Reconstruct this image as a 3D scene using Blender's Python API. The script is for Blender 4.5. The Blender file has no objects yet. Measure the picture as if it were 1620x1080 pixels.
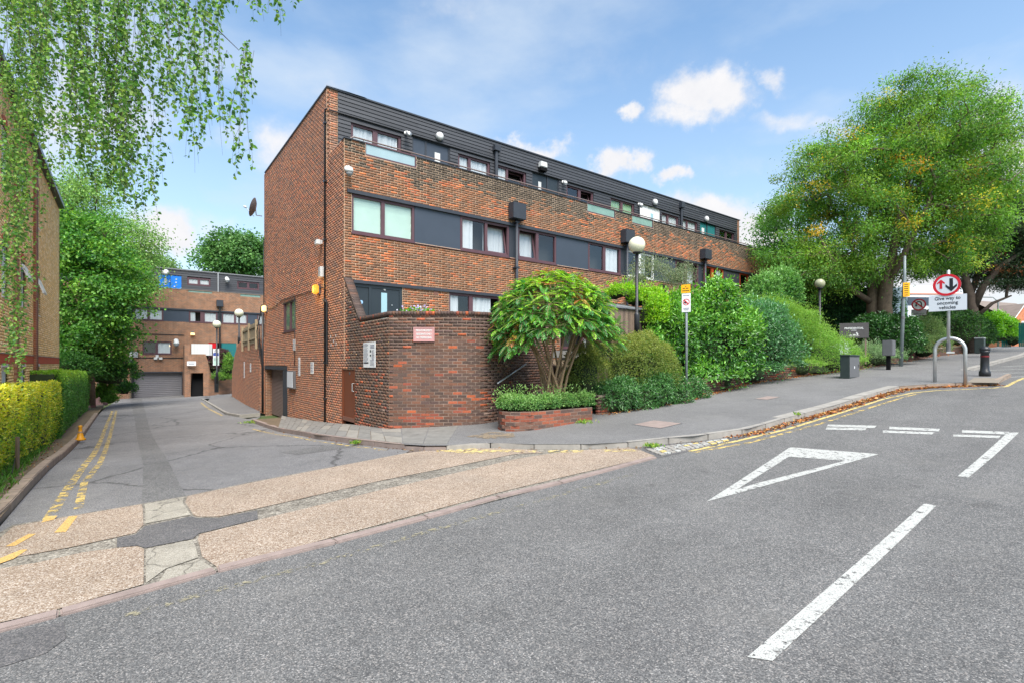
import bpy, bmesh, math, random
import numpy as np
from mathutils import Vector, Matrix
rng = np.random.default_rng(11); random.seed(11)
SC = bpy.context.scene
COL = SC.collection
EYE = 1.8
# ------------------------------------------------------------------ camera, sky, sun
F, CX, HV = 803.0, 810.0, 575.0
cam_d = bpy.data.cameras.new('camera'); cam = bpy.data.objects.new('camera', cam_d); COL.objects.link(cam)
cam_d.sensor_width = 36; cam_d.lens = 36*F/1620; cam_d.shift_y = (HV-540)/1620; cam_d.clip_end = 3000; cam_d.clip_start = .05
cam.location = (0, 0, EYE); cam.rotation_euler = (math.pi/2, 0, 0); SC.camera = cam
SUN_EL, SUN_AZ = math.radians(56), math.radians(163)     # azimuth clockwise from +Y
sun_d = bpy.data.lights.new('sun', 'SUN'); sun = bpy.data.objects.new('sun', sun_d); COL.objects.link(sun)
sun_d.energy = 3.9; sun_d.angle = math.radians(42); sun_d.color = (1, .955, .89)
sdir = Vector((math.sin(SUN_AZ)*math.cos(SUN_EL), math.cos(SUN_AZ)*math.cos(SUN_EL), math.sin(SUN_EL)))
sun.rotation_euler = sdir.to_track_quat('Z', 'Y').to_euler(); sun.location = (0, -5, 30)
SC.view_settings.view_transform = 'Standard'; SC.view_settings.look = 'None'
SC.view_settings.exposure = 0.9; SC.view_settings.gamma = 1; SC.view_settings.use_curve_mapping = False
SC.render.engine = 'CYCLES'

def nd(nt, t, **k):
    n = nt.nodes.new(t)
    for a, b in k.items(): setattr(n, a, b)
    return n
def mth(nt, op, a, b=None, c=None, clamp=False):
    n = nt.nodes.new('ShaderNodeMath'); n.operation = op; n.use_clamp = clamp
    for i, x in enumerate((a, b, c)):
        if x is None: continue
        if isinstance(x, (int, float)): n.inputs[i].default_value = x
        else: nt.links.new(x, n.inputs[i])
    return n.outputs[0]

def make_world():
    w = bpy.data.worlds.new('World'); SC.world = w; w.use_nodes = True
    nt = w.node_tree; nt.nodes.clear(); L = nt.links.new
    out = nd(nt, 'ShaderNodeOutputWorld'); bg = nd(nt, 'ShaderNodeBackground'); L(bg.outputs[0], out.inputs[0])
    sky = nd(nt, 'ShaderNodeTexSky'); sky.sky_type = 'NISHITA'; sky.sun_disc = False
    sky.sun_elevation = SUN_EL; sky.sun_rotation = SUN_AZ
    sky.air_density = 1.0; sky.dust_density = 1.2; sky.ozone_density = 1.0
    tc = nd(nt, 'ShaderNodeTexCoord'); sp = nd(nt, 'ShaderNodeSeparateXYZ'); L(tc.outputs['Generated'], sp.inputs[0])
    ay = mth(nt, 'MAXIMUM', mth(nt, 'ABSOLUTE', sp.outputs[1]), .02)
    gu = mth(nt, 'DIVIDE', sp.outputs[0], ay); gw = mth(nt, 'DIVIDE', sp.outputs[2], ay)
    # wobble so that the cloud edges are ragged
    def noise(scale, detail, rough, off=0.0):
        mp = nd(nt, 'ShaderNodeMapping'); L(tc.outputs['Generated'], mp.inputs[0]); mp.inputs['Location'].default_value = (off, off*.7, 0)
        n = nd(nt, 'ShaderNodeTexNoise'); n.inputs['Scale'].default_value = scale; n.inputs['Detail'].default_value = detail
        n.inputs['Roughness'].default_value = rough; L(mp.outputs[0], n.inputs['Vector']); return n
    n1 = noise(7, 8, .62); n2 = noise(7, 8, .62, 3.3); n3 = noise(26, 6, .6, 1.1)
    wu = mth(nt, 'ADD', gu, mth(nt, 'MULTIPLY', mth(nt, 'SUBTRACT', n1.outputs[0], .5), .20))
    ww = mth(nt, 'ADD', gw, mth(nt, 'MULTIPLY', mth(nt, 'SUBTRACT', n2.outputs[0], .5), .16))
    wu = mth(nt, 'ADD', wu, mth(nt, 'MULTIPLY', mth(nt, 'SUBTRACT', n3.outputs[0], .5), .07))
    cum = None
    # bearing, height (both as slopes), half sizes, strength of each cumulus / wisp
    blobs = [(.375,.535,.085,.052,1.15),(.235,.51,.032,.018,1.0),(.335,.50,.07,.030,.95),(.50,.565,.04,.026,.85),(.055,.425,.06,.026,1.0),(.205,.395,.05,.038,1.2),
             (.305,.370,.045,.018,1.05),(.385,.295,.12,.050,1.1),(.475,.245,.10,.09,1.15),(.60,.475,.10,.016,.62),(.53,.485,.085,.022,.72),(.65,.45,.09,.02,.55),
             (-.69,.255,.085,.055,1.1),(-.40,.425,.11,.04,.7),(-.46,.42,.07,.055,.85),(-.55,.455,.06,.04,.6),(-.60,.26,.07,.04,.7),(-.19,.69,.08,.022,.45),(-.10,.70,.07,.025,.5),(-.34,.53,.07,.02,.6),
             (-.86,.5,.2,.16,.8),(.22,.60,.22,.05,.34),(.45,.40,.16,.03,.42),(.98,.40,.10,.14,1.0),(.9,.16,.5,.12,.95),(-.62,.13,.35,.07,.8),(-.37,.555,.09,.018,.4)]
    for (u0, w0, a, b, st) in blobs:
        du = mth(nt, 'DIVIDE', mth(nt, 'SUBTRACT', wu, u0), a*1.35); dw = mth(nt, 'DIVIDE', mth(nt, 'SUBTRACT', ww, w0), b*1.35)
        r2 = mth(nt, 'ADD', mth(nt, 'MULTIPLY', du, du), mth(nt, 'MULTIPLY', dw, dw))
        m = mth(nt, 'MULTIPLY', mth(nt, 'SUBTRACT', 1.0, r2, clamp=True), st)
        cum = m if cum is None else mth(nt, 'MAXIMUM', cum, m)
    fine = noise(18, 8, .65, 2.0)
    dens = mth(nt, 'ADD', cum, mth(nt, 'MULTIPLY', mth(nt, 'SUBTRACT', fine.outputs[0], .50), 1.5))
    dens = mth(nt, 'MULTIPLY', dens, cum)
    sm = nd(nt, 'ShaderNodeMapRange'); sm.interpolation_type = 'SMOOTHSTEP'; L(dens, sm.inputs[0]); sm.inputs[1].default_value = .0; sm.inputs[2].default_value = 1.0
    # thin high veil
    mpv = nd(nt, 'ShaderNodeMapping'); L(tc.outputs['Generated'], mpv.inputs[0]); mpv.inputs['Scale'].default_value = (1.1, 1.1, 2.6); mpv.inputs['Rotation'].default_value = (0, .45, 0)
    nv = nd(nt, 'ShaderNodeTexNoise'); nv.inputs['Scale'].default_value = 2.1; nv.inputs['Detail'].default_value = 7; nv.inputs['Roughness'].default_value = .55; L(mpv.outputs[0], nv.inputs['Vector'])
    vr = nd(nt, 'ShaderNodeMapRange'); vr.interpolation_type = 'SMOOTHSTEP'; L(nv.outputs[0], vr.inputs[0]); vr.inputs[1].default_value = .34; vr.inputs[2].default_value = .72; vr.inputs[4].default_value = .72
    # paler towards the horizon
    hz = nd(nt, 'ShaderNodeMapRange'); L(sp.outputs[2], hz.inputs[0]); hz.inputs[1].default_value = 0; hz.inputs[2].default_value = .55; hz.inputs[3].default_value = .55; hz.inputs[4].default_value = 0.0
    veil = mth(nt, 'MAXIMUM', vr.outputs[0], hz.outputs[0])
    sc = nd(nt, 'ShaderNodeVectorMath', operation='SCALE'); L(sky.outputs[0], sc.inputs[0]); sc.inputs[3].default_value = SKY
    tint = nd(nt, 'ShaderNodeMix', data_type='RGBA', blend_type='MULTIPLY'); tint.inputs[0].default_value = 1.0; L(sc.outputs[0], tint.inputs[6]); tint.inputs[7].default_value = (.90, 1.01, 1.0, 1)
    mx = nd(nt, 'ShaderNodeMix', data_type='RGBA'); L(veil, mx.inputs[0]); L(tint.outputs[2], mx.inputs[6]); mx.inputs[7].default_value = VEILC
    shade = nd(nt, 'ShaderNodeMix', data_type='RGBA'); L(fine.outputs[0], shade.inputs[0]); shade.inputs[6].default_value = CLO1; shade.inputs[7].default_value = CLO2
    m2 = nd(nt, 'ShaderNodeMix', data_type='RGBA'); L(sm.outputs[0], m2.inputs[0]); L(mx.outputs[2], m2.inputs[6]); L(shade.outputs[2], m2.inputs[7])
    L(m2.outputs[2], bg.inputs[0]); bg.inputs[1].default_value = 1.0
SKY = .15
VEILC = (.40, .46, .53, 1); CLO1 = (.43, .44, .47, 1); CLO2 = (.57, .56, .56, 1)
make_world()

# ------------------------------------------------------------------ helpers: where pixels of the survey photograph lie in the place
S = np.array([.769, .639]); N = np.array([-.639, .769])        # along the road / towards the block
_ss = [-300, -60, -10, 0, 5, 10, 20, 52, 100, 300]; _zz = [-6, -3.2, -2.12, -1.86, -1.69, -1.45, -.75, 1.0, 2.6, 6]
_nn = [-300, 9.5, 12.8, 16, 21.5, 51, 120, 300]; _dd = [0, 0, .08, .33, .58, 1.0, 1.6, 2]
def _sm(x, a, b): return sum(np.interp(x+k, a, b) for k in (-1.5, -.75, 0, .75, 1.5))/5
def gz(x, y):
    s = S[0]*x+S[1]*y; n = N[0]*x+N[1]*y
    return _sm(s, _ss, _zz)-_sm(n, _nn, _dd)+EYE
_Y = np.linspace(.5, 160, 64000)
def G(u, v, dz=0.0):
    a = (u-CX)/F; b = (HV-v)/F
    i = np.argmax(_Y*b+EYE < gz(a*_Y, _Y)+dz); y = _Y[i]
    return np.array([a*y, y, gz(a*y, y)+dz])
def at(u, v, Y): return np.array([(u-CX)/F*Y, Y, EYE+(HV-v)/F*Y])
def SN(s, n, dz=0.0):
    x = S[0]*s+N[0]*n; y = S[1]*s+N[1]*n
    return np.array([x, y, gz(x, y)+dz])
def sn(p): return np.array([S[0]*p[0]+S[1]*p[1], N[0]*p[0]+N[1]*p[1]])
C0 = np.array([-4.95, 15.0]); E1 = np.array([.797, .604]); E2 = np.array([-.604, .797])
class Frame:
    """a wall face: a runs along it, d out of it, z up"""
    def __init__(s, o, ex, en): s.o = np.array(o, float); s.ex = np.array(ex, float); s.en = np.array(en, float)
    def p(s, a, d, z):
        a, d, z = np.broadcast_arrays(np.asarray(a, float), np.asarray(d, float), np.asarray(z, float))
        return np.stack([s.o[0]+s.ex[0]*a+s.en[0]*d, s.o[1]+s.ex[1]*a+s.en[1]*d, z], -1)
    def a(s, u):
        x = (u-CX)/F
        return (x*s.o[1]-s.o[0])/(s.ex[0]-x*s.ex[1])
    def z(s, u, v):
        a = s.a(u); return EYE+(HV-v)/F*(s.o[1]+s.ex[1]*a)
FRONT = Frame(C0, E1, -E2)
TOP = Frame(C0+1.65*E2, E1, -E2)
FLANK = Frame(C0, E2, -E1)

# ------------------------------------------------------------------ helpers: meshes and objects
def lin(r, g, b):
    f = lambda c: (c/12.92 if c <= .04045 else ((c+.055)/1.055)**2.4)
    return (f(r/255), f(g/255), f(b/255))
class MB:
    def __init__(s): s.v = []; s.f = []; s.n = 0
    def add(s, vs, fs):
        vs = [tuple(map(float, p)) for p in vs]
        s.v += vs; s.f += [tuple(i+s.n for i in f) for f in fs]; s.n += len(vs); return s
    def box(s, p, ax, ay, az):
        p, ax, ay, az = (np.asarray(q, float) for q in (p, ax, ay, az))
        q = [p, p+ax, p+ax+ay, p+ay]; q += [k+az for k in q]
        return s.add(q, [(0,3,2,1),(4,5,6,7),(0,1,5,4),(1,2,6,5),(2,3,7,6),(3,0,4,7)])
    def fbox(s, fr, a0, a1, d0, d1, z0, z1):
        q = [fr.p(a, d, z) for z in (z0, z1) for a, d in ((a0, d0), (a1, d0), (a1, d1), (a0, d1))]
        return s.add(q, [(0,1,2,3),(7,6,5,4),(0,4,5,1),(1,5,6,2),(2,6,7,3),(3,7,4,0)])
    def tube(s, pts, r, k=8, caps=True):
        pts = [np.asarray(p, float) for p in pts]; n = len(pts)
        r = list(r) if hasattr(r, '__len__') else [r]*n
        vs = []; prev = None
        for i, p in enumerate(pts):
            t = pts[min(i+1, n-1)]-pts[max(i-1, 0)]; t = t/(np.linalg.norm(t)+1e-9)
            if prev is None:
                ref = np.array([0, 0, 1.]) if abs(t[2]) < .9 else np.array([1., 0, 0]); x = np.cross(ref, t)
            else: x = prev-t*np.dot(prev, t)
            x /= np.linalg.norm(x)+1e-9; y = np.cross(t, x); prev = x
            for j in range(k):
                q = 2*math.pi*j/k; vs.append(p+r[i]*(math.cos(q)*x+math.sin(q)*y))
        fs = [(i*k+j, i*k+(j+1) % k, (i+1)*k+(j+1) % k, (i+1)*k+j) for i in range(n-1) for j in range(k)]
        if caps: fs += [tuple(range(k))[::-1], tuple((n-1)*k+j for j in range(k))]
        return s.add(vs, fs)
    def lathe(s, c, prof, k=16, axis=None):
        c = np.asarray(c, float)
        az = np.array([0, 0, 1.]) if axis is None else np.asarray(axis, float)/np.linalg.norm(axis)
        ref = np.array([1., 0, 0]) if abs(az[0]) < .9 else np.array([0, 1., 0]); ax = np.cross(ref, az); ax /= np.linalg.norm(ax); ay = np.cross(az, ax)
        vs = [c+r*(math.cos(2*math.pi*j/k)*ax+math.sin(2*math.pi*j/k)*ay)+z*az for r, z in prof for j in range(k)]; n = len(prof)
        fs = [(i*k+j, i*k+(j+1) % k, (i+1)*k+(j+1) % k, (i+1)*k+j) for i in range(n-1) for j in range(k)]
        fs += [tuple(range(k))[::-1], tuple((n-1)*k+j for j in range(k))]
        return s.add(vs, fs)
    def prism(s, poly, ext):
        n = len(poly); ext = np.asarray(ext, float); poly = [np.asarray(p, float) for p in poly]
        return s.add(poly+[p+ext for p in poly], [tuple(range(n))[::-1], tuple(range(n, 2*n))]+[(i, (i+1) % n, (i+1) % n+n, i+n) for i in range(n)])
    def quad(s, a, b, c, d): return s.add([a, b, c, d], [(0, 1, 2, 3)])
    def build(s, name, mat, parent=None, smooth=False, bevel=0):
        me = bpy.data.meshes.new(name); o = bpy.data.objects.new(name, me); COL.objects.link(o)
        off = np.zeros(3)
        if parent is not None:
            q = parent
            while q is not None: off += np.array(q.location); q = q.parent
            o.parent = parent
        vs = np.array(s.v).reshape(-1, 3)-off
        me.from_pydata(vs.tolist(), [], s.f); me.materials.append(mat)
        if smooth: me.polygons.foreach_set('use_smooth', [True]*len(me.polygons))
        if bevel:
            b = bmesh.new(); b.from_mesh(me); bmesh.ops.remove_doubles(b, verts=b.verts, dist=1e-5)
            bmesh.ops.bevel(b, geom=[e for e in b.edges if e.calc_face_angle(0) > .5], offset=bevel, segments=2, affect='EDGES', clamp_overlap=True)
            b.to_mesh(me); b.free()
        return o
def woff(o):
    off = np.zeros(3)
    while o is not None: off += np.array(o.location); o = o.parent
    return off
def raw(name, verts, loops, nper, mat, parent=None, col=None, smooth=False):
    """fast mesh from numpy: loops (flat vertex ids), nper corners per face, one colour per face"""
    me = bpy.data.meshes.new(name); verts = np.asarray(verts, np.float32).reshape(-1, 3)
    if parent is not None: verts = verts-woff(parent).astype(np.float32)
    nf = len(loops)//nper
    me.vertices.add(len(verts)); me.vertices.foreach_set('co', verts.ravel())
    me.loops.add(len(loops)); me.loops.foreach_set('vertex_index', np.asarray(loops, np.int32))
    me.polygons.add(nf); me.polygons.foreach_set('loop_start', np.arange(0, nf*nper, nper, dtype=np.int32))
    try: me.polygons.foreach_set('loop_total', np.full(nf, nper, np.int32))
    except Exception: pass
    if smooth: me.polygons.foreach_set('use_smooth', [True]*nf)
    me.update(calc_edges=True)
    if col is not None:
        at_ = me.color_attributes.new('col', 'FLOAT_COLOR', 'CORNER')
        c4 = np.ones((nf, nper, 4), np.float32); c4[:, :, :3] = np.asarray(col, np.float32).reshape(nf, 1, 3)
        at_.data.foreach_set('color', c4.ravel())
    me.materials.append(mat)
    o = bpy.data.objects.new(name, me); COL.objects.link(o)
    if parent is not None: o.parent = parent
    return o
def tag(o, label=None, cat=None, group=None, kind=None):
    for k, v in (('label', label), ('category', cat), ('group', group), ('kind', kind)):
        if v: o[k] = v
    return o
def thing(name, label, cat, loc, group=None):
    o = bpy.data.objects.new(name, None); COL.objects.link(o); o.location = tuple(map(float, loc)); o.empty_display_size = .2
    return tag(o, label, cat, group)
def dup(root, loc, label, cat=None, group=None):
    r = root.copy(); COL.objects.link(r); r.location = tuple(map(float, loc)); r['label'] = label
    if group: r['group'] = group
    for ch in list(root.children):
        c = ch.copy(); COL.objects.link(c); c.parent = r
        for g in list(ch.children):
            d = g.copy(); COL.objects.link(d); d.parent = c
    return r
def text(body, size, p, ex, up, mat, parent, name='lettering', align='CENTER', ext=.0015, bold=0.0, sx=1.0):
    cu = bpy.data.curves.new('t', 'FONT'); cu.body = body; cu.size = size; cu.align_x = align; cu.align_y = 'CENTER'; cu.extrude = ext; cu.offset = bold; cu.resolution_u = 3
    o = bpy.data.objects.new('t', cu); COL.objects.link(o)
    bpy.context.view_layer.update()
    me = bpy.data.meshes.new_from_object(o.evaluated_get(bpy.context.evaluated_depsgraph_get()))
    bpy.data.objects.remove(o); me.name = name
    ex = np.asarray(ex, float); ex = ex/np.linalg.norm(ex); up = np.asarray(up, float); up = up/np.linalg.norm(up); nn = np.cross(ex, up)
    co = np.empty(len(me.vertices)*3, np.float32); me.vertices.foreach_get('co', co); co = co.reshape(-1, 3)
    w = np.asarray(p, float)+co[:, :1]*sx*ex+co[:, 1:2]*up+co[:, 2:3]*nn-(woff(parent) if parent else 0)
    me.vertices.foreach_set('co', w.astype(np.float32).ravel()); me.update(); me.materials.clear(); me.materials.append(mat)
    r = bpy.data.objects.new(name, me); COL.objects.link(r)
    if parent: r.parent = parent
    return r
def h2(i, j, seed):
    x = np.sin(i*127.1+j*311.7+seed*74.7)*43758.5453; return x-np.floor(x)
def vn(x, y, seed=0):
    x = np.asarray(x, float); y = np.asarray(y, float); i = np.floor(x); j = np.floor(y); fx = x-i; fy = y-j
    fx = fx*fx*(3-2*fx); fy = fy*fy*(3-2*fy)
    return (h2(i, j, seed)*(1-fx)+h2(i+1, j, seed)*fx)*(1-fy)+(h2(i, j+1, seed)*(1-fx)+h2(i+1, j+1, seed)*fx)*fy

# ------------------------------------------------------------------ materials
def mat(name, base=(.5,.5,.5), rough=.6, metal=0, spec=.4, var=0.0, vscale=8, bump=0, bscale=60, emit=None, dirt=None, coords='Object'):
    m = bpy.data.materials.new(name); m.use_nodes = True; nt = m.node_tree; b = nt.nodes['Principled BSDF']; L = nt.links.new
    b.inputs['Base Color'].default_value = (*base, 1); b.inputs['Roughness'].default_value = rough; b.inputs['Metallic'].default_value = metal; b.inputs['Specular IOR Level'].default_value = spec
    tc = nd(nt, 'ShaderNodeTexCoord')
    if var:
        n = nd(nt, 'ShaderNodeTexNoise'); n.inputs['Scale'].default_value = vscale; n.inputs['Detail'].default_value = 6; n.inputs['Roughness'].default_value = .65; L(tc.outputs[coords], n.inputs['Vector'])
        mr = nd(nt, 'ShaderNodeMapRange'); L(n.outputs[0], mr.inputs[0]); mr.inputs[1].default_value = .25; mr.inputs[2].default_value = .75; mr.inputs[3].default_value = 1-var; mr.inputs[4].default_value = 1+var
        mx = nd(nt, 'ShaderNodeVectorMath', operation='SCALE'); mx.inputs[0].default_value = base; L(mr.outputs[0], mx.inputs[3]); L(mx.outputs[0], b.inputs['Base Color'])
        mr2 = nd(nt, 'ShaderNodeMapRange'); L(n.outputs[0], mr2.inputs[0]); mr2.inputs[3].default_value = max(.03, rough-.12); mr2.inputs[4].default_value = min(1, rough+.15); L(mr2.outputs[0], b.inputs['Roughness'])
    if bump:
        n = nd(nt, 'ShaderNodeTexNoise'); n.inputs['Scale'].default_value = bscale; n.inputs['Detail'].default_value = 5; L(tc.outputs[coords], n.inputs['Vector'])
        bp = nd(nt, 'ShaderNodeBump'); bp.inputs['Strength'].default_value = bump; bp.inputs['Distance'].default_value = .01; L(n.outputs[0], bp.inputs['Height']); L(bp.outputs[0], b.inputs['Normal'])
    if emit: b.inputs['Emission Color'].default_value = (*emit[0], 1); b.inputs['Emission Strength'].default_value = emit[1]
    return m
def mat_col(name, rough=.85, src='attr', spec=.25, grain=.25, gscale=45, bump=.25, trans=0.0):
    """colour comes with the piece (attribute or object colour), plus fine grain"""
    m = bpy.data.materials.new(name); m.use_nodes = True; nt = m.node_tree; b = nt.nodes['Principled BSDF']; L = nt.links.new
    if src == 'attr': a = nd(nt, 'ShaderNodeAttribute'); a.attribute_name = 'col'; c = a.outputs['Color']
    else: a = nd(nt, 'ShaderNodeObjectInfo'); c = a.outputs['Color']
    b.inputs['Roughness'].default_value = rough; b.inputs['Specular IOR Level'].default_value = spec
    if grain:
        tc = nd(nt, 'ShaderNodeNewGeometry'); n = nd(nt, 'ShaderNodeTexNoise'); n.inputs['Scale'].default_value = gscale; n.inputs['Detail'].default_value = 4; n.inputs['Roughness'].default_value = .7; L(tc.outputs['Position'], n.inputs['Vector'])
        mr = nd(nt, 'ShaderNodeMapRange'); L(n.outputs[0], mr.inputs[0]); mr.inputs[1].default_value = .3; mr.inputs[2].default_value = .7; mr.inputs[3].default_value = 1-grain; mr.inputs[4].default_value = 1+grain
        mx = nd(nt, 'ShaderNodeVectorMath', operation='SCALE'); L(c, mx.inputs[0]); L(mr.outputs[0], mx.inputs[3]); c = mx.outputs[0]
        if bump:
            bp = nd(nt, 'ShaderNodeBump'); bp.inputs['Strength'].default_value = bump; bp.inputs['Distance'].default_value = .006; L(n.outputs[0], bp.inputs['Height']); L(bp.outputs[0], b.inputs['Normal'])
    L(c, b.inputs['Base Color'])
    if trans:
        out = nt.nodes['Material Output']; t = nd(nt, 'ShaderNodeBsdfTranslucent'); hs = nd(nt, 'ShaderNodeHueSaturation'); hs.inputs['Value'].default_value = 1.7; hs.inputs['Hue'].default_value = .49; hs.inputs['Saturation'].default_value = 1.1
        L(c, hs.inputs['Color']); L(hs.outputs[0], t.inputs[0]); mx2 = nd(nt, 'ShaderNodeMixShader'); mx2.inputs[0].default_value = trans; L(b.outputs[0], mx2.inputs[1]); L(t.outputs[0], mx2.inputs[2]); L(mx2.outputs[0], out.inputs[0])
    return m
def ramp(nt, fac, stops, interp='LINEAR'):
    r = nd(nt, 'ShaderNodeValToRGB'); r.color_ramp.interpolation = interp
    e = r.color_ramp.elements
    while len(e) < len(stops): e.new(.5)
    for k, (p, c) in enumerate(stops): e[k].position = p; e[k].color = (*c, 1)
    nt.links.new(fac, r.inputs[0]); return r.outputs[0]
def mat_stone(name, stops, cell=70, mean_var=.22, big=1.2, rough=.9, bump=.5, stain=None, stain_amt=0, fine=.35, cracks=None, tracks=0):
    """asphalt / exposed aggregate: coloured chips in a binder, patchy at large scale"""
    m = bpy.data.materials.new(name); m.use_nodes = True; nt = m.node_tree; b = nt.nodes['Principled BSDF']; L = nt.links.new
    g = nd(nt, 'ShaderNodeNewGeometry'); pos = g.outputs['Position']
    vo = nd(nt, 'ShaderNodeTexVoronoi'); vo.inputs['Scale'].default_value = cell; L(pos, vo.inputs['Vector'])
    sp = nd(nt, 'ShaderNodeSeparateColor'); L(vo.outputs['Color'], sp.inputs[0])
    c = ramp(nt, sp.outputs[0], stops)
    def scl(c, fac, lo, hi, a=.3, b_=.7):
        mr = nd(nt, 'ShaderNodeMapRange'); L(fac, mr.inputs[0]); mr.inputs[1].default_value = a; mr.inputs[2].default_value = b_; mr.inputs[3].default_value = lo; mr.inputs[4].default_value = hi
        mx = nd(nt, 'ShaderNodeVectorMath', operation='SCALE'); L(c, mx.inputs[0]); L(mr.outputs[0], mx.inputs[3]); return mx.outputs[0]
    def noi(s, d=6, r=.6):
        n = nd(nt, 'ShaderNodeTexNoise'); n.inputs['Scale'].default_value = s; n.inputs['Detail'].default_value = d; n.inputs['Roughness'].default_value = r; L(pos, n.inputs['Vector']); return n.outputs[0]
    c = scl(c, noi(big, 7, .65), 1-mean_var, 1+mean_var)
    c = scl(c, noi(big*9, 4), 1-mean_var*.5, 1+mean_var*.5)
    c = scl(c, noi(cell*1.6, 2), 1-fine, 1+fine)
    if stain:
        mr = nd(nt, 'ShaderNodeMapRange'); mr.interpolation_type = 'SMOOTHSTEP'; L(noi(.9, 9, .7), mr.inputs[0]); mr.inputs[1].default_value = .52; mr.inputs[2].default_value = .72; mr.inputs[4].default_value = stain_amt
        mx = nd(nt, 'ShaderNodeMix', data_type='RGBA'); L(mr.outputs[0], mx.inputs[0]); L(c, mx.inputs[6]); mx.inputs[7].default_value = (*stain, 1); c = mx.outputs[2]
    if tracks:
        def dotp(v):
            d = nd(nt, 'ShaderNodeVectorMath', operation='DOT_PRODUCT'); L(pos, d.inputs[0]); d.inputs[1].default_value = v; return d.outputs['Value']
        cb = nd(nt, 'ShaderNodeCombineXYZ'); L(mth(nt, 'MULTIPLY', dotp((-.639, .769, 0)), 1.1), cb.inputs[0]); L(mth(nt, 'MULTIPLY', dotp((.769, .639, 0)), .07), cb.inputs[1])
        tn = nd(nt, 'ShaderNodeTexNoise'); tn.inputs['Scale'].default_value = 1.0; tn.inputs['Detail'].default_value = 4; L(cb.outputs[0], tn.inputs['Vector']); c = scl(c, tn.outputs[0], 1-tracks, 1+tracks)
        mr = nd(nt, 'ShaderNodeMapRange'); mr.interpolation_type = 'SMOOTHSTEP'; L(noi(1.9, 3, .5), mr.inputs[0]); mr.inputs[1].default_value = .66; mr.inputs[2].default_value = .76; mr.inputs[3].default_value = 1; mr.inputs[4].default_value = .78
        mx = nd(nt, 'ShaderNodeVectorMath', operation='SCALE'); L(c, mx.inputs[0]); L(mr.outputs[0], mx.inputs[3]); c = mx.outputs[0]
    if cracks:
        nz = nd(nt, 'ShaderNodeTexNoise'); nz.inputs['Scale'].default_value = 3; nz.inputs['Detail'].default_value = 5; L(pos, nz.inputs['Vector'])
        av = nd(nt, 'ShaderNodeVectorMath', operation='MULTIPLY_ADD'); L(nz.outputs['Color'], av.inputs[0]); av.inputs[1].default_value = (.35,)*3; L(pos, av.inputs[2])
        ve = nd(nt, 'ShaderNodeTexVoronoi'); ve.feature = 'DISTANCE_TO_EDGE'; ve.inputs['Scale'].default_value = cracks; L(av.outputs[0], ve.inputs['Vector'])
        mr = nd(nt, 'ShaderNodeMapRange'); L(ve.outputs['Distance'], mr.inputs[0]); mr.inputs[1].default_value = 0.002; mr.inputs[2].default_value = .010; mr.inputs[3].default_value = .5; mr.inputs[4].default_value = 1
        mx = nd(nt, 'ShaderNodeVectorMath', operation='SCALE'); L(c, mx.inputs[0]); L(mr.outputs[0], mx.inputs[3]); c = mx.outputs[0]
    L(c, b.inputs['Base Color']); b.inputs['Roughness'].default_value = rough; b.inputs['Specular IOR Level'].default_value = .25
    bp = nd(nt, 'ShaderNodeBump'); bp.inputs['Strength'].default_value = bump; bp.inputs['Distance'].default_value = .006; L(vo.outputs['Distance'], bp.inputs['Height']); bp.invert = True; L(bp.outputs[0], b.inputs['Normal'])
    return m
def mat_paint(name, paint, under, wear=.5, scale=7, grit=.45):
    """road paint worn through to the surface below"""
    m = bpy.data.materials.new(name); m.use_nodes = True; nt = m.node_tree; b = nt.nodes['Principled BSDF']; L = nt.links.new
    g = nd(nt, 'ShaderNodeNewGeometry')
    def noi(s, d=8, r=.7):
        n = nd(nt, 'ShaderNodeTexNoise'); n.inputs['Scale'].default_value = s; n.inputs['Detail'].default_value = d; n.inputs['Roughness'].default_value = r; L(g.outputs['Position'], n.inputs['Vector']); return n.outputs[0]
    mr = nd(nt, 'ShaderNodeMapRange'); mr.interpolation_type = 'SMOOTHSTEP'; L(noi(scale), mr.inputs[0]); mr.inputs[1].default_value = wear-.06; mr.inputs[2].default_value = wear+.05
    pt = nd(nt, 'ShaderNodeMapRange'); L(noi(60, 4), pt.inputs[0]); pt.inputs[1].default_value = .3; pt.inputs[2].default_value = .7; pt.inputs[3].default_value = .8; pt.inputs[4].default_value = 1.08
    ps = nd(nt, 'ShaderNodeVectorMath', operation='SCALE'); ps.inputs[0].default_value = paint; L(pt.outputs[0], ps.inputs[3])
    L(ps.outputs[0], b.inputs['Base Color']); b.inputs['Roughness'].default_value = .8
    n2 = noi(95, 3, .6); mul = nd(nt, 'ShaderNodeMapRange'); mul.interpolation_type = 'SMOOTHSTEP'; L(n2, mul.inputs[0]); mul.inputs[1].default_value = .36; mul.inputs[2].default_value = .50; mul.inputs[3].default_value = grit; mul.inputs[4].default_value = 1
    tr = nd(nt, 'ShaderNodeBsdfTransparent'); ms = nd(nt, 'ShaderNodeMixShader'); L(mth(nt, 'MULTIPLY', mr.outputs[0], mul.outputs[0]), ms.inputs[0]); L(tr.outputs[0], ms.inputs[1]); L(b.outputs[0], ms.inputs[2]); L(ms.outputs[0], nt.nodes['Material Output'].inputs[0])
    return m
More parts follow.
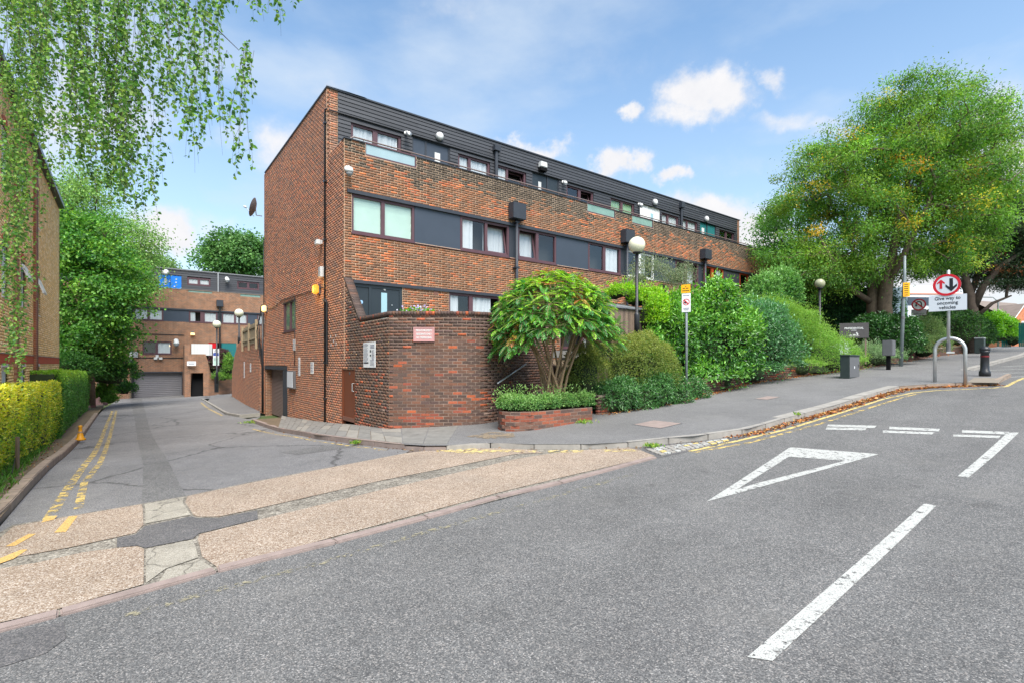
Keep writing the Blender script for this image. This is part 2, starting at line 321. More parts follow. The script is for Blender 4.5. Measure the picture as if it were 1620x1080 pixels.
def mat_glass(name, tint=(.03,.035,.04), mixt=.6):
    m = bpy.data.materials.new(name); m.use_nodes = True; nt = m.node_tree; nt.nodes.clear(); L = nt.links.new
    o = nd(nt, 'ShaderNodeOutputMaterial'); gl = nd(nt, 'ShaderNodeBsdfGlossy'); gl.inputs['Roughness'].default_value = .02; gl.inputs[0].default_value = (.9, .95, 1, 1)
    tr = nd(nt, 'ShaderNodeBsdfTransparent'); tr.inputs[0].default_value = (.93, .95, .95, 1); lw = nd(nt, 'ShaderNodeLayerWeight'); lw.inputs[0].default_value = .5
    f = mth(nt, 'ADD', mth(nt, 'MULTIPLY', mth(nt, 'POWER', lw.outputs['Facing'], 3.0), .85), .07, clamp=True)
    mx = nd(nt, 'ShaderNodeMixShader'); L(f, mx.inputs[0]); L(tr.outputs[0], mx.inputs[1]); L(gl.outputs[0], mx.inputs[2]); L(mx.outputs[0], o.inputs[0])
    return m
def mat_wood(name, c1, c2, axis_scale=(2, 2, 30), rough=.7):
    m = bpy.data.materials.new(name); m.use_nodes = True; nt = m.node_tree; b = nt.nodes['Principled BSDF']; L = nt.links.new
    tc = nd(nt, 'ShaderNodeTexCoord'); mp = nd(nt, 'ShaderNodeMapping'); mp.inputs['Scale'].default_value = axis_scale; L(tc.outputs['Object'], mp.inputs[0])
    n = nd(nt, 'ShaderNodeTexNoise'); n.inputs['Scale'].default_value = 3; n.inputs['Detail'].default_value = 8; n.inputs['Roughness'].default_value = .65; L(mp.outputs[0], n.inputs['Vector'])
    oi = nd(nt, 'ShaderNodeObjectInfo'); f = mth(nt, 'ADD', mth(nt, 'MULTIPLY', n.outputs[0], .75), mth(nt, 'MULTIPLY', oi.outputs['Random'], .3))
    L(ramp(nt, f, [(.25, c1), (.8, c2)]), b.inputs['Base Color']); b.inputs['Roughness'].default_value = rough
    bp = nd(nt, 'ShaderNodeBump'); bp.inputs['Strength'].default_value = .3; bp.inputs['Distance'].default_value = .004; L(n.outputs[0], bp.inputs['Height']); L(bp.outputs[0], b.inputs['Normal'])
    return m
def mat_brickwork(name, c1, c2, mortar, frame, scale=1.0):
    """distant brickwork whose bricks are about a pixel: drawn by the material in the wall's own axes"""
    m = bpy.data.materials.new(name); m.use_nodes = True; nt = m.node_tree; b = nt.nodes['Principled BSDF']; L = nt.links.new
    g = nd(nt, 'ShaderNodeNewGeometry'); dt = nd(nt, 'ShaderNodeVectorMath', operation='DOT_PRODUCT'); L(g.outputs['Position'], dt.inputs[0]); dt.inputs[1].default_value = (frame[0], frame[1], 0)
    sp = nd(nt, 'ShaderNodeSeparateXYZ'); L(g.outputs['Position'], sp.inputs[0]); cb = nd(nt, 'ShaderNodeCombineXYZ'); L(dt.outputs['Value'], cb.inputs[0]); L(sp.outputs[2], cb.inputs[1])
    br = nd(nt, 'ShaderNodeTexBrick'); L(cb.outputs[0], br.inputs['Vector']); br.inputs['Scale'].default_value = 1; br.inputs['Brick Width'].default_value = .225; br.inputs['Row Height'].default_value = .075; br.inputs['Mortar Size'].default_value = .008; br.inputs['Bias'].default_value = -.1
    br.inputs['Color1'].default_value = (*c1, 1); br.inputs['Color2'].default_value = (*c2, 1); br.inputs['Mortar'].default_value = (*mortar, 1)
    n = nd(nt, 'ShaderNodeTexNoise'); n.inputs['Scale'].default_value = 1.6; n.inputs['Detail'].default_value = 8; n.inputs['Roughness'].default_value = .7; L(g.outputs['Position'], n.inputs['Vector'])
    mr = nd(nt, 'ShaderNodeMapRange'); L(n.outputs[0], mr.inputs[0]); mr.inputs[1].default_value = .3; mr.inputs[2].default_value = .7; mr.inputs[3].default_value = .7; mr.inputs[4].default_value = 1.25
    mx = nd(nt, 'ShaderNodeVectorMath', operation='SCALE'); L(br.outputs[0], mx.inputs[0]); L(mr.outputs[0], mx.inputs[3]); L(mx.outputs[0], b.inputs['Base Color']); b.inputs['Roughness'].default_value = .9
    return m
M = {}
M['asphalt'] = mat_stone('asphalt', [(0,(.060,.060,.061)),(.45,(.108,.107,.106)),(.8,(.158,.156,.152)),(.93,(.23,.21,.195)),(1,(.30,.29,.28))], 125, .13, .6, bump=.38, stain=(.2,.19,.175), stain_amt=.25, fine=.2, tracks=.10)
M['asphalt_drive'] = mat_stone('asphalt_drive', [(0,(0.097,0.095,0.097)),(.5,(0.154,0.151,0.153)),(.85,(0.205,0.199,0.196)),(1,(0.308,0.291,0.280))], 140, .16, .5, bump=0.3, stain=(.21,.2,.19), stain_amt=.3, cracks=.22, fine=0.2)
M['asphalt_patch'] = mat_stone('asphalt_patch', [(0,(0.065,0.064,0.065)),(.5,(0.092,0.090,0.092)),(1,(0.173,0.160,0.153))], 120, .14, 1.2, bump=0.35, fine=0.25)
M['asphalt_band'] = mat_stone('asphalt_band', [(0,(0.083,0.082,0.081)),(.5,(0.122,0.120,0.120)),(1,(0.211,0.202,0.193))], 90, .14, .9, bump=.4)
M['footway'] = mat_stone('footway', [(0,(0.095,0.093,0.094)),(.5,(0.143,0.140,0.139)),(1,(0.229,0.220,0.215))], 150, .12, .7, bump=0.25, stain=(.2,.195,.18), stain_amt=.3, fine=0.2)
M['aggregate'] = mat_stone('aggregate', [(0,(0.140,0.091,0.063)),(.35,(0.245,0.182,0.133)),(.7,(0.308,0.245,0.188)),(1,(0.461,0.406,0.350))], 105, .14, .8, bump=0.35, stain=(.22,.19,.16), stain_amt=.35, fine=0.22)
M['concrete'] = mat_stone('concrete', [(0,(0.221,0.200,0.162)),(.5,(0.281,0.255,0.212)),(1,(0.357,0.332,0.281))], 120, .18, 1.6, bump=.25, cracks=.9, stain=(.2,.18,.14), stain_amt=.4)
M['seam'] = mat_stone('seam', [(0,(0.104,0.092,0.076)),(.5,(0.192,0.172,0.144)),(1,(0.288,0.264,0.224))], 45, .3, 3, bump=.5, cracks=3.5)
M['kerb_pink'] = mat('kerb_pink', (.25,.195,.175), .85, var=.22, vscale=6, bump=.3, bscale=90)
M['kerb_grey'] = mat('kerb_grey', (.28,.26,.235), .85, var=.25, vscale=5, bump=.3, bscale=90)
M['kerb_old'] = mat('kerb_old', (.26,.2,.155), .9, var=.3, vscale=5, bump=.4, bscale=70)
M['slab'] = mat('slab', (.175,.168,.155), .9, var=.25, vscale=4, bump=.3, bscale=90)
M['slab_pale'] = mat('slab_pale', (.225,.21,.185), .9, var=.2, vscale=4, bump=.3, bscale=90)
M['soil'] = mat('soil', (.13,.095,.06), .95, var=.45, vscale=5, bump=.8, bscale=25)
M['verge'] = mat('verge', (.14,.105,.065), .95, var=.5, vscale=7, bump=.8, bscale=40)
M['grass'] = mat('grass', (.07,.10,.03), .95, var=.4, vscale=3)
M['white_paint'] = mat_paint('white_paint', (.45,.45,.425), (.12,.12,.12), .415, 14)
M['yellow_paint'] = mat_paint('yellow_paint', (.60,.46,.17), (.13,.13,.125), .44, 5)
M['yellow_worn'] = mat_paint('yellow_worn', (.58,.42,.14), (.13,.13,.13), .51, 8)
M['yellow_ghost'] = mat_paint('yellow_ghost', (.30,.27,.18), (.105,.105,.11), .565, 18)
M['yellow_new'] = mat_paint('yellow_new', (.58,.36,.12), (.33,.25,.18), .36, 5)
M['yellow_apron'] = mat_paint('yellow_apron', (.60,.47,.2), (.35,.27,.2), .50, 8)
M['mortar'] = mat('mortar', lin(196,172,146), .95, var=.2, vscale=3)
M['mortar_dark'] = mat('mortar_dark', lin(132,114,102), .95, var=.38, vscale=2.2)
M['mortar_yellow'] = mat('mortar_yellow', lin(170,135,95), .95, var=.15, vscale=3)
M['brick'] = mat_col('brick', .88, 'attr', grain=.28, gscale=40)
M['brick_obj'] = mat_col('brick_obj', .88, 'obj', grain=.28, gscale=40)
M['cladding'] = mat_wood('cladding', (.020,.022,.028), (.055,.058,.068), (1.2, 1.2, 25), .6)
M['frame'] = mat('frame', lin(88,62,68), .45, var=.12, vscale=3)
M['frame_red'] = mat('frame_red', lin(160,62,30), .5)
M['dark_metal'] = mat('dark_metal', lin(52,56,64), .5, var=.15, vscale=2)
M['panel'] = mat('panel', lin(60,68,80), .42, var=.10, vscale=1.2)
M['door_dark'] = mat('door_dark', lin(44,52,58), .35)
M['door_brown'] = mat('door_brown', lin(112,62,40), .45, var=.12, vscale=3)
M['kick'] = mat('kick', lin(120,82,68), .4)
M['black'] = mat('black', (.010,.010,.011), .9, spec=.05)
M['iron'] = mat('iron', (.02,.021,.024), .35, var=.2, vscale=4)
M['white'] = mat('white', (.62,.62,.61), .4)
M['white_pvc'] = mat('white_pvc', (.78,.78,.77), .3)
M['grey_pl'] = mat('grey_pl', lin(150,152,155), .5)
M['glass'] = mat_glass('glass')
M['frosted'] = mat('frosted', lin(150,185,195), .25, spec=.6)
M['glass_insert'] = mat('glass_insert', lin(150,172,178), .22, spec=.6, var=.1, vscale=2)
M['glass_green'] = mat('glass_green', lin(120,150,140), .25, spec=.6, var=.2, vscale=3)
M['curtain_glare'] = mat('curtain_glare', (.56,.58,.60), .9, var=.06, vscale=5)  # pale cloth that also stands in for sky reflections in bright panes
M['blind'] = mat('blind', lin(196,220,206), .8, var=.08, vscale=2)
M['blind_green'] = mat('blind_green', lin(150,185,150), .8, var=.2, vscale=2)
M['dark_interior'] = mat('dark_interior', (.045,.045,.042), .9)  # near-black tone stands in for the shade of unlit interiors
M['globe_shaded'] = mat('globe_shaded', lin(150,150,122), .3, spec=.5, var=.15, vscale=4)  # darker copy of the globe, with the tree's shade put into its colour
M['globe'] = mat('globe', lin(226,222,196), .22, spec=.6, var=.05, vscale=4)
M['lit'] = mat('lit', (.3,.12,.03), .4, emit=((1, .30, .02), .9))
M['lit_soft'] = mat('lit_soft', (.9,.8,.5), .4, emit=((1, .55, .15), .5))
M['steel'] = mat('steel', (.50,.51,.51), .38, metal=.65, var=.12, vscale=6)
M['galv'] = mat('galv', lin(128,136,138), .5, metal=.2, var=.15, vscale=5)
M['shutter'] = mat('shutter', lin(118,100,94), .5, var=.12, vscale=2)
M['garage_grey'] = mat('garage_grey', lin(122,120,124), .55, var=.06, vscale=2)
M['sign_white'] = mat('sign_white', (.78,.78,.78), .35, spec=.4)
M['sign_grey'] = mat('sign_grey', lin(206,210,216), .35)
M['sign_red'] = mat('sign_red', lin(196,24,40), .35)
M['sign_black'] = mat('sign_black', (.012,.012,.016), .35)
M['sign_yellow'] = mat('sign_yellow', lin(244,176,20), .4)
M['sign_pink'] = mat('sign_pink', lin(184,138,136), .45)
M['sign_blue'] = mat('sign_blue', lin(40,70,160), .4)
M['ink'] = mat('ink', lin(120,122,138), .6)
M['cab_green'] = mat('cab_green', lin(48,58,56), .5, var=.2, vscale=5)
M['cab_grey'] = mat('cab_grey', lin(94,94,96), .55, var=.12, vscale=8)
M['teal'] = mat('teal', lin(20,110,100), .5)
M['hydrant'] = mat('hydrant', lin(206,142,26), .5, var=.15, vscale=9)
M['wood_grey'] = mat_wood('wood_grey', lin(84,70,64), lin(150,128,112), (25, 25, 1.2))
M['wood_fence'] = mat_wood('wood_fence', lin(110,96,76), lin(168,150,122), (25, 25, 1.2))
M['felt'] = mat('felt', lin(118,120,124), .9, var=.12, vscale=8)
M['bark'] = mat('bark', (.13,.095,.065), .95, var=.45, vscale=6, bump=1.0, bscale=18)
M['bark_dark'] = mat('bark_dark', (.075,.055,.043), .95, var=.4, vscale=5, bump=1.0, bscale=16)
M['bark_tan'] = mat('bark_tan', (.30,.20,.12), .95, var=.35, vscale=9, bump=.8, bscale=40)
M['leaf'] = mat_col('leaf', .48, 'attr', spec=.35, grain=0, trans=.38)
M['leaf_gloss'] = mat_col('leaf_gloss', .28, 'attr', spec=.5, grain=0, trans=.25)
M['leaf_dry'] = mat_col('leaf_dry', .8, 'attr', spec=.2, grain=0, trans=.1)
M['yellow_band'] = mat('yellow_band', lin(176,82,52), .9, var=.12, vscale=3)
M['blue_door'] = mat('blue_door', lin(30,120,215), .4)
M['red_door'] = mat('red_door', lin(205,20,35), .4)
M['teal_door'] = mat('teal_door', lin(40,110,112), .4)
M['roof_tile'] = mat('roof_tile', lin(120,108,100), .9, var=.2, vscale=2)
M['house_brick'] = mat_brickwork('house_brick', lin(196,104,60), lin(170,86,52), lin(190,160,130), (.7,-.7))
M['brick_far'] = mat_brickwork('brick_far', lin(140,92,66), lin(104,76,64), lin(170,146,122), E1)
M['brick_far2'] = mat_brickwork('brick_far2', lin(140,92,66), lin(104,76,64), lin(170,146,122), E2)
# ------------------------------------------------------------------ the ground: road, drive, apron, footways
def sheet(name, pts, dz, material, step=.7, parent=None, kind=None, far=False):
    """a sheet lying on the terrain, cut fine enough to follow it"""
    pts = [np.asarray(p, float)[:2] for p in pts]
    b = bmesh.new(); f = b.faces.new([b.verts.new((p[0], p[1], 0)) for p in pts])
    if f.normal.length == 0: f.normal_update()
    bmesh.ops.triangulate(b, faces=b.faces[:])
    P = np.array(pts); sv = P@S; nv = P@N
    def lines(lo, hi):
        k = list(np.arange(max(lo, -12), min(hi, 34), step)) if not far else list(np.arange(max(lo, -12), min(hi, 34), 1.4))
        k += [x for x in np.arange(-320, 320, 8.0) if lo < x < hi and not (-12 <= x <= 34)]
        return [x for x in k if lo+.01 < x < hi-.01]
    for ax, vals in ((S, sv), (N, nv)):
        for k in lines(vals.min(), vals.max()):
            bmesh.ops.bisect_plane(b, geom=b.verts[:]+b.edges[:]+b.faces[:], plane_co=(ax[0]*k, ax[1]*k, 0), plane_no=(ax[0], ax[1], 0))
    for v in b.verts:
        v.co.z = float(gz(v.co.x, v.co.y))+(dz(v.co.x, v.co.y) if callable(dz) else dz)
    bmesh.ops.recalc_face_normals(b, faces=b.faces[:])
    if sum(q.normal.z for q in b.faces) < 0: bmesh.ops.reverse_faces(b, faces=b.faces[:])
    me = bpy.data.meshes.new(name); b.to_mesh(me); b.free(); me.materials.append(material)
    me.polygons.foreach_set('use_smooth', [True]*len(me.polygons))
    o = bpy.data.objects.new(name, me); COL.objects.link(o)
    if parent: o.parent = parent
    return tag(o, kind=kind)
px = lambda *l, dz=0.0: [G(u, v, dz)[:2] for u, v in l]
K = 'structure'
sheet('ground', [SN(-300, -300), SN(300, -300), SN(300, 300), SN(-300, 300)], -.16, M['grass'], 1.4, kind=K, far=True)
road = sheet('road', [SN(-60, -7.6), SN(200, -7.6), SN(200, 3.6), SN(60, 4.0), SN(42, 4.6), SN(20, 6), SN(8.0, 5.9), SN(4, 5.15), SN(-60, 5.15)], 0, M['asphalt'], .7, kind=K)
KB = px((398,667),(440,682),(500,694),(560,702),(612,708),(640,711),(672,713),(706,713),(745,709),(788,709),(840,711),(933,711),(995,708),(1030,704),(1060,701),(1100,698),(1140,692),(1184,686),(1241,669),(1319,648),(1371,631),(1423,616),(1480,612),(1540,610),(1574,609),(1600,596))
KB2 = px((1531,589),(1578,575),(1619,564))
drive = sheet('driveway', px((-160,905),(0,846),(20,831),(118,815),(225,797),(294,785),(400,762),(640,717),(648,712))+KB[5:0:-1]+[KB[0]]+[SN(5.6, 23.6), SN(6.2, 24.2)]+px((392,662),(356,655),(328,637),(318,631))+[SN(12, 46), SN(14, 52), SN(2.0, 53), SN(.7, 40), SN(.3, 33)]+px((65,757),(0,832),(-160,925)), 0, M['asphalt_drive'], .7, kind=K)
foot_in = [FRONT.p(0,.1,0)[:2]+0*E1, (-3.2, 12.6), (-1.2, 12.7), (0.2, 14.2), (1.2, 13.8), (2.3, 13.7)]
foot_wall = px((1086,637),(1180,611),(1300,594),(1350,588),(1480,566),(1545,559), dz=.0)
footway = sheet('footway', KB[5:]+KB2+[SN(70, 3.9), SN(70, 8), ]+foot_wall[::-1]+foot_in[::-1]+[KB[4]+(0.05,0.3)], .11, M['footway'], .7, kind=K)
cfoot = sheet('corner_footway', KB[:8]+[(-1.6, 12.0), (-2.9, 12.55), (-4.4, 14.4), tuple(FLANK.p(6.6, .02, 0)[:2]), SN(5.5, 21.2)], .104, M['soil'], .7, kind=K)
sheet('garden_footway', px((365,627),(410,648),(411,655),(380,657),(356,653),(328,636),(332,630),(344,624)), .06, M['footway'], .7, kind=K)
# apron of the side road: aggregate bays, plain concrete, tarmac patch, flush pink kerb
apron = sheet('apron', px((-160,905),(0,843),(20,831),(118,815),(225,797),(294,785),(400,762),(640,717),(672,713),(706,713),(745,709),(788,709),(840,711),(933,711),(995,708),(1012,711),(1040,724),(890,764),(677,820),(344,904),(94,975),(-160,1040)), .012, M['seam'], .7, kind=K)
bays = [
 ('aggregate_bay', 'aggregate', [(-160,918),(0,853),(22,834),(118,817),(224,799),(226,806),(227,832),(214,845),(183,852),(111,868),(0,888),(-160,930)]),
 ('aggregate_bay', 'aggregate', [(-160,950),(0,902),(60,892),(130,876),(183,869),(217,866),(228,871),(227,927),(94,966),(0,988),(-160,1030)]),
 ('aggregate_bay', 'aggregate', [(297,786),(400,764),(640,718),(672,714),(706,714),(745,710),(788,710),(840,712),(860,717),(816,719),(600,762),(407,806),(346,819),(312,819),(306,816),(293,796)]),
 ('aggregate_bay', 'aggregate', [(409,824),(600,777),(816,727),(866,719),(933,712),(995,709),(1010,712),(1036,722),(890,756),(791,780),(677,811),(532,850),(347,902),(320,883),(313,855),(316,847)]),
 ('concrete_bay', 'concrete', [(228,799),(291,787),(289,796),(302,816),(230,830),(230,806)]),
 ('concrete_bay', 'concrete', [(231,871),(304,856),(309,866),(314,884),(262,902),(231,925)]),
 ('concrete_bay', 'concrete', [(264,903),(315,886),(341,904),(250,925)]),
 ('tarmac_patch', 'asphalt_patch', [(185,853),(215,847),(229,834),(303,818),(311,821),(346,821),(407,809),(408,823),(314,846),(305,854),(230,869),(217,865),(185,868)])]
for nm, mt, l in bays: sheet(nm, px(*l), .020, M[mt], .7, apron)
sheet('tarmac_patch', px((-160,1062),(0,1004),(60,991),(101,984),(104,1010),(72,1034),(0,1056),(-160,1115)), .004, M['asphalt_patch'], .7, road)
sheet('trench_repair', px((205,630),(212,655),(217,690),(227,740),(224,796),(294,784),(276,748),(262,722),(238,680),(224,630)), .004, M['asphalt_band'], .7, drive)
sheet('surface_patch', px((442,715),(520,703),(560,706),(470,719)), .004, M['asphalt_band'], .7, drive)
def kerb(pts, w, top, low, material, parent, length=.91, inward=1, name='kerb_stone', joints=None):
    pts = [np.asarray(p, float)[:2] for p in pts]
    seg = [np.linalg.norm(b-a) for a, b in zip(pts, pts[1:])]; cum = np.r_[0, np.cumsum(seg)]
    X = np.array(pts); f = lambda d: np.array([np.interp(d, cum, X[:, 0]), np.interp(d, cum, X[:, 1])])
    cuts = joints if joints else list(np.linspace(0, cum[-1], max(2, int(round(cum[-1]/length))+1)))
    for d0, d1 in zip(cuts, cuts[1:]):
        a, b = f(d0+.006), f(d1-.006); t = (b-a)/np.linalg.norm(b-a); nn = np.array([-t[1], t[0]])*inward
        j = random.uniform(-.006, .006); mb = MB()
        q = [a, b, b+nn*w, a+nn*w]
        za, zb = gz(*a), gz(*b); zs = [za, zb, zb, za]
        mb.add([(p[0], p[1], z+low) for p, z in zip(q, zs)]+[(p[0], p[1], z+top+j) for p, z in zip(q, zs)], [(0,3,2,1),(4,5,6,7),(0,1,5,4),(1,2,6,5),(2,3,7,6),(3,0,4,7)])
        mb.build(name, material, parent, bevel=.012)
        pass
def cl(pts): 
    pts = np.array([np.asarray(p)[:2] for p in pts]); return np.r_[0, np.cumsum(np.linalg.norm(np.diff(pts, axis=0), axis=1))]
jl = px((-160,1042),(94,976),(344,906),(532,860),(677,821),(791,789),(890,765),(1040,724))
kerb(jl, .125, .026, -.1, M['kerb_pink'], apron, joints=list(cl(jl)))
kerb(KB[0:6], .15, .112, -.1, M['kerb_pink'], cfoot, .9)
kerb(KB[5:8], .15, .085, -.1, M['kerb_pink'], cfoot, .45)
kerb(KB[7:19], .13, .114, -.1, M['kerb_grey'], footway, .92)
kerb(KB[18:22], .30, .116, -.1, M['kerb_grey'], footway, .92)
kerb(KB[21:26], .13, .114, -.1, M['kerb_old'], footway, .92)
kerb(KB2+[SN(60, 4.0)], .25, .116, -.1, M['kerb_grey'], footway, 1.1)
kerb(px((412,655),(380,658),(356,654),(328,637),(318,631)), .12, .07, -.1, M['kerb_grey'], drive, .9, -1)
verge_line = px((-160,945),(0,830),(65,755))+[SN(-.38, 18)[:2], SN(-.06, 25)[:2], SN(.3, 33)[:2]]
kerb(verge_line, .15, .13, -.1, M['kerb_old'], drive, .92, 1)
sheet('verge', [p for p in verge_line]+[SN(.75, 42), SN(-8, 42), SN(-8, 5.6)], .09, M['verge'], .7, kind=K)
# paving flags of the corner footway, one by one
fl_k = KB[1:8]; fl_w = [FLANK.p(7.2, .1, 0)[:2], FLANK.p(4.5, .03, 0)[:2], FLANK.p(1.6, .03, 0)[:2], FLANK.p(-.9, .03, 0)[:2], FLANK.p(-3.1, .03, 0)[:2], (-2.2, 12.36), (-1.3, 12.33)]
fl_k = np.array(fl_k); fl_w = np.array(fl_w); ck = cl(fl_k)/cl(fl_k)[-1]; cw = cl(fl_w)/cl(fl_w)[-1]
def fpt(t, w):
    a = np.array([np.interp(t, ck, fl_k[:, i]) for i in (0, 1)]); b = np.array([np.interp(t, cw, fl_w[:, i]) for i in (0, 1)])
    d = b-a; a = a+d/np.linalg.norm(d)*.155; return a+(b-a)*w
nr = 17
for i in range(nr):
    cuts = [0, .5, 1] if i % 2 else [0, .34, .68, 1]
    for w0, w1 in zip(cuts, cuts[1:]):
        t0, t1 = i/nr+.0012, (i+1)/nr-.0012; q = [fpt(t0, w0+.006), fpt(t1, w0+.006), fpt(t1, w1-.006), fpt(t0, w1-.006)]
        mb = MB(); j = [random.uniform(-.004, .004)+random.uniform(-.002, .002) for _ in range(4)]
        mb.add([(p[0], p[1], gz(*p)+.07) for p in q]+[(p[0], p[1], gz(*p)+.114+e) for p, e in zip(q, j)], [(3,2,1,0),(4,5,6,7),(0,1,5,4),(1,2,6,5),(2,3,7,6),(3,0,4,7)])
        mb.build('paving_flag', M['slab_pale'] if (random.random() < .18) else M['slab'], cfoot)
# painted markings
def stroke(name, pts, w, material, parent, dz=.006, px_=True):
    p = [np.asarray(q)[:2] for q in (px(*pts) if px_ else pts)]; L = []; R = []
    for i in range(len(p)):
        t = p[min(i+1, len(p)-1)]-p[max(i-1, 0)]; t = t/np.linalg.norm(t); nn = np.array([-t[1], t[0]])
        k = 1+random.uniform(-.06, .06); L.append(p[i]+nn*w/2*k); R.append(p[i]-nn*w/2*k)
    return sheet(name, L+R[::-1], dz, material, .7, parent)
WP, YP, YW = M['white_paint'], M['yellow_paint'], M['yellow_worn']
A_, B_, C_ = (1118,793), (1250,707), (1390,718); a_, b_, c_ = (1166,774), (1248,722), (1337,728.5)
sheet('give_way_triangle', px(A_, B_, C_, c_, b_, a_), .006, WP, .7, road)
sheet('give_way_triangle', px(A_, a_, (1200,763.5), c_, (1389.5,718.3), (1300,743.5)), .006, WP, .7, road)
sheet('lane_line', px((1462,796),(1481,800),(1222,1046),(1182,1040)), .006, WP, .7, road)
sheet('lane_line', px((1594,684),(1612,684),(1575,719),(1532,755),(1515,753)), .006, WP, .7, road)
for q in ([(1522,680),(1597,683),(1595,687),(1522,684)], [(1508,687),(1583,689),(1580,693),(1508,690)], [(1310,671),(1387,673),(1383,677),(1308,674)], [(1308,675.5),(1371,677),(1368,680.5),(1306,679)],
          [(1407,674.5),(1487,678),(1485,682),(1407,678.5)], [(1397,680.5),(1479,683.5),(1474,687),(1397,684)]): sheet('give_way_dash', px(*q), .006, WP, .7, road)
yl = M['yellow_paint']
stroke('yellow_line', [(1091,713.5),(1130,705),(1171,696),(1247,678),(1319,656),(1397,631),(1444,621),(1480,617.5),(1571,613.5),(1592,611)], .09, yl, road)
stroke('yellow_line', [(1096,715.5),(1140,708),(1184,700),(1241,685),(1309,666.5),(1384,642),(1436,626),(1455,622)], .08, M['yellow_worn'], road)
stroke('yellow_line', [(1592,611),(1607,603),(1621,597)], .10, yl, road)
for (a, b) in (((1536,592),(1621,589)), ((1560,585.5),(1621,583.5)), ((1576,597.5),(1621,595)), ((1585,579.5),(1621,578))): stroke('hatch_line', [a, b], .10, WP, road)
stroke('yellow_line', [(190,977),(330,937),(498,893),(700,834),(870,787),(1005,749)], .09, M['yellow_ghost'], road)
stroke('yellow_line', [(76,822),(107,773),(125,748),(147,720),(164,684),(178,649)], .115, YW, drive)
stroke('yellow_line', [(124,804),(133,764),(158,733),(171,698),(184,649)], .10, YW, drive)
stroke('yellow_line', [(400,678),(440,687),(500,697.5),(560,706),(612,711.5)], .07, YW, drive)
stroke('yellow_line', [(318,636),(322,640),(330,646),(352,657)], .10, YW, drive)
for q in ([(86,845),(104,844),(123,818),(109,819)], [(9,867),(24,866),(57,847),(45,847)], [(-4,896),(21,887),(44,872),(34,872),(0,886)], [(65,829),(85,824),(91,818),(73,820)]): sheet('yellow_dash', px(*q), .024, M['yellow_new'], .7, apron)
for q in ([(692,712),(752,710),(760,715),(690,716)], [(716,717),(770,712),(800,714),(756,719)], [(790,712.5),(850,713.5),(846,717),(792,716)], [(866,713.5),(925,713),(920,717),(868,717)], [(950,712.5),(1003,712),(1008,715),(955,716)]): sheet('yellow_dash', px(*q), .024, M['yellow_apron'], .7, apron)
# painted setts beside the kerb
sett_base = sheet('sett_strip', px((1008,711.5),(1030,706),(1060,702.5),(1100,699.5),(1184,688),(1172,695),(1092,713),(1042,724)), .006, M['asphalt_patch'], .7, road)
ka = np.array(px((1020,711),(1060,704.5),(1100,701),(1150,694))); kb_ = np.array(px((1046,721),(1082,713),(1112,707),(1154,697)))
for i in range(13):
    for j in range(4):
        t0, t1 = i/13+.006, (i+1)/13-.006; w0, w1 = j/4+.03, (j+1)/4-.03; g = lambda t, w: np.array([np.interp(t*3, range(4), ka[:, k])*(1-w)+np.interp(t*3, range(4), kb_[:, k])*w for k in (0, 1)])
        q = [g(t0, w0), g(t1, w0), g(t1, w1), g(t0, w1)]
        MB().add([(p[0], p[1], gz(*p)+.002) for p in q]+[(p[0], p[1], gz(*p)+.022+random.uniform(-.004, .004)) for p in q], [(3,2,1,0),(4,5,6,7),(0,1,5,4),(1,2,6,5),(2,3,7,6),(3,0,4,7)]).build('sett', M['white_paint'] if random.random() < .42 else (M['yellow_paint'] if random.random() < .2 else M['kerb_grey']), sett_base)
for q, lb in (([(1000,671),(1034,664),(1081,669),(1045,677.5)], 'worn concrete filled access cover set in the dark footway'), ([(1193,630.5),(1214,626),(1236,627.5),(1214,632)], 'small pale access cover in the footway beside the low brick wall')):
    c = np.mean([G(u, v, .11) for u, v in q], 0); t = thing('access_cover', lb, 'access cover', c, 'access covers in the footway')
    s1 = sheet('cover_frame', px(*q, dz=.11), .113, M['cab_grey'], 5, None); s1.parent = t; s1.location = -Vector(c)
    q2 = [tuple(np.array(p)*.93+np.mean(q, 0)*.07) for p in q]; s2 = sheet('cover_fill', px(*q2, dz=.11), .117, M['kerb_pink'], 5, None); s2.parent = t; s2.location = -Vector(c)
sheet('tactile_paving', px((1530,604.5),(1541,597),(1588,597.5),(1580,605), dz=.11), .114, mat('tactile', (.20,.17,.135), .9, var=.2), .7, footway)
sheet('sand_spill', px((738,690),(775,683),(812,684),(815,691),(775,694), dz=.11), .117, mat_paint('sand', (.24,.185,.125), None, .47, 5, .5), .7, footway)
# planting bed rising from the low wall to the block
bed_in = [SN(8.4, 10.2), SN(9.5, 9.2), SN(11, 8.9)]+[np.r_[p, 0] for p in foot_wall]
bed_o = [np.r_[FRONT.p(a, .2, 0)[:2], 0] for a in (7, 9.5, 12, 16, 22, 30, 40, 48, 55)]
vs = []; 
for i in range(9):
    a, b = bed_in[i][:2], bed_o[i][:2]
    for k in range(6):
        w = k/5; p = a*(1-w)+b*w; z0 = gz(*a)+.34; z1 = EYE+.15+max(0, (gz(*a)-.4)*.5); vs.append((p[0], p[1], z0*(1-w)+z1*w))
MB().add(vs, [(i*6+k, (i+1)*6+k, (i+1)*6+k+1, i*6+k+1) for i in range(8) for k in range(5)]).build('planting_bed', M['soil'])['kind'] = K
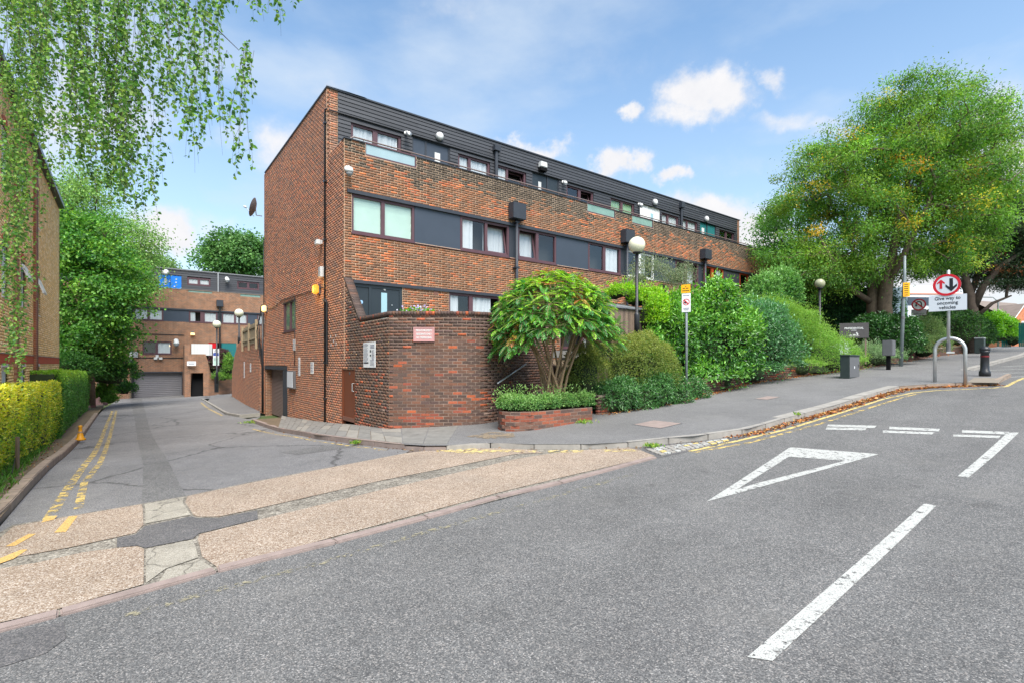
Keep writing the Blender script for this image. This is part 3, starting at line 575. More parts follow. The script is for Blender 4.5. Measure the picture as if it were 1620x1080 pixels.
# ------------------------------------------------------------------ brickwork
BR_L, BR_H, JT = .211, .061, .014
def pal_front(s, z, ztop=None):
    n = len(s); r = rng.random(n); big = vn(s*.55, z*.9, 3); cl_ = vn(s*2.1, z*4.0, 5)
    base = np.array([lin(128,90,66), lin(116,84,64), lin(138,94,68), lin(106,80,64), lin(148,96,66)])[rng.integers(0, 5, n)]
    dark = np.array([lin(102,86,74), lin(108,86,72)])[rng.integers(0, 2, n)]
    org = np.array([lin(188,104,64), lin(174,94,60), lin(198,114,68), lin(160,88,62)])[rng.integers(0, 4, n)]
    po = np.clip(.05+.52*np.clip((cl_-.66)/.16, 0, 1)+.12*np.clip((big-.5)/.3, 0, 1), 0, .7)
    c = np.where((r < po)[:, None], org, base); r2 = rng.random(n); c = np.where(((r2 < .14) & (r >= po))[:, None], dark, c); c = c*.72+c.mean(0)*.28
    if ztop is not None:
        k = np.clip((z-(ztop-.95))/.6+1.1*(vn(s*.8, z*.5, 9)-.5), 0, 1)*np.clip((s+1)/3, .4, 1)
        soot = np.array(lin(78,69,61))*rng.uniform(.7, 1.35, n)[:, None]; kk = (rng.random(n) < k*.92)[:, None]
        c = np.where(kk, soot, c)
    return c*rng.uniform(.85, 1.15, n)[:, None]
def pal_flank(s, z):
    n = len(s); r = rng.random(n); big = vn(s*.4, z*.6, 13)
    base = np.array([lin(162,112,86), lin(150,104,84), lin(138,102,86), lin(170,116,86), lin(130,98,84)])[rng.integers(0, 5, n)]
    org = np.array([lin(184,118,88), lin(176,108,82)])[rng.integers(0, 2, n)]; dark = np.array(lin(112,94,86))
    c = np.where((r < .12+.3*(big-.4))[:, None], org, base); c = np.where((r > .90)[:, None], dark, c); c = (c*.7+c.mean(0)*.3)*1.10
    return c*rng.uniform(.9, 1.1, n)[:, None]
def pal_pod(s, z):
    n = len(s); r = rng.random(n); cl_ = vn(s*1.1+4, z*2.2, 21); big = vn(s*.5, z*.5, 22); edge = np.clip(1-np.abs(s-.0)/1.0, 0, 1); low = np.clip((EYE-.2-z)/1.2, 0, 1)
    base = np.array([lin(100,74,62), lin(92,72,64), lin(108,80,66), lin(86,72,66), lin(114,78,62)])[rng.integers(0, 5, n)]
    red = np.array([lin(158,82,58), lin(166,86,58), lin(144,76,60), lin(182,92,54)])[rng.integers(0, 4, n)]; dark = np.array([lin(76,66,62), lin(82,68,66)])[rng.integers(0, 2, n)]
    po = np.clip(.06+.75*np.clip((cl_-.58)/.2, 0, 1)*(.22+.78*low)+.25*low*edge-.25*np.clip((s-2.2)/1.0, 0, 1), 0, .85)
    c = np.where((r < po)[:, None], red, base); c = np.where((rng.random(n) < .2+.5*np.clip((z-EYE-.65)/.5, 0, 1)*np.clip(s/1.0, 0, 1))[:, None] & (r >= po)[:, None], dark, c)
    pale = (rng.random(n) < .004+.05*np.clip((vn(s*1.6, z*2.6, 41)-.72)/.1, 0, 1))[:, None]; c = np.where(pale, np.array(lin(140,118,106)), c); c = c*.74+c.mean(0)*.26
    return c*rng.uniform(.85, 1.15, n)[:, None]
class Path:
    """a wall that follows a line on plan"""
    def __init__(s, pts, step=.05):
        P = np.array(pts, float); seg = np.linalg.norm(np.diff(P, axis=0), axis=1); s.c = np.r_[0, np.cumsum(seg)]; s.P = P; s.L = s.c[-1]
    def xy(s, a): return np.stack([np.interp(a, s.c, s.P[:, 0]), np.interp(a, s.c, s.P[:, 1])], -1)
    def p(s, a, d, z):
        a, d, z = np.broadcast_arrays(np.asarray(a, float), np.asarray(d, float), np.asarray(z, float))
        q0 = s.xy(np.clip(a-.04, 0, s.L)); q1 = s.xy(np.clip(a+.04, 0, s.L)); t = q1-q0; t /= np.linalg.norm(t, axis=-1, keepdims=True)+1e-9
        q = s.xy(a); return np.stack([q[..., 0]+t[..., 1]*d, q[..., 1]-t[..., 0]*d, z], -1)
def lay(a0, a1, z0, z1, openings=(), zbot=None, ztop=None, skip=None):
    """courses of stretcher bond between a0 and a1; returns pieces (s0, s1, z) clipped at the openings"""
    out = []; k0 = int(math.floor(z0/.075)); k1 = int(math.ceil(z1/.075))
    for k in range(k0, k1):
        z = k*.075; zc = z+.0325; iv = [(a0, a1)]
        for (o0, o1, oz0, oz1) in openings:
            if oz0 < zc < oz1:
                nv = []
                for (p, q) in iv:
                    if o1 <= p or o0 >= q: nv.append((p, q)); continue
                    if o0 > p: nv.append((p, o0))
                    if o1 < q: nv.append((o1, q))
                iv = nv
        for (p, q) in iv:
            i = math.floor(p/.225)-1
            while True:
                s0 = i*.225+(.1125 if k % 2 else 0); s1 = s0+BR_L; i += 1
                if s0 >= q: break
                u0, u1 = max(s0, p), min(s1, q)
                if u1-u0 < .02: continue
                m = (u0+u1)/2
                if ztop is not None and zc > ztop(m): continue
                if zbot is not None and z+.075 < zbot(m): continue
                out.append((u0, u1, z))
    return np.array(out)
def brick_mesh(name, fr, pcs, col, parent, depth=.03, m='brick', stuff=True):
    s0, s1, z = pcs[:, 0], pcs[:, 1], pcs[:, 2]; n = len(pcs); j = rng.uniform(-.002, .002, n)
    V = np.stack([fr.p(s0, j, z), fr.p(s1, j, z), fr.p(s1, j, z+BR_H), fr.p(s0, j, z+BR_H), fr.p(s0, -depth, z), fr.p(s1, -depth, z), fr.p(s1, -depth, z+BR_H), fr.p(s0, -depth, z+BR_H)], 1)
    fc = np.array([0,1,2,3, 3,2,6,7, 4,5,1,0, 4,0,3,7, 1,5,6,2]); loops = (np.arange(n)[:, None]*8+fc[None]).ravel()
    o = raw(name, V.reshape(-1, 3), loops, 4, M[m], parent, np.repeat(col, 5, 0))
    if stuff: o['kind'] = 'stuff'
    return o
def mortar_mesh(name, fr, pcs, parent, m='mortar', d=-.0035):
    s0, s1, z = pcs[:, 0]-.012, pcs[:, 1]+.012, pcs[:, 2]-.01; n = len(pcs)
    V = np.stack([fr.p(s0, d, z), fr.p(s1, d, z), fr.p(s1, d, z+.085), fr.p(s0, d, z+.085)], 1)
    return raw(name, V.reshape(-1, 3), np.arange(n*4), 4, M[m], parent)
_bm = {}
def brick_piece(fr, s0, s1, z, c, parent, depth=.03):
    key = round(depth, 3)
    if key not in _bm:
        mb = MB(); mb.box((-.5, 0, 0), (1, 0, 0), (0, depth, 0), (0, 0, BR_H)); me = bpy.data.meshes.new('brick'); me.from_pydata(mb.v, [], mb.f); me.materials.append(M['brick_obj']); _bm[key] = me
    o = bpy.data.objects.new('brick', _bm[key]); COL.objects.link(o); o.parent = parent
    a, b = fr.p(s0, 0, z), fr.p(s1, 0, z); t = b-a
    o.location = tuple((a+b)/2-woff(parent)+np.array([0, 0, 0])); o.rotation_euler = (random.uniform(-.006, .006), 0, math.atan2(t[1], t[0])+random.uniform(-.006, .006)); o.scale = (np.linalg.norm(t), 1, 1)
    o.color = (*map(float, c), 1)
    return o

# ------------------------------------------------------------------ the brick block of flats
ZH2 = float(FRONT.z(556, 306)); ZB2 = float(FRONT.z(552, 299.5)); ZS2 = float(FRONT.z(556, 367.5)); ZPAR = float(FRONT.z(545, 218.5))
ZH1 = float(FRONT.z(560, 448)); ZB1 = float(FRONT.z(558, 442.6)); ZROOF = float(TOP.z(519, 140)); ZPOD = EYE+1.185
AEND = 27.2; TEND = float(TOP.a(1166)); ZTER = ZB2+.45
BLOCK = thing('apartment_block', 'long dark brick block with black boarded top storey and curved podium on the street corner', 'building', (C0[0], C0[1], EYE-1.9))
fa, ta, fz, tz = FRONT.a, TOP.a, FRONT.z, TOP.z
inserts = [(fa(577.5), fa(659), ), (fa(929), fa(974)), (fa(1000), fa(1034))]
ZI = float(FRONT.z(577.5, 245)); ops = [(fa(556), AEND, ZS2, ZB2), (fa(549), fa(556), ZH2, ZB2), (fa(559), fa(637), 0, ZB1), (fa(637), AEND, ZH1, ZB1), (fa(710), fa(792), EYE, ZB1), (8.6, 11.2, EYE, ZB1), (13.2, 15.8, EYE, ZB1)]
ops += [(i[0], i[1], ZI, 99) for i in inserts]
pc = lay(0, AEND, EYE+.2, ZPAR, ops); cc = pal_front((pc[:, 0]+pc[:, 1])/2, pc[:, 2], ZPAR)
fw = mortar_mesh('front_wall', FRONT, pc, BLOCK); brick_mesh('brick', FRONT, pc, cc, fw)
# flank with garage, small window, brown door; its top steps from podium to parapet to roof
bF = FLANK.a
def flank_top(b): return ZPOD-.03 if b < -1.18 else (ZPOD+(b+1.18)/1.18*(EYE+2.45-ZPOD) if b < 0 else (ZPAR if b < 1.65 else ZROOF))
def flank_bot(b): q = FLANK.p(b, .05, 0); return float(gz(q[0], q[1]))
GD = (float(bF(454.5)), float(bF(415.0)), -5, float(FLANK.z(454, 579))); FW_ = (float(bF(467.5)), float(bF(447.5)), float(FLANK.z(467, 522.5)), float(FLANK.z(467, 471.5)))
BD = (-.86, .23, -5, float(FLANK.z(550, 582.5)))
FB1 = 11.05
pf = lay(-3.2, FB1, EYE-2.6, ZROOF, [GD, FW_, BD], flank_bot, flank_top)
mid = (pf[:, 0]+pf[:, 1])/2
cf = np.where((mid < -.2)[:, None], pal_pod(mid+3.2-3.2*0-1.6, pf[:, 2]), pal_flank(mid, pf[:, 2]))
# FLANK runs away from the viewer with its outside on the left: mirror so that brick faces look outwards
class Flip:
    def __init__(s, fr): s.fr = fr
    def p(s, a, d, z): return s.fr.p(-np.asarray(a), d, z)
pfm = pf.copy(); pfm[:, 0], pfm[:, 1] = -pf[:, 1], -pf[:, 0]; FLK = Flip(FLANK)
kw = mortar_mesh('flank_wall', FLK, pfm, BLOCK); brick_mesh('brick', FLK, pfm, cf, kw)
# brick return beside the boarded top storey, and the parapet's end face
pr = lay(0, .34, ZPAR-.5, ZROOF-.02); rw = mortar_mesh('return_wall', TOP, pr, BLOCK); brick_mesh('brick', TOP, pr, pal_flank(pr[:, 0], pr[:, 2]), rw)
# podium wall: front face, then curving away beside the steps
A3 = FLANK.p(-3.2, 0, 0)[:2]
pp = [tuple(A3)]+[(-2.4, 12.45), (-1.7, 12.42), (-1.25, 12.45)]
for t in np.linspace(.1, 1, 8): q = t*math.radians(62); pp.append((-1.25+1.05*math.sin(q), 12.45+1.05*(1-math.cos(q))))
pp += [(0.16, 14.0), (0.62, 14.9), (1.3, 16.0)]
POD = Path(pp)
def pod_bot(s): q = POD.p(s, .1, 0); return float(gz(q[0], q[1]))+.02
pb = lay(0, POD.L, EYE-2.1, ZPOD-.02, (), pod_bot); cb = pal_pod((pb[:, 0]+pb[:, 1])/2, pb[:, 2])
pw = mortar_mesh('podium_wall', POD, pb, BLOCK, 'mortar_dark')
ctr = POD.p((pb[:, 0]+pb[:, 1])/2, 0, pb[:, 2]); dist = np.linalg.norm(ctr-np.array([0, 0, EYE]), axis=1); full = (pb[:, 1]-pb[:, 0]) > .2
score = np.where(full & (pb[:, 0] < 2.2), dist+.6*(pb[:, 2]), 99); pick = np.argsort(score)[:298]; ind = np.zeros(len(pb), bool); ind[pick] = True
for k in np.where(ind)[0]: brick_piece(POD, pb[k, 0], pb[k, 1], pb[k, 2], cb[k], pw)
brick_mesh('brick', POD, pb[~ind], cb[~ind], pw)
# brick on edge coping of podium and of the raked wing
def soldier(fr, a0, a1, zf, d0, d1, parent, palette, name='coping'):
    n = int((a1-a0)/.075); mb_v = []; cols = []
    mb = MB()
    for i in range(n):
        p, q = a0+i*.075+.004, a0+(i+1)*.075-.004; za, zb = zf(p), zf(q); j = random.uniform(-.004, .004)
        mb.add([fr.p(p, d0, za-.10), fr.p(q, d0, zb-.10), fr.p(q, d1, zb-.10), fr.p(p, d1, za-.10), fr.p(p, d0, za+j), fr.p(q, d0, zb+j), fr.p(q, d1, zb+j), fr.p(p, d1, za+j)], [(0,3,2,1),(4,5,6,7),(0,1,5,4),(1,2,6,5),(2,3,7,6),(3,0,4,7)])
    col = np.repeat(palette(np.linspace(a0, a1, n), np.full(n, EYE+1.1)), 6, 0)
    o = raw(name, mb.v, np.array(mb.f).ravel(), 4, M['brick'], parent, col); o['kind'] = 'stuff'; return o
soldier(POD, 0, POD.L, lambda s: ZPOD+.09, .012, -.215, pw, pal_pod)
class FlipF:
    pass
soldier(FLK, 1.2, 3.2, lambda s: ZPOD+.09, .012, -.215, kw, pal_pod)
soldier(FLK, 0.0, 1.2, lambda s: ZPOD+.09+(1.18-min(s, 1.18))/1.18*(EYE+2.47-ZPOD), .012, -.225, kw, pal_pod)
MB().prism([FLANK.p(-1.2, -.02, EYE), FLANK.p(-1.2, -.02, ZPOD+.06), FLANK.p(0, -.02, EYE+2.42), FLANK.p(0, -.02, EYE)], np.r_[E1*.19, 0]).build('wing_core', M['mortar_dark'], kw)
MB().prism([POD.p(s, -.03, EYE-1.4) for s in np.linspace(0, POD.L, 24)]+[POD.p(s, -.2, EYE-1.4) for s in np.linspace(POD.L, 0, 24)], (0, 0, 1.4+ZPOD-EYE-.02)).build('podium_core', M['mortar_dark'], pw)
# core, terrace, roof
mb = MB(); mb.fbox(FRONT, .62, AEND, -.5, -10.6, EYE-3, ZTER); mb.build('inner_shell', M['dark_interior'], BLOCK)
mb = MB(); mb.fbox(TOP, .25, TEND-.05, -.5, -9.0, ZTER+.01, ZROOF-.05); mb.build('inner_shell', M['dark_interior'], BLOCK)
mb = MB(); mb.fbox(FRONT, .02, AEND, -.03, -1.62, ZTER-.15, ZTER); mb.build('terrace_floor', M['slab'], BLOCK)
mb = MB(); mb.fbox(FRONT, .06, AEND, -.035, -.24, ZTER, ZPAR-.35); mb.build('parapet_core', M['mortar_dark'], BLOCK)
mb = MB(); mb.fbox(FLANK, -2.9, 0.0, -.25, -7.5, EYE+.2, EYE+.42); mb.build('entrance_deck', M['slab'], BLOCK)
mb = MB(); mb.fbox(TOP, -.03, TEND+.3, .05, -9.2, ZROOF-.0, ZROOF+.05); mb.build('roof', M['dark_metal'], BLOCK)
mb = MB(); mb.fbox(TOP, TEND, TEND+.22, .02, -9.0, ZTER, ZROOF-.004); mb.build('end_wall', M['brick_far2'], BLOCK)
MB().fbox(FRONT, AEND, AEND+.22, 0, -10.6, EYE-1.5, ZPAR).build('end_wall', M['brick_far2'], BLOCK); MB().fbox(FLANK, FB1-.2, FB1-.004, -.02, -8, EYE-2.6, ZROOF-.01).build('end_wall', M['brick_far'], BLOCK)
mb = MB(); mb.fbox(FRONT, -.02, inserts[0][0], .03, -.25, ZPAR-.0, ZPAR+.035)
for i, j in zip([x[1] for x in inserts], [x[0] for x in inserts[1:]]+[AEND]): mb.fbox(FRONT, i, j, .02, -.25, ZPAR, ZPAR+.03)
mb.build('parapet_coping', M['dark_metal'], BLOCK)
mb = MB(); mb.tube([FRONT.p(.15, -.06, ZPAR+.03), FRONT.p(.3, -.06, ZPAR+.13), FRONT.p(AEND+3, -.06, ZPAR+.13)], .024, 8)
for a in np.arange(.6, AEND, 1.6): mb.tube([FRONT.p(a, -.06, ZPAR), FRONT.p(a, -.06, ZPAR+.12)], .012, 6)
mb.build('parapet_rail', mat('rail', lin(120,104,100), .45), BLOCK)
for k, i in enumerate(inserts):
    mb = MB(); mb.fbox(FRONT, i[0]+.03, i[1]-.03, -.05, -.07, ZI+.04, ZPAR+.02); f = MB()
    f.fbox(FRONT, i[0], i[1], -.02, -.12, ZI-.04, ZI+.04); f.fbox(FRONT, i[0], i[0]+.04, -.02, -.1, ZI+.04, ZPAR+.02); f.fbox(FRONT, i[1]-.04, i[1], -.02, -.1, ZI+.04, ZPAR+.02); f.fbox(FRONT, i[0], i[1], -.02, -.12, ZPAR+.02, ZPAR+.06)
    o = f.build('parapet_glazing', M['frame'], BLOCK); mb.build('pane', M['glass_insert'] if k == 0 else M['glass_green'], o)
mb = MB(); mb.fbox(FRONT, AEND-1.6, AEND+.1, -.02, -.06, ZPAR-.35, ZPAR+.1); mb.build('screen_panel', M['white'], BLOCK)
# lintel bands
MB().fbox(FRONT, fa(549), AEND, .045, -.1, ZH2+.002, ZB2-.002).build('lintel_band', M['dark_metal'], BLOCK)
MB().fbox(FRONT, fa(559), AEND, .04, -.1, ZH1+.002, ZB1-.002).build('lintel_band', M['dark_metal'], BLOCK)
# windows
def wavy(fr, a0, a1, z0, z1, d, amp=.03, drape=0):
    n = max(10, int((a1-a0)/.035)); vs = []; fs = []
    for i in range(n+1):
        a = a0+(a1-a0)*i/n; dd = d+amp*math.sin(a*38+math.sin(a*11)*2)
        vs += [fr.p(a, dd, z0), fr.p(a, dd*.9+.1*d, z1)]
    return vs, [(2*i, 2*i+2, 2*i+3, 2*i+1) for i in range(n)]
def window(parent, fr, a0, a1, z0, z1, panes, m='frame', fwid=.075, d=-.03, mullion=None, name='window', sill=True):
    mb = MB(); w = fwid
    mb.fbox(fr, a0, a1, d, d-.09, z0, z0+w); mb.fbox(fr, a0, a1, d, d-.09, z1-w, z1); mb.fbox(fr, a0, a0+w, d+.002, d-.09, z0+w, z1-w); mb.fbox(fr, a1-w, a1, d+.002, d-.09, z0+w, z1-w)
    if sill: mb.fbox(fr, a0-.01, a1+.01, .025, d-.05, z0-.03, z0-.001)
    for (p, q), (p2, q2) in zip([x[:2] for x in panes], [x[:2] for x in panes[1:]]): mb.fbox(fr, q, p2, d-.003, d-.088, z0+w, z1-w)
    o = mb.build(name, M[m], parent)
    for (p, q, kind, tilt) in panes:
        b = MB(); e = .012; t = .05
        y0, y1 = z0+w, z1-w; dt = -.02-(.16 if tilt else 0)
        dz_ = lambda z: d-.05+dt*((z-y0)/(y1-y0)) if tilt else d-.05
        b.add([fr.p(p+e, dz_(y0), y0+e), fr.p(q-e, dz_(y0), y0+e), fr.p(q-e, dz_(y1), y1-e), fr.p(p+e, dz_(y1), y1-e)], [(0, 1, 2, 3)])
        po = b.build('pane', M['glass'], o)
        if tilt:
            s = MB()
            for (x0, x1, h0, h1) in ((p, p+t, y0, y1), (q-t, q, y0, y1), (p+t, q-t, y0, y0+t), (p+t, q-t, y1-t, y1)):
                s.add([fr.p(x0, dz_(h0)+.02, h0), fr.p(x1, dz_(h0)+.02, h0), fr.p(x1, dz_(h1)+.02, h1), fr.p(x0, dz_(h1)+.02, h1), fr.p(x0, dz_(h0)-.02, h0), fr.p(x1, dz_(h0)-.02, h0), fr.p(x1, dz_(h1)-.02, h1), fr.p(x0, dz_(h1)-.02, h1)], [(0,1,2,3),(7,6,5,4),(0,4,5,1),(1,5,6,2),(2,6,7,3),(3,7,4,0)])
            s.build('opening_sash', M[m], o)
        off = d-.085-(.2 if tilt else 0)
        if kind in ('curtain_glare', 'half', 'halfr'):
            c0, c1 = (p, q) if kind == 'curtain_glare' else ((p, p+(q-p)*.45) if kind == 'half' else (q-(q-p)*.5, q))
            v_, f_ = wavy(fr, c0-.02, c1+.02, y0-.02, y1, off, .02); MB().add(v_, f_).build('curtain_glare', M['curtain_glare'], o, True)
        elif kind in ('blind', 'blindg'):
            bm_ = MB(); n = 4; hh = (y1-y0)/n
            for i in range(n): bm_.add([fr.p(p-.02, off-.012, y0+i*hh), fr.p(q+.02, off-.012, y0+i*hh), fr.p(q+.02, off+.006, y0+(i+1)*hh), fr.p(p-.02, off+.006, y0+(i+1)*hh)], [(0, 1, 2, 3)])
            bm_.build('blind', M['blind' if kind == 'blind' else 'blind_green'], o)
    return o
def spl(fr, *us): return [float(fr.a(u)) for u in us]
def W2(u0, u1, panes, m='frame'):
    return window(BLOCK, FRONT, fa(u0), fa(u1), ZS2, ZH2, [(float(fa(a)), float(fa(b)), k, t) for a, b, k, t in panes], m)
def P2(u0, u1, mname='panel', name='infill_panel'):
    MB().fbox(FRONT, fa(u0)+.01, fa(u1)-.01, -.03, -.09, ZS2, ZH2).build(name, M[mname], BLOCK)
W2(556, 656, [(561,604,'blind',0), (609.5,651.5,'blind',0)]); P2(656, 729)
W2(729, 806, [(735,768,'half',0), (772,803,'curtain_glare',1)]); P2(806, 820, 'dark_metal')
W2(820, 880.5, [(822.5,849,'curtain_glare',1), (853,877.5,'dark',0)]); P2(880.5, 931.5)
W2(931.5, 982.5, [(934.5,955,'dark',0), (959,979,'curtain_glare',0)]); P2(982.5, 993, 'dark_metal')
W2(993, 1035, [(996,1012,'dark',0), (1015,1033,'half',0)], 'white_pvc'); P2(1035, 1069.5)
W2(1069.5, 1105.5, [(1071.5,1085,'dark',0), (1088,1103.5,'curtain_glare',1)]); P2(1105.5, 1114.5, 'dark_metal')
W2(1114.5, 1145, [(1116,1126.5,'dark',0), (1130,1142,'halfr',0)], 'frame_red'); P2(1145, 1171, 'cladding'); W2(1171, 1185, [(1172.5,1183,'dark',0)], 'frame_red'); P2(1185, 1215, 'dark_metal')
MB().fbox(FRONT, fa(556), AEND, .03, -.08, ZS2-.05, ZS2-.032).build('window_sill', M['frame'], BLOCK)
# ground floor
window(BLOCK, FRONT, fa(710), fa(792), EYE+.62, ZH1, [(float(fa(713)), float(fa(743)), 'half', 0), (float(fa(749)), float(fa(778)), 'curtain_glare', 0)])
window(BLOCK, FRONT, 8.6, 11.2, EYE+.62, ZH1, [(8.7, 9.85, 'dark', 0), (9.95, 11.1, 'curtain_glare', 0)]); window(BLOCK, FRONT, 13.2, 15.8, EYE+.62, ZH1, [(13.3, 14.45, 'curtain_glare', 0), (14.55, 15.7, 'dark', 0)])
def door(parent, fr, a0, a1, z0, z1, m, glass=None, name='door', handle=None, d=-.04, th=.05):
    o = MB().fbox(fr, a0, a1, d, d-th, z0, z1).build(name, M[m], parent, bevel=.006)
    if glass: MB().fbox(fr, glass[0], glass[1], d+.008, d-.02, glass[2], glass[3]).build('door_glass', M[glass[4] if len(glass) > 4 else 'frosted'], o)
    if handle: MB().tube([fr.p(handle[0], d, handle[1]), fr.p(handle[0], d+.05, handle[1]), fr.p(handle[0], d+.05, handle[1]+handle[2]), fr.p(handle[0], d, handle[1]+handle[2])], .014, 6).build('door_handle', M['steel'], o)
    return o
a0, a1 = float(fa(559.5)), float(fa(636.5)); ZF = EYE+.42
mb = MB(); mb.fbox(FRONT, a0, a0+.07, -.02, -.12, ZF, ZH1); mb.fbox(FRONT, a1-.09, a1, -.02, -.12, ZF, ZH1); mb.fbox(FRONT, a0+.07, a1-.09, -.02, -.12, ZH1-.09, ZH1); mb.fbox(FRONT, float(fa(584)), float(fa(588)), -.02, -.12, ZF, ZH1-.09); mb.build('door_frame', M['door_dark'], BLOCK)
MB().fbox(FRONT, a0+.07, float(fa(584)), -.05, -.08, ZF, ZH1-.09).build('side_panel', M['door_dark'], BLOCK)
dd = door(BLOCK, FRONT, float(fa(588)), a1-.09, ZF, ZH1-.09, 'door_dark', (float(fa(603.8)), float(fa(613)), ZF+.55, float(fz(608, 463.5))), handle=None)
text('4', .15, FRONT.p(fa(609), -.03, fz(609, 458)), np.r_[E1, 0], (0, 0, 1), M['white'], dd, 'door_number')
MB().lathe(FRONT.p(fa(620.5), -.03, fz(620, 483)), [(.02, 0), (.02, .02)], 8, np.r_[-E2, 0]).build('door_knob', M['steel'], dd)
MB().lathe(FRONT.p(fa(572), -.045, fz(572, 478)), [(.06, 0), (.06, .006)], 12, np.r_[-E2, 0]).build('round_sticker', mat('sticker', lin(150,190,225), .4), BLOCK)
MB().fbox(FRONT, fa(686), fa(693), .004, -.05, fz(689, 467), fz(689, 460.5)).build('air_brick', M['kick'], BLOCK)
# flank openings
mb = MB(); g0, g1, gt = GD[0], GD[1], GD[3]; gb = EYE-2.6
gj = float(bF(447.5)); mb.fbox(FLANK, g0, gj, .0, -.05, gb, gt-.14); mb.fbox(FLANK, g1-.06, g1, .0, -.31, gb, gt-.14); mb.fbox(FLANK, g0, g1, .01, -.31, gt-.14, gt); mb.build('garage_door_frame', M['dark_metal'], BLOCK)
mb = MB(); n = 34; zz0 = EYE-2.35
gd = None
for i in range(n):
    z = zz0+i*(gt-.14-zz0)/n; h = (gt-.14-zz0)/n
    mb.add([FLANK.p(g0, -.30, z), FLANK.p(g1-.06, -.30, z), FLANK.p(g1-.06, -.275, z+h*.5), FLANK.p(g0, -.275, z+h*.5), FLANK.p(g1-.06, -.30, z+h), FLANK.p(g0, -.30, z+h)], [(0,1,2,3), (3,2,4,5)])
gd = mb.build('roller_shutter', M['shutter'], BLOCK); gd['kind'] = 'stuff'
MB().fbox(FLANK, gj+.01, gj+.09, -.02, -.06, gb, gt-.14).build('shutter_guide', M['grey_pl'], BLOCK)
window(BLOCK, FLANK, FW_[0], FW_[1], FW_[2], FW_[3], [(FW_[0]+.09, (FW_[0]+FW_[1])/2-.03, 'blindg', 0), ((FW_[0]+FW_[1])/2+.03, FW_[1]-.09, 'blindg', 0)], fwid=.08, d=-.03)
bdo = door(BLOCK, FLANK, BD[0]+.03, BD[1]-.06, flank_bot(-.4)+.17, BD[3]-.02, 'door_brown', handle=(BD[0]+.16, EYE-.78, .22), d=-.03)
MB().fbox(FLANK, BD[0]+.03, BD[1]-.07, .0, -.03, flank_bot(-.4)+.19, flank_bot(-.4)+.30).build('kick_plate', M['kick'], bdo)
MB().lathe(FLANK.p(-.36, -.028, EYE-.28), [(.05, 0), (.05, .006)], 12, np.r_[-E1, 0]).build('door_badge', M['cab_grey'], bdo)
mb = MB(); mb.fbox(FLANK, BD[1]-.06, BD[1], .004, -.1, EYE-2.2, BD[3]); mb.fbox(FLANK, BD[0], BD[0]+.03, .004, -.1, EYE-2.2, BD[3]); mb.build('door_frame', M['door_brown'], BLOCK)
# pipes, hoppers and cables
def pipe(name, fr, u, zt, zb_, r=.04, d=.06, m='dark_metal', parent=BLOCK, a=None):
    a = float(fr.a(u)) if a is None else a; return MB().tube([fr.p(a, d, zb_), fr.p(a, d, zt)], r, 8).build(name, M[m], parent, True)
for u, ut, vt, vb in ((814, 824.5, 324.5, 349.5), (988.5, 998, 366, 386.5), (1112, 1119, 396, 411.5)):
    z1_, z0_ = float(fz(u, vt)), float(fz(u, vb)); hb = MB(); a = float(fa(u)); hb.fbox(FRONT, a-.30, a+.30, .33, .02, z0_, z1_); hp = hb.build('rainwater_hopper', M['dark_metal'], BLOCK, bevel=.012)
    pipe('downpipe', FRONT, u, z0_, EYE+.3, .055, .14)
    mbk = MB()
    for z in (ZH2+.1, ZS2-.4, ZH1): mbk.fbox(FRONT, a-.09, a+.09, .20, .0, z, z+.05)
    mbk.build('pipe_bracket', M['dark_metal'], BLOCK)
p516 = float(bF(516.3)); zz_ = float(FLANK.z(516, 176)); zg = flank_bot(p516)
mb = MB(); mb.tube([FLANK.p(p516, .05, zg), FLANK.p(p516, .05, zz_-.1), FLANK.p(p516-.05, .05, zz_), FLANK.p(-.0+1.62, .03, zz_+.02)], .03, 8)
mb.tube([FLANK.p(1.62, .04, zz_+.02), TOP.p(.05, .05, zz_), TOP.p(TEND*.33, .05, zz_-.03), TOP.p(TEND-.2, .05, zz_-.05)], .022, 6); mb.build('cable_conduit', M['iron'], BLOCK, True)
mb = MB(); mb.tube([FLANK.p(p516-.2, .05, float(FLANK.z(518, 575))), FLANK.p(p516-.2, .05, float(FLANK.z(518, 479))), FLANK.p(p516, .05, float(FLANK.z(516, 474)))], .035, 8)
for v in (196, 288, 380, 476, 573, 630): mb.fbox(FLANK, p516-.07, p516+.05, .09, .0, float(FLANK.z(516, v))-.03, float(FLANK.z(516, v))+.03)
mb.build('soil_pipe', M['iron'], BLOCK)
ec = FB1-.05
mb = MB(); mb.tube([FLANK.p(ec, .07, flank_bot(ec)), FLANK.p(ec, .07, float(FLANK.z(419, 488)))], .055, 8); mb.tube([FLANK.p(ec-.1, .05, float(FLANK.z(420, 488))), FLANK.p(ec-.1, .05, float(FLANK.z(419, 380)))], .015, 6)
for k in range(4): mb.tube([FLANK.p(ec+.02, .06+.02*k, float(FLANK.z(419, 482))), FLANK.p(ec+.35+.1*k, .12+.03*k, float(FLANK.z(419, 500+8*k))), FLANK.p(ec+.25, .14, float(FLANK.z(419, 540+9*k))), FLANK.p(ec+.0, .06, float(FLANK.z(419, 575+4*k)))], .014, 5)
mb.build('cable_bundle', M['iron'], BLOCK, True)
mb = MB(); pts = [(420, 488), (433, 487), (446, 476), (470, 467), (497, 460), (512, 455)]; mb.tube([FLANK.p(bF(u), .02, FLANK.z(u, v)) for u, v in pts], .012, 5); mb.tube([FLANK.p(bF(467), .02, FLANK.z(467, v)) for v in (470, 560, 578)], .014, 5); mb.build('cable', M['iron'], BLOCK, True)
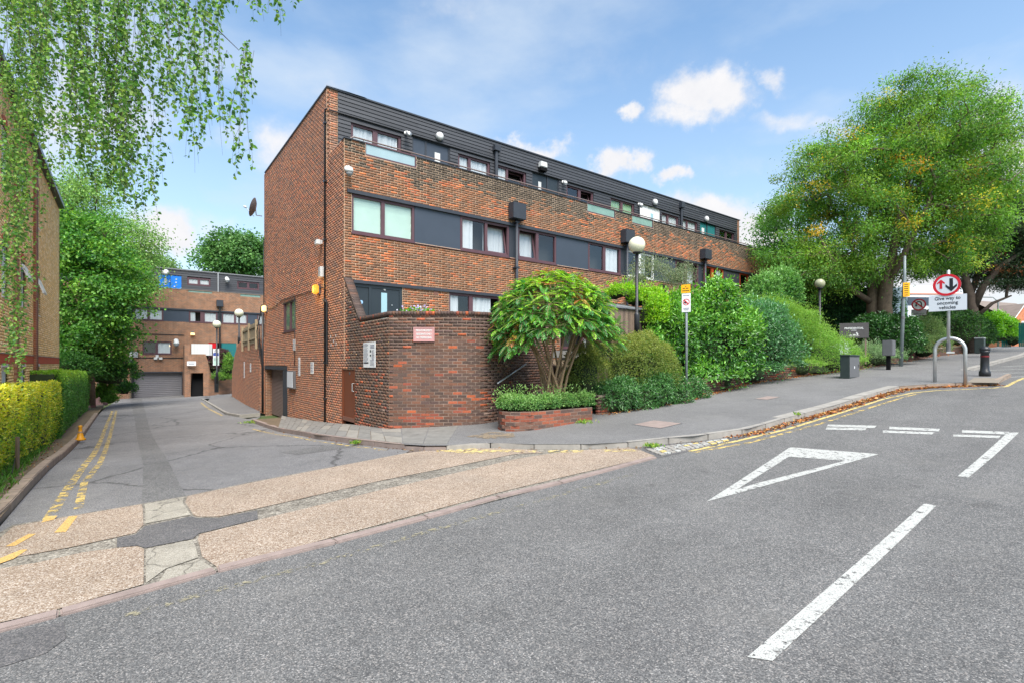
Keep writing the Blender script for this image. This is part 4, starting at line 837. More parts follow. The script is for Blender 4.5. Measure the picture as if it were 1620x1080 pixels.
# top storey: boards, windows, doors
T = lambda u: float(ta(u)); ZT1 = float(tz(557, 193.5)); tw = []
topw = [(555,634.5,[(559.5,590.5),(598,629)],['white','white'],0), (724.5,775,[(728,741.5),(745.5,771.5)],['curtain_glare','curtain_glare'],0), (786,832,[(788.5,801.5),(804.5,829.5)],['curtain_glare','dark'],1), (896,938.5,[(898.5,915.5),(919.5,936)],['dark','dark'],1),
        (965.5,1003,[(968,982.5),(986,1001)],['blindg','blindg'],0), (1046.5,1073,[(1048.5,1056),(1058.5,1071)],['curtain_glare','curtain_glare'],0), (1078.5,1103,[(1080,1087),(1089,1101)],['curtain_glare','curtain_glare'],0), (1137.5,1161,[(1139.5,1148.5),(1150.5,1160)],['dark','dark'],0)]
ZT0 = float(tz(557, 213))-.35
for (u0, u1, ps, ks, tl) in topw:
    window(BLOCK, TOP, T(u0), T(u1), ZT1-.78, ZT1, [(T(a), T(b), {'white': 'curtain_glare'}.get(k, k), tl and i == len(ps)-1) for i, ((a, b), k) in enumerate(zip(ps, ks))], fwid=.085)
    tw.append((T(u0), T(u1), ZT1-.80, ZT1))
ZD1 = float(tz(690, 226))
for (u0, u1, us, m, gl, gm) in ((652, 711.5, 674, 'panel', (688.5, 697), 'white'), (841.5, 884, 866.5, 'door_dark', (852.5, 857), 'white'), (1012, 1043.5, 1024, 'white_pvc', (1030, 1034.5), 'frosted'), (1107, 1132, 1119, 'teal_door', (1111, 1115), 'white')):
    a0, am, a1 = T(u0), T(us), T(u1); fm = 'door_dark' if m == 'panel' else m
    mb = MB(); mb.fbox(TOP, a0, a0+.05, -.01, -.1, ZTER, ZD1); mb.fbox(TOP, a1-.05, a1, -.01, -.1, ZTER, ZD1); mb.fbox(TOP, a0+.05, a1-.05, -.01, -.1, ZD1-.06, ZD1); mb.fbox(TOP, am-.03, am+.03, -.01, -.1, ZTER, ZD1-.06); mb.build('door_frame', M['white_pvc'] if m == 'white_pvc' else M['dark_metal'], BLOCK)
    left = u0 in (652, 1012)
    MB().fbox(TOP, a0+.05 if left else am+.03, am-.03 if left else a1-.05, -.03, -.07, ZTER, ZD1-.06).build('side_panel', M[m], BLOCK)
    door(BLOCK, TOP, am+.03 if left else a0+.05, a1-.05 if left else am-.03, ZTER, ZD1-.06, m, (T(gl[0]), T(gl[1]), ZTER+.7, ZD1-.35, gm))
    tw.append((a0, a1, 0, ZD1))
zb = ZPAR-.6; r = 0
while zb < ZROOF-.05:
    z1_ = min(zb+.127, ZROOF-.004); iv = [(.345, TEND-.01)]
    for (o0, o1, z0_, z9) in tw:
        if z0_ < zb+.06 < z9:
            nv = []
            for p, q in iv:
                if o1 <= p or o0 >= q: nv.append((p, q)); continue
                if o0 > p: nv.append((p, o0))
                if o1 < q: nv.append((o1, q))
            iv = nv
    for p, q in iv:
        x = p
        while x < q-.02:
            stop = (math.floor((x+(r % 3)*1.6)/4.8)+1)*4.8-(r % 3)*1.6; y = min(q, stop)
            MB().add([TOP.p(x+.002, .030, zb+.004), TOP.p(y-.002, .030, zb+.004), TOP.p(y-.002, .012, z1_), TOP.p(x+.002, .012, z1_), TOP.p(x+.002, -.02, zb+.004), TOP.p(y-.002, -.02, zb+.004), TOP.p(y-.002, -.02, z1_), TOP.p(x+.002, -.02, z1_)], [(0,1,2,3),(7,6,5,4),(0,4,5,1),(1,5,6,2),(2,6,7,3),(3,7,4,0)]).build('cladding_board', M['cladding'], BLOCK)
            x = y
    zb += .127; r += 1
for u, z in ((783, 233), (1076, 322)):
    a = T(u); mb = MB(); mb.tube([TOP.p(a, .10, ZTER), TOP.p(a, .10, float(tz(u, z+6)))], .07, 8); mb.fbox(TOP, a-.14, a+.14, .22, .02, float(tz(u, z+8)), float(tz(u, z))); mb.build('flue_pipe', M['dark_metal'], BLOCK)
# lead flashing on the roof corner
MB().add([TOP.p(-.04, .08, ZROOF+.05), TOP.p(1.3, .08, ZROOF+.05), TOP.p(1.2, -.1, ZROOF+.12), TOP.p(.0, -.1, ZROOF+.16)], [(0, 1, 2, 3)]).build('lead_flashing', M['felt'], BLOCK)
# ------------------------------------------------------------------ fittings on the block: lamps, cameras, signs, dish
def facing(fr): return np.r_[fr.ex, 0], np.r_[fr.en, 0]
XF, NF = facing(FRONT); XK, NK = -np.r_[E2, 0], -np.r_[E1, 0]
for u, v, lb, m in ((505.5, 458.5, 'square bulkhead lamp glowing orange beside the tall pipe', 'lit'), (422.5, 489, 'square bulkhead lamp glowing pale yellow near the far edge of the side wall', 'lit_soft')):
    c = FLANK.p(bF(u), .0, FLANK.z(u, v)); t = thing('wall_lamp', lb, 'wall lamp', c, 'lit lamps on the side wall')
    MB().box(c-XK*.11+np.array([0, 0, -.16]), XK*.22, NK*.05, (0, 0, .32)).build('lamp_back', M['cab_grey'], t)
    MB().box(c-XK*.13+NK*.05+np.array([0, 0, -.15]), XK*.26, NK*.16, (0, 0, .30)).build('lamp_shade', M[m], t, bevel=.04)
    l = bpy.data.lights.new('lamp_bulb', 'POINT'); l.energy = 14 if m == 'lit' else 5; l.color = (1, .6, .22); l.shadow_soft_size = .1; lo = bpy.data.objects.new('lamp_bulb', l); COL.objects.link(lo); lo.location = tuple(c+NK*.34)
c = FLANK.p(bF(511.5), .01, FLANK.z(511.5, 431)); t = thing('junction_box', 'white junction box on the side wall above the orange lamp', 'junction box', c)
MB().box(c-XK*.1+np.array([0, 0, -.17]), XK*.2, NK*.12, (0, 0, .34)).build('box_body', M['white'], t, bevel=.01); MB().box(c-XK*.09+NK*.12+np.array([0, 0, -.15]), XK*.18, NK*.01, (0, 0, .30)).build('box_cover', M['grey_pl'], t)
c = FLANK.p(bF(509.5), .01, FLANK.z(509.5, 384)); t = thing('floodlight', 'small white floodlight on the side wall beside the pipe', 'floodlight', c)
MB().box(c-XK*.07+np.array([0, 0, -.06]), XK*.14, NK*.05, (0, 0, .12)).build('bracket', M['white'], t); MB().box(c-XK*.11+NK*.06+np.array([0, 0, -.1]), XK*.22, NK*.14, (0, 0, .17)).build('lamp_head', M['white'], t, bevel=.02)
def cctv(c, n, lb, s=1.0, dome=True, grp='security cameras'):
    t = thing('security_camera', lb, 'security camera', c, grp); n = np.asarray(n); 
    MB().lathe(c, [(.0, 0), (.09*s, 0), (.09*s, .05*s), (.0, .06*s)], 14, n).build('base_plate', M['white'], t, True)
    MB().tube([c, c+n*.16*s+np.array([0, 0, .02]), c+n*.22*s+np.array([0, 0, -.04*s])], .04*s, 8).build('arm', M['white'], t, True)
    h = c+n*.22*s+np.array([0, 0, -.10*s])
    if dome:
        MB().lathe(h+np.array([0, 0, .0]), [(.0, .10*s), (.08*s, .08*s), (.11*s, 0), (.11*s, -.06*s), (.0, -.06*s)], 16).build('housing', M['white'], t, True); MB().lathe(h, [(.0, -.17*s), (.05*s, -.16*s), (.09*s, -.11*s), (.10*s, -.055*s), (0, -.055*s)], 16).build('dome', M['grey_pl'], t, True)
    else: MB().lathe(h, [(.0, -.02*s), (.09*s, -.02*s), (.11*s, .10*s), (.11*s, .2*s), (0, .22*s)], 14, n*.9+np.array([0, 0, -.4])).build('housing', M['steel'], t, True)
cctv(FRONT.p(fa(549), .0, fz(549, 268)), NF, 'white dome camera under the parapet at the corner of the brick block', 1.0)
cctv(TOP.p(T(641), .03, tz(641, 212)), NF, 'silver spot camera on the black boards beside the first top window', .8, False)
for k, (u, v, lb) in enumerate(((889.5, 289, 'small white camera right of the dark numbered door on the boarded storey'), (1009.5, 324, 'small white camera left of the white door on the boarded storey'))): cctv(TOP.p(T(u), .03, tz(u, v)), NF, lb, .8)
for u, v, r, lb in ((694, 217.5, .155, 'round white lamp above the grey door nearest the corner'), (1034.5, 321, .17, 'round white lamp above the white door of the boarded storey'), (1116, 347.5, .17, 'round white lamp above the teal door of the boarded storey')):
    c = TOP.p(T(u), .03, tz(u, v)); t = thing('wall_light', lb, 'wall light', c, 'lamps on the boarded storey')
    MB().lathe(c, [(0, 0), (r, 0), (r, .06), (0, .06)], 20, NF).build('lamp_base', M['grey_pl'], t, True); MB().lathe(c, [(0, .06), (r*.95, .06), (r*.9, .11), (r*.5, .15), (0, .16)], 20, NF).build('lamp_cover', M['white'], t, True)
c = TOP.p(T(855.5), .03, tz(855.5, 267)); t = thing('wall_light', 'square white lamp on black base above the dark numbered door', 'wall light', c, 'lamps on the boarded storey')
MB().box(c-XF*.17+np.array([0, 0, -.16]), XF*.34, NF*.2, (0, 0, .14)).build('lamp_base', M['black'], t); MB().box(c-XF*.18+np.array([0, 0, -.02]), XF*.36, NF*.22, (0, 0, .24)).build('lamp_cover', M['white'], t, bevel=.03)
# small signs
def plate(name, lb, cat, c, ex, nn, w, h, mt, group=None, frame=None, th=.012):
    t = thing(name, lb, cat, c, group); ex, nn = np.asarray(ex), np.asarray(nn); up = np.array([0, 0, 1.])
    MB().box(c-ex*w/2-up*h/2, ex*w, nn*th, up*h).build('sign_plate', M[mt], t, bevel=.002)
    if frame:
        mb = MB()
        for (x0, x1, y0, y1) in ((-w/2-.02, -w/2, -h/2-.02, h/2+.02), (w/2, w/2+.02, -h/2-.02, h/2+.02), (-w/2, w/2, -h/2-.02, -h/2), (-w/2, w/2, h/2, h/2+.02)): mb.box(c+ex*x0+up*y0, ex*(x1-x0), nn*(th+.012), up*(y1-y0))
        mb.build('sign_frame', M[frame], t)
    return t
def bars(t, c, ex, nn, rows, mt='ink', th=.0135, name='print'):
    up = np.array([0, 0, 1.]); mb = MB()
    for (x, y, w, h) in rows: mb.box(c+ex*x+up*y+nn*th*.9, ex*w, nn*th*.18, up*h)
    o = mb.build(name, M[mt], t); o['kind'] = 'stuff'; return o
def rows(w, h, x0, y0, n, dy, bh, jag=.3): return [(x0, y0-i*dy, w*(1-jag*random.random()), bh) for i in range(n)]
def fl(u, v): return FLANK.p(bF(u), .012, FLANK.z(u, v))
def wpx(fr, u0, u1): return abs(float(fr.a(u1))-float(fr.a(u0)))
for u, v, w, h, lb in ((466, 545.5, .30, .42, 'small white notice below the side window, split by the cable'), (474, 579.5, .26, .68, 'tall narrow white notice on the side wall above the meter cabinet'), (494.5, 581.5, .34, .40, 'small white notice on the side wall between meter cabinet and pipe')):
    c = fl(u, v); t = plate('wall_notice', lb, 'notice', c, XK, NK, w, h, 'sign_white', 'notices on the side wall'); bars(t, c, XK, NK, rows(w*.8, h, -w*.4, h*.35, int(h/.06), .055, .022))
c = fl(463.5, 600); t = thing('meter_cabinet', 'white fronted grey meter cabinet on the side wall beside the garage', 'meter cabinet', c)
wc = wpx(FLANK, 458.5, 468.5); MB().box(c-XK*wc/2+np.array([0, 0, -.33]), XK*wc, NK*.10, (0, 0, .68)).build('cabinet_body', M['cab_grey'], t); MB().box(c-XK*wc*.43+NK*.10+np.array([0, 0, -.29]), XK*wc*.86, NK*.012, (0, 0, .60)).build('cabinet_door', M['sign_grey'], t)
for u, v in ((524, 533), (531, 531), (528.5, 541), (524.5, 545.5), (532, 544)): pass
mb = MB()
for u, v in ((523.5, 533), (531.5, 531.5), (528, 540), (524, 546), (532, 544)): mb.box(fl(u, v)+np.array([0, 0, -.04]), XK*.05, NK*.004, (0, 0, .09))
o = mb.build('paint_marks', M['white'], BLOCK); o['kind'] = 'stuff'
# notice board and nameplate on the podium wall
c = FLANK.p(float(bF(585.5)), .014, float(FLANK.z(585.5, 561))); w = wpx(FLANK, 576.5, 595.5); h = .66
t = plate('notice_board', 'large white parking notice with two columns on the curved wall', 'notice board', c, XK, NK, w, h, 'sign_white')
bars(t, c, XK, NK, rows(w*.40, h, -w*.46, h*.42, 3, .03, .014)+rows(w*.38, h, -w*.45, h*.26, 9, .028, .010)+rows(w*.38, h, -w*.45, -h*.12, 6, .03, .010)+rows(w*.36, h, w*.10, h*.36, 3, .035, .02)+rows(w*.22, h, w*.22, h*.16, 5, .03, .012)+rows(w*.22, h, w*.22, -h*.05, 4, .03, .012)+rows(w*.36, h, w*.08, -h*.22, 5, .033, .011))
bars(t, c, XK, NK, [(-w*.46, -h*.34, w*.4, .035), (w*.06, h*.10, w*.10, .06), (w*.06, -h*.06, w*.10, .05)], 'sign_black', name='print_block')
c = np.array([at(671, 529, 12.43)[0], 12.42, at(671, 529, 12.43)[2]]); xw, nw = np.array([1., 0, 0]), np.array([0, -1., 0])
t = plate('name_plaque', 'pink plaque with three lines of raised white capitals on the curved wall', 'sign', c, xw, nw, .475, .305, 'sign_pink', frame='sign_pink')
for k, s in enumerate(('PRIVATE PROPERTY', 'RESIDENTS ONLY', 'NO TRESPASSING')): text(s, .068, c+np.array([0, -.016, .088-.085*k]), xw, (0, 0, 1), M['white'], t, sx=.66 if k == 0 else .70, bold=.002)
# flower trough on the podium
cf_ = at(660, 494.5, 13.1)
# satellite dish on the far edge of the flank
c = FLANK.p(FB1-.05, .1, float(FLANK.z(420, 341))); t = thing('satellite_dish', 'grey satellite dish on a bracket at the far edge of the side wall', 'satellite dish', c)
hd = at(400, 328, 22.6); ax = np.array([-.93, -.25, .28]); ax /= np.linalg.norm(ax)
MB().tube([c, c+NK*.25+np.array([0, 0, 0]), hd+(c-hd)*.3, hd-ax*.1], .022, 6).build('bracket', M['steel'], t, True)
MB().lathe(hd-ax*.12, [(0, 0), (.15, .015), (.3, .06), (.42, .125), (.43, .13), (.42, .135), (.3, .075), (.15, .03), (0, .02)], 24, ax).build('dish', mat('dish', lin(112,114,120), .5), t, True)
MB().tube([hd-ax*.05+np.array([0, 0, -.40]), hd+ax*.33+np.array([0, 0, -.1])], .014, 6).build('feed_arm', M['steel'], t, True); MB().lathe(hd+ax*.26+np.array([0, 0, -.1]), [(0, 0), (.05, .01), (.04, .13), (0, .14)], 10, ax).build('receiver', M['white'], t, True)
# ------------------------------------------------------------------ planter, low wall, steps, rail
PL = Path([G(u, v, .11)[:2] for u, v in ((806, 669), (792, 673.5), (787.5, 678), (795, 681.5), (815, 682), (840, 680.5), (880, 674), (910, 668.5), (937, 664))])
plc = G(850, 672, .1); PLANT = thing('planter', 'low curved red brick planter at the foot of the steps', 'planter', plc)
pl_bot = lambda s: float(gz(*PL.p(s, 0, 0)[:2]))+.08; ztp = float(gz(*PL.p(1.2, 0, 0)[:2]))+.11+.43
pq = lay(0, PL.L, EYE-2, ztp, (), pl_bot); cq = np.where((rng.random(len(pq)) < .55)[:, None], np.array([lin(140,80,62), lin(130,74,58), lin(150,88,66)])[rng.integers(0, 3, len(pq))], np.array([lin(112,82,70), lin(92,74,68)])[rng.integers(0, 2, len(pq))])
pwl = mortar_mesh('planter_wall', PL, pq, PLANT, 'mortar_dark', -.004)
for k in range(len(pq)): brick_piece(PL, pq[k, 0], pq[k, 1], pq[k, 2], cq[k], pwl, .1)
vs = [PL.p(s, -.09, ztp-.08) for s in np.linspace(0, PL.L, 20)]; MB().add(vs+[vs[-1]+np.array([-.1, .9, .25]), vs[0]+np.array([.25, .5, 0])], [tuple(range(22))]).build('planter_soil', M['soil'], PLANT)
LW = Path([SN(10.2, 8.75)[:2]]+list(foot_wall)); lwc = G(1250, 605); LOW = thing('low_brick_wall', 'low weathered brick wall edging the garden beside the footway', 'wall', lwc)
lw_bot = lambda s: float(gz(*LW.p(s, 0, 0)[:2]))+.08; lw_top = lambda s: float(gz(*LW.p(s, 0, 0)[:2]))+.11+.46
pq = lay(0, LW.L, EYE-2, EYE+2.5, (), lw_bot, lw_top); cq = pal_pod(np.full(len(pq), .5)+rng.random(len(pq)), np.full(len(pq), EYE-1.0)); wl = mortar_mesh('wall_face', LW, pq, LOW, 'mortar_dark', -.004); brick_mesh('brick', LW, pq, cq, wl, .1)
mb = MB()
for s in np.arange(0, LW.L-.3, .3): mb.add([LW.p(s, .01, lw_top(s)-.02), LW.p(s+.29, .01, lw_top(s+.29)-.02), LW.p(s+.29, -.22, lw_top(s+.29)-.02), LW.p(s, -.22, lw_top(s)-.02), LW.p(s, .01, lw_top(s)+.04), LW.p(s+.29, .01, lw_top(s+.29)+.04), LW.p(s+.29, -.22, lw_top(s+.29)+.04), LW.p(s, -.22, lw_top(s)+.04)], [(0,3,2,1),(4,5,6,7),(0,1,5,4),(1,2,6,5),(2,3,7,6),(3,0,4,7)])
o = mb.build('coping_brick', M['kerb_old'], LOW); o['kind'] = 'stuff'
ST = thing('garden_steps', 'concrete steps climbing behind the planter to the upper flats', 'steps', (0.3, 13.3, gz(.3, 13.3)))
d1 = np.array([.74, .67]); d2 = np.array([.67, -.74]); s0 = np.array([.02, 13.55]); zs = float(gz(*s0))+.11
for k in range(10):
    p = s0+d1*.29*k; MB().box((p[0], p[1], zs-.3), np.r_[d1*.32, 0], np.r_[d2*1.0, 0], (0, 0, .3+.165*(k+1)-.05)).build('riser', M['kerb_old'], ST); MB().box((p[0]-d1[0]*.02, p[1]-d1[1]*.02, zs+.165*(k+1)-.05), np.r_[d1*.34, 0], np.r_[d2*1.0, 0], (0, 0, .05)).build('tread', M['slab_pale'], ST, bevel=.008)
def podpt(u, v, off):
    s = np.linspace(1.2, POD.L, 400); P = POD.p(s, off, 0); i = np.argmin(abs(CX+F*P[:, 0]/P[:, 1]-u)); return at(u, v, P[i, 1])
r0, r1 = podpt(787, 606, .09), podpt(812, 589, .09); r2 = r1+(r1-r0)*.9
t = thing('handrail', 'sloping steel handrail fixed to the curved wall above the steps', 'handrail', r0)
MB().tube([r0, r1, r2], .022, 8).build('rail', M['steel'], t, True); mb = MB()
for f in (.12, .9): q = r0+(r1-r0)*f; MB().tube([q, q+np.array([0, 0, -.08]), q+np.array([0, .09, -.1])], .012, 6).build('rail_bracket', M['iron'], t)
# ------------------------------------------------------------------ globe lamps
def globe_lamp(u, v, Y, zbase, lb, r=.26, group='globe street lamps', gm='globe'):
    c = at(u, v, Y); t = thing('globe_lamp', lb, 'street lamp', (c[0], c[1], zbase), group); p = lambda z: np.array([c[0], c[1], z]); top = c[2]-r*.92
    MB().lathe(p(zbase), [(.085, 0), (.085, .8), (.075, .84), (.05, .88), (.048, top-zbase-.02)], 14).build('post', M['iron'], t, True)
    MB().lathe(p(top-.05), [(.05, 0), (.13, .03), (.13, .07), (0.10, .09), (0, .09)], 16).build('collar', M['iron'], t, True)
    n = 14; MB().lathe(c, [(r*math.sin(math.pi*i/n)+1e-4, -r*math.cos(math.pi*i/n)) for i in range(n+1)], 24).build('globe', M[gm], t, True)
    return t
globe_lamp(1007.5, 388, 16.0, EYE+.72, 'white globe lamp on a black post in front of the brick block')
globe_lamp(1297, 449, 23.0, EYE-.3, 'globe lamp on a dark post half lost under the big ash tree', .215, gm='globe_shaded')
globe_lamp(343, 513, 36.5, EYE-1.4, 'dull globe lamp before the rear block, lower of the two in the drive', .27)
globe_lamp(378.2, 495.5, 33.0, EYE+.9, 'cream globe lamp on a black post behind the garden wall', .27)
# ------------------------------------------------------------------ bin store behind the planting
c = at(992, 520, 16.9); BS = thing('garden_shed', 'low weathered board shed with grey felt roof behind the black lamp post', 'shed', c)
bx, by = np.array([.80, .60, 0]), np.array([-.60, .80, 0]); p0 = at(966, 530, 16.3); p0[2] = EYE+.35; hgt = at(966, 486.5, 16.3)[2]-p0[2]
MB().box(p0+by*.03, bx*1.85, by*1.1, (0, 0, hgt)).build('shed_body', M['dark_interior'], BS)
x = 0
while x < 1.85:
    w = random.uniform(.11, .14); MB().box(p0+bx*x, bx*(w-.008), by*.022, (0, 0, hgt-random.uniform(0, .02))).build('board', M['wood_grey'], BS); x += w
rb = p0+np.array([0, 0, hgt]); MB().add([rb-bx*.06-by*.08, rb+bx*1.9-by*.08, rb+bx*1.9+by*1.1+np.array([0, 0, .28]), rb-bx*.06+by*1.1+np.array([0, 0, .28])]+[q+np.array([0, 0, .05]) for q in (rb-bx*.06-by*.08, rb+bx*1.9-by*.08, rb+bx*1.9+by*1.1+np.array([0, 0, .28]), rb-bx*.06+by*1.1+np.array([0, 0, .28]))], [(0,3,2,1),(4,5,6,7),(0,1,5,4),(1,2,6,5),(2,3,7,6),(3,0,4,7)]).build('roof', M['felt'], BS)
# ------------------------------------------------------------------ street furniture
UP = np.array([0, 0, 1.])
def ring(c, ex, nn, r0, r1, mt, par, name, off=.012, k=32, th=.003):
    mb = MB()
    for i in range(k):
        a, b = 2*math.pi*i/k, 2*math.pi*(i+1)/k; d = lambda r, q: c+nn*off+r*(math.cos(q)*ex+math.sin(q)*UP)
        if r0 > 0: mb.prism([d(r0, a), d(r1, a), d(r1, b), d(r0, b)], nn*th)
        else: mb.prism([d(0, 0), d(r1, a), d(r1, b)], nn*th)
    return mb.build(name, M[mt], par)
def poly(c, ex, nn, pts, mt, par, name, off=.016, th=.003): return MB().prism([c+ex*x+UP*y+nn*off for x, y in pts], nn*th).build(name, M[mt], par)
b = G(1086, 638, .0); Yp = b[1]; b[2] -= .05
def toward(c): n = np.array([-c[0], -c[1], 0]); n /= np.linalg.norm(n); return np.array([-n[1], n[0], 0]), n
ex, nn = np.array([.86, -.51, 0]), np.array([-.51, -.86, 0])
t = thing('parking_sign', 'thin grey post with small yellow plate over white restriction plate before the hedge', 'road sign', b)
MB().lathe(b, [(.036, 0), (.036, at(1085, 452, Yp)[2]-b[2]), (0, at(1085, 451, Yp)[2]-b[2])], 12).build('post', M['galv'], t, True)
MB().lathe(b+np.array([0, 0, at(1085, 548, Yp)[2]-b[2]]), [(.04, 0), (.04, .04)], 12).build('post_clamp', M['cab_grey'], t)
c = at(1085.5, 457.5, Yp)+nn*.045; w = .26; h = .25
MB().box(c-ex*w/2-UP*h/2, ex*w, nn*.008, UP*h).build('sign_plate', M['sign_yellow'], t); bars(t, c, ex, nn, [(-.012, .05, .025, .03), (-.09, -.0, .07, .022), (.0, .0, .08, .022), (-.10, -.07, .2, .02)], 'sign_black', .009)
c = at(1086.2, 479.5, Yp)+nn*.045; h = .56
MB().box(c-ex*w/2-UP*h/2, ex*w, nn*.008, UP*h).build('sign_plate', M['sign_white'], t, bevel=.004); bars(t, c, ex, nn, [(-.09, .20, .08, .022), (.0, .20, .09, .022), (-.085, -.17, .17, .016), (-.08, -.20, .16, .016), (-.06, -.23, .12, .016)], 'ink', .009)
ring(c+UP*.02, ex, nn, .078, .098, 'sign_red', t, 'prohibition_ring', .009); poly(c+UP*.02, ex, nn, [(-.066, .044), (-.044, .066), (.066, -.044), (.044, -.066)], 'sign_red', t, 'prohibition_bar', .0105); poly(c+UP*.02, ex, nn, [(-.06, -.03), (-.02, -.05), (.02, -.035), (.03, -.015), (-.03, .0), (-.05, .02), (-.062, .0)], 'sign_black', t, 'pictogram', .009)
# cabinets
def solve(c, d, u):
    x = (u-CX)/F; return (x*c[1]-c[0])/(d[0]-x*d[1])
S3, N3 = np.r_[S, 0], np.r_[N, 0]
c = G(1344, 598.5, .11); l1 = solve(c, S3, 1359.5); l2 = solve(c, N3, 1329); hh = at(1344, 563, c[1])[2]-c[2]
t = thing('utility_cabinet', 'squat dark green utility cabinet against the low wall, nearest of the boxes', 'utility cabinet', c)
MB().box(c, S3*l1, N3*l2, UP*hh).build('cabinet_body', M['cab_green'], t, bevel=.01); MB().box(c+S3*.015-N3*.006+UP*.05, S3*(l1-.03), N3*.006, UP*(hh-.08)).build('cabinet_door', M['cab_grey'], t); MB().box(c-S3*.03-N3*.03+UP*hh, S3*(l1+.06), N3*(l2+.06), UP*.06).build('cabinet_lid', M['cab_green'], t, bevel=.02)
MB().box(c+S3*l1*.45-N3*.009+UP*hh*.45, S3*.07, N3*.003, UP*.09).build('sticker', M['sign_white'], t); MB().box(c+S3*l1*.86-N3*.016+UP*hh*.5, S3*.03, N3*.012, UP*.12).build('door_handle', M['iron'], t)
c = G(1405.5, 584.5, .11); t = thing('pedestal_cabinet', 'grey meter box raised on a short black post beside the low wall', 'utility cabinet', c)
sc_ = c[1]/F; MB().box(c-S3*.07-N3*.07, S3*.14, N3*.14, UP*(22.5*sc_)).build('post', M['black'], t)
cb_ = c+UP*22*sc_; l1 = .55; MB().box(cb_-S3*.22-N3*.18, S3*l1, N3*.36, UP*(24.5*sc_)).build('cabinet_body', M['cab_grey'], t, bevel=.02); MB().box(cb_-S3*.19-N3*.188+UP*.05, S3*(l1-.06), N3*.008, UP*(20*sc_)).build('cabinet_door', M['cab_grey'], t)
c = SN(36.5, 7.2, .08); c = at(1550, 559, c[1]); t = thing('utility_cabinet', 'slim grey topped green cabinet beyond the black bollard', 'utility cabinet', c)
sc_ = c[1]/F; MB().box(c-S3*.25-N3*.2, S3*.6, N3*.4, UP*23*sc_).build('cabinet_body', M['cab_green'], t, bevel=.02); MB().box(c-S3*.27-N3*.22+UP*23*sc_, S3*.64, N3*.44, UP*.07).build('cabinet_lid', M['grey_pl'], t, bevel=.02)
# estate name board
c = at(1351, 523, 23.0); ex, nn = np.array([.90, -.44, 0]), np.array([-.44, -.90, 0]); t = thing('name_board', 'dark grey name board with white capitals standing above the hedge', 'sign', c-UP*1.3)
w, h = 1.12, .68; MB().box(c-ex*w/2-UP*h/2, ex*w, -nn*.04, UP*h).build('board', mat('slate', lin(74,70,70), .5, var=.1), t, bevel=.004)
text('PRESIDENTIAL', .115, c+nn*.003+UP*.10, ex, UP, M['white'], t, sx=1.0, bold=.003); bars(t, c, ex, nn, [(-.10, .0, .2, .02), (-.18, -.22, .10, .035), (-.04, -.22, .10, .05), (.10, -.22, .06, .09), (.08, -.13, .05, .05), (-.2, -.26, .4, .015)], 'white', .004)
for s in (-.42, .42): MB().box(c+ex*s-UP*1.5-nn*.045, ex*.06, -nn*.06, UP*1.6).build('leg', M['wood_grey'], t)
# lamp column with a yellow plate, no-u-turn sign behind
b = G(1425, 581, .05); t = thing('lamp_column', 'tall pale ivy grown lamp column with a yellow plate under the ash tree', 'lamp column', b); ztop = at(1430, 436, b[1])[2]
MB().tube([b, b+(at(1429.5, 470, b[1])-b), at(1431, 437, b[1]), at(1431.5, 405, b[1])], [.085, .075, .065, .05], 12).build('column', M['galv'], t, True)
c = at(1434, 458.5, b[1]-.15); ex, nn = np.array([.93, -.36, 0]), np.array([-.36, -.93, 0]); w, h = .26, .66
MB().box(c-ex*w/2-UP*h/2, ex*w, nn*.01, UP*h).build('sign_plate', M['sign_yellow'], t); bars(t, c, ex, nn, rows(w*.7, h, -w*.35, h*.34, 6, .10, .035), 'sign_black', .011)
MB().lathe(at(1428.3, 505, b[1]), [(.09, 0), (.09, .12)], 12).build('column_band', M['cab_grey'], t)
b = G(1453, 577, .05); Yb = 30.0; b = at(1453, 562, Yb); ex, nn = np.array([.64, -.77, 0]), np.array([-.77, -.64, 0]); ex, nn = toward(b); ex, nn = -ex, nn
ex = np.array([-nn[1], nn[0], 0]); ex = -ex if ex[0] < 0 else ex
t = thing('road_sign', 'round no u-turn sign over a small distance plate, seen left of the give way sign', 'road sign', b)
c = at(1453.5, 482.5, Yb); MB().lathe(np.array([b[0], b[1], b[2]-1]), [(.04, 0), (.04, c[2]+.3-b[2]+1)], 8).build('post', M['galv'], t)
c = c+nn*.06; ring(c, ex, nn, 0, .34, 'sign_white', t, 'sign_disc', 0); ring(c, ex, nn, .27, .345, 'sign_red', t, 'prohibition_ring', .005)
u_ = [(.09*math.cos(q)-.0, .06+.09*math.sin(q)) for q in np.linspace(0, math.pi, 9)]; ui = [(.15*math.cos(q), .06+.15*math.sin(q)) for q in np.linspace(math.pi, 0, 9)]
poly(c, ex, nn, [(.09, -.14)]+u_+[(-.09, -.02), (-.05, -.02), (-.12, -.13), (-.19, -.02), (-.15, -.02)]+ui+[(.15, -.14)], 'sign_black', t, 'turn_arrow', .006); poly(c, ex, nn, [(-.22, .17), (-.17, .22), (.22, -.17), (.17, -.22)], 'sign_red', t, 'prohibition_bar', .010)
c2 = at(1453.5, 494.5, Yb)+nn*.05; w, h = .70, .36; MB().box(c2-ex*w/2-UP*h/2, ex*w, nn*.01, UP*h).build('distance_plate', mat('plate_grey', lin(150,146,146), .5), t)
for k, s in enumerate(('For', '100 yds')): text(s, .15, c2+nn*.013+UP*(.08-.16*k), ex, UP, M['sign_black'], t)
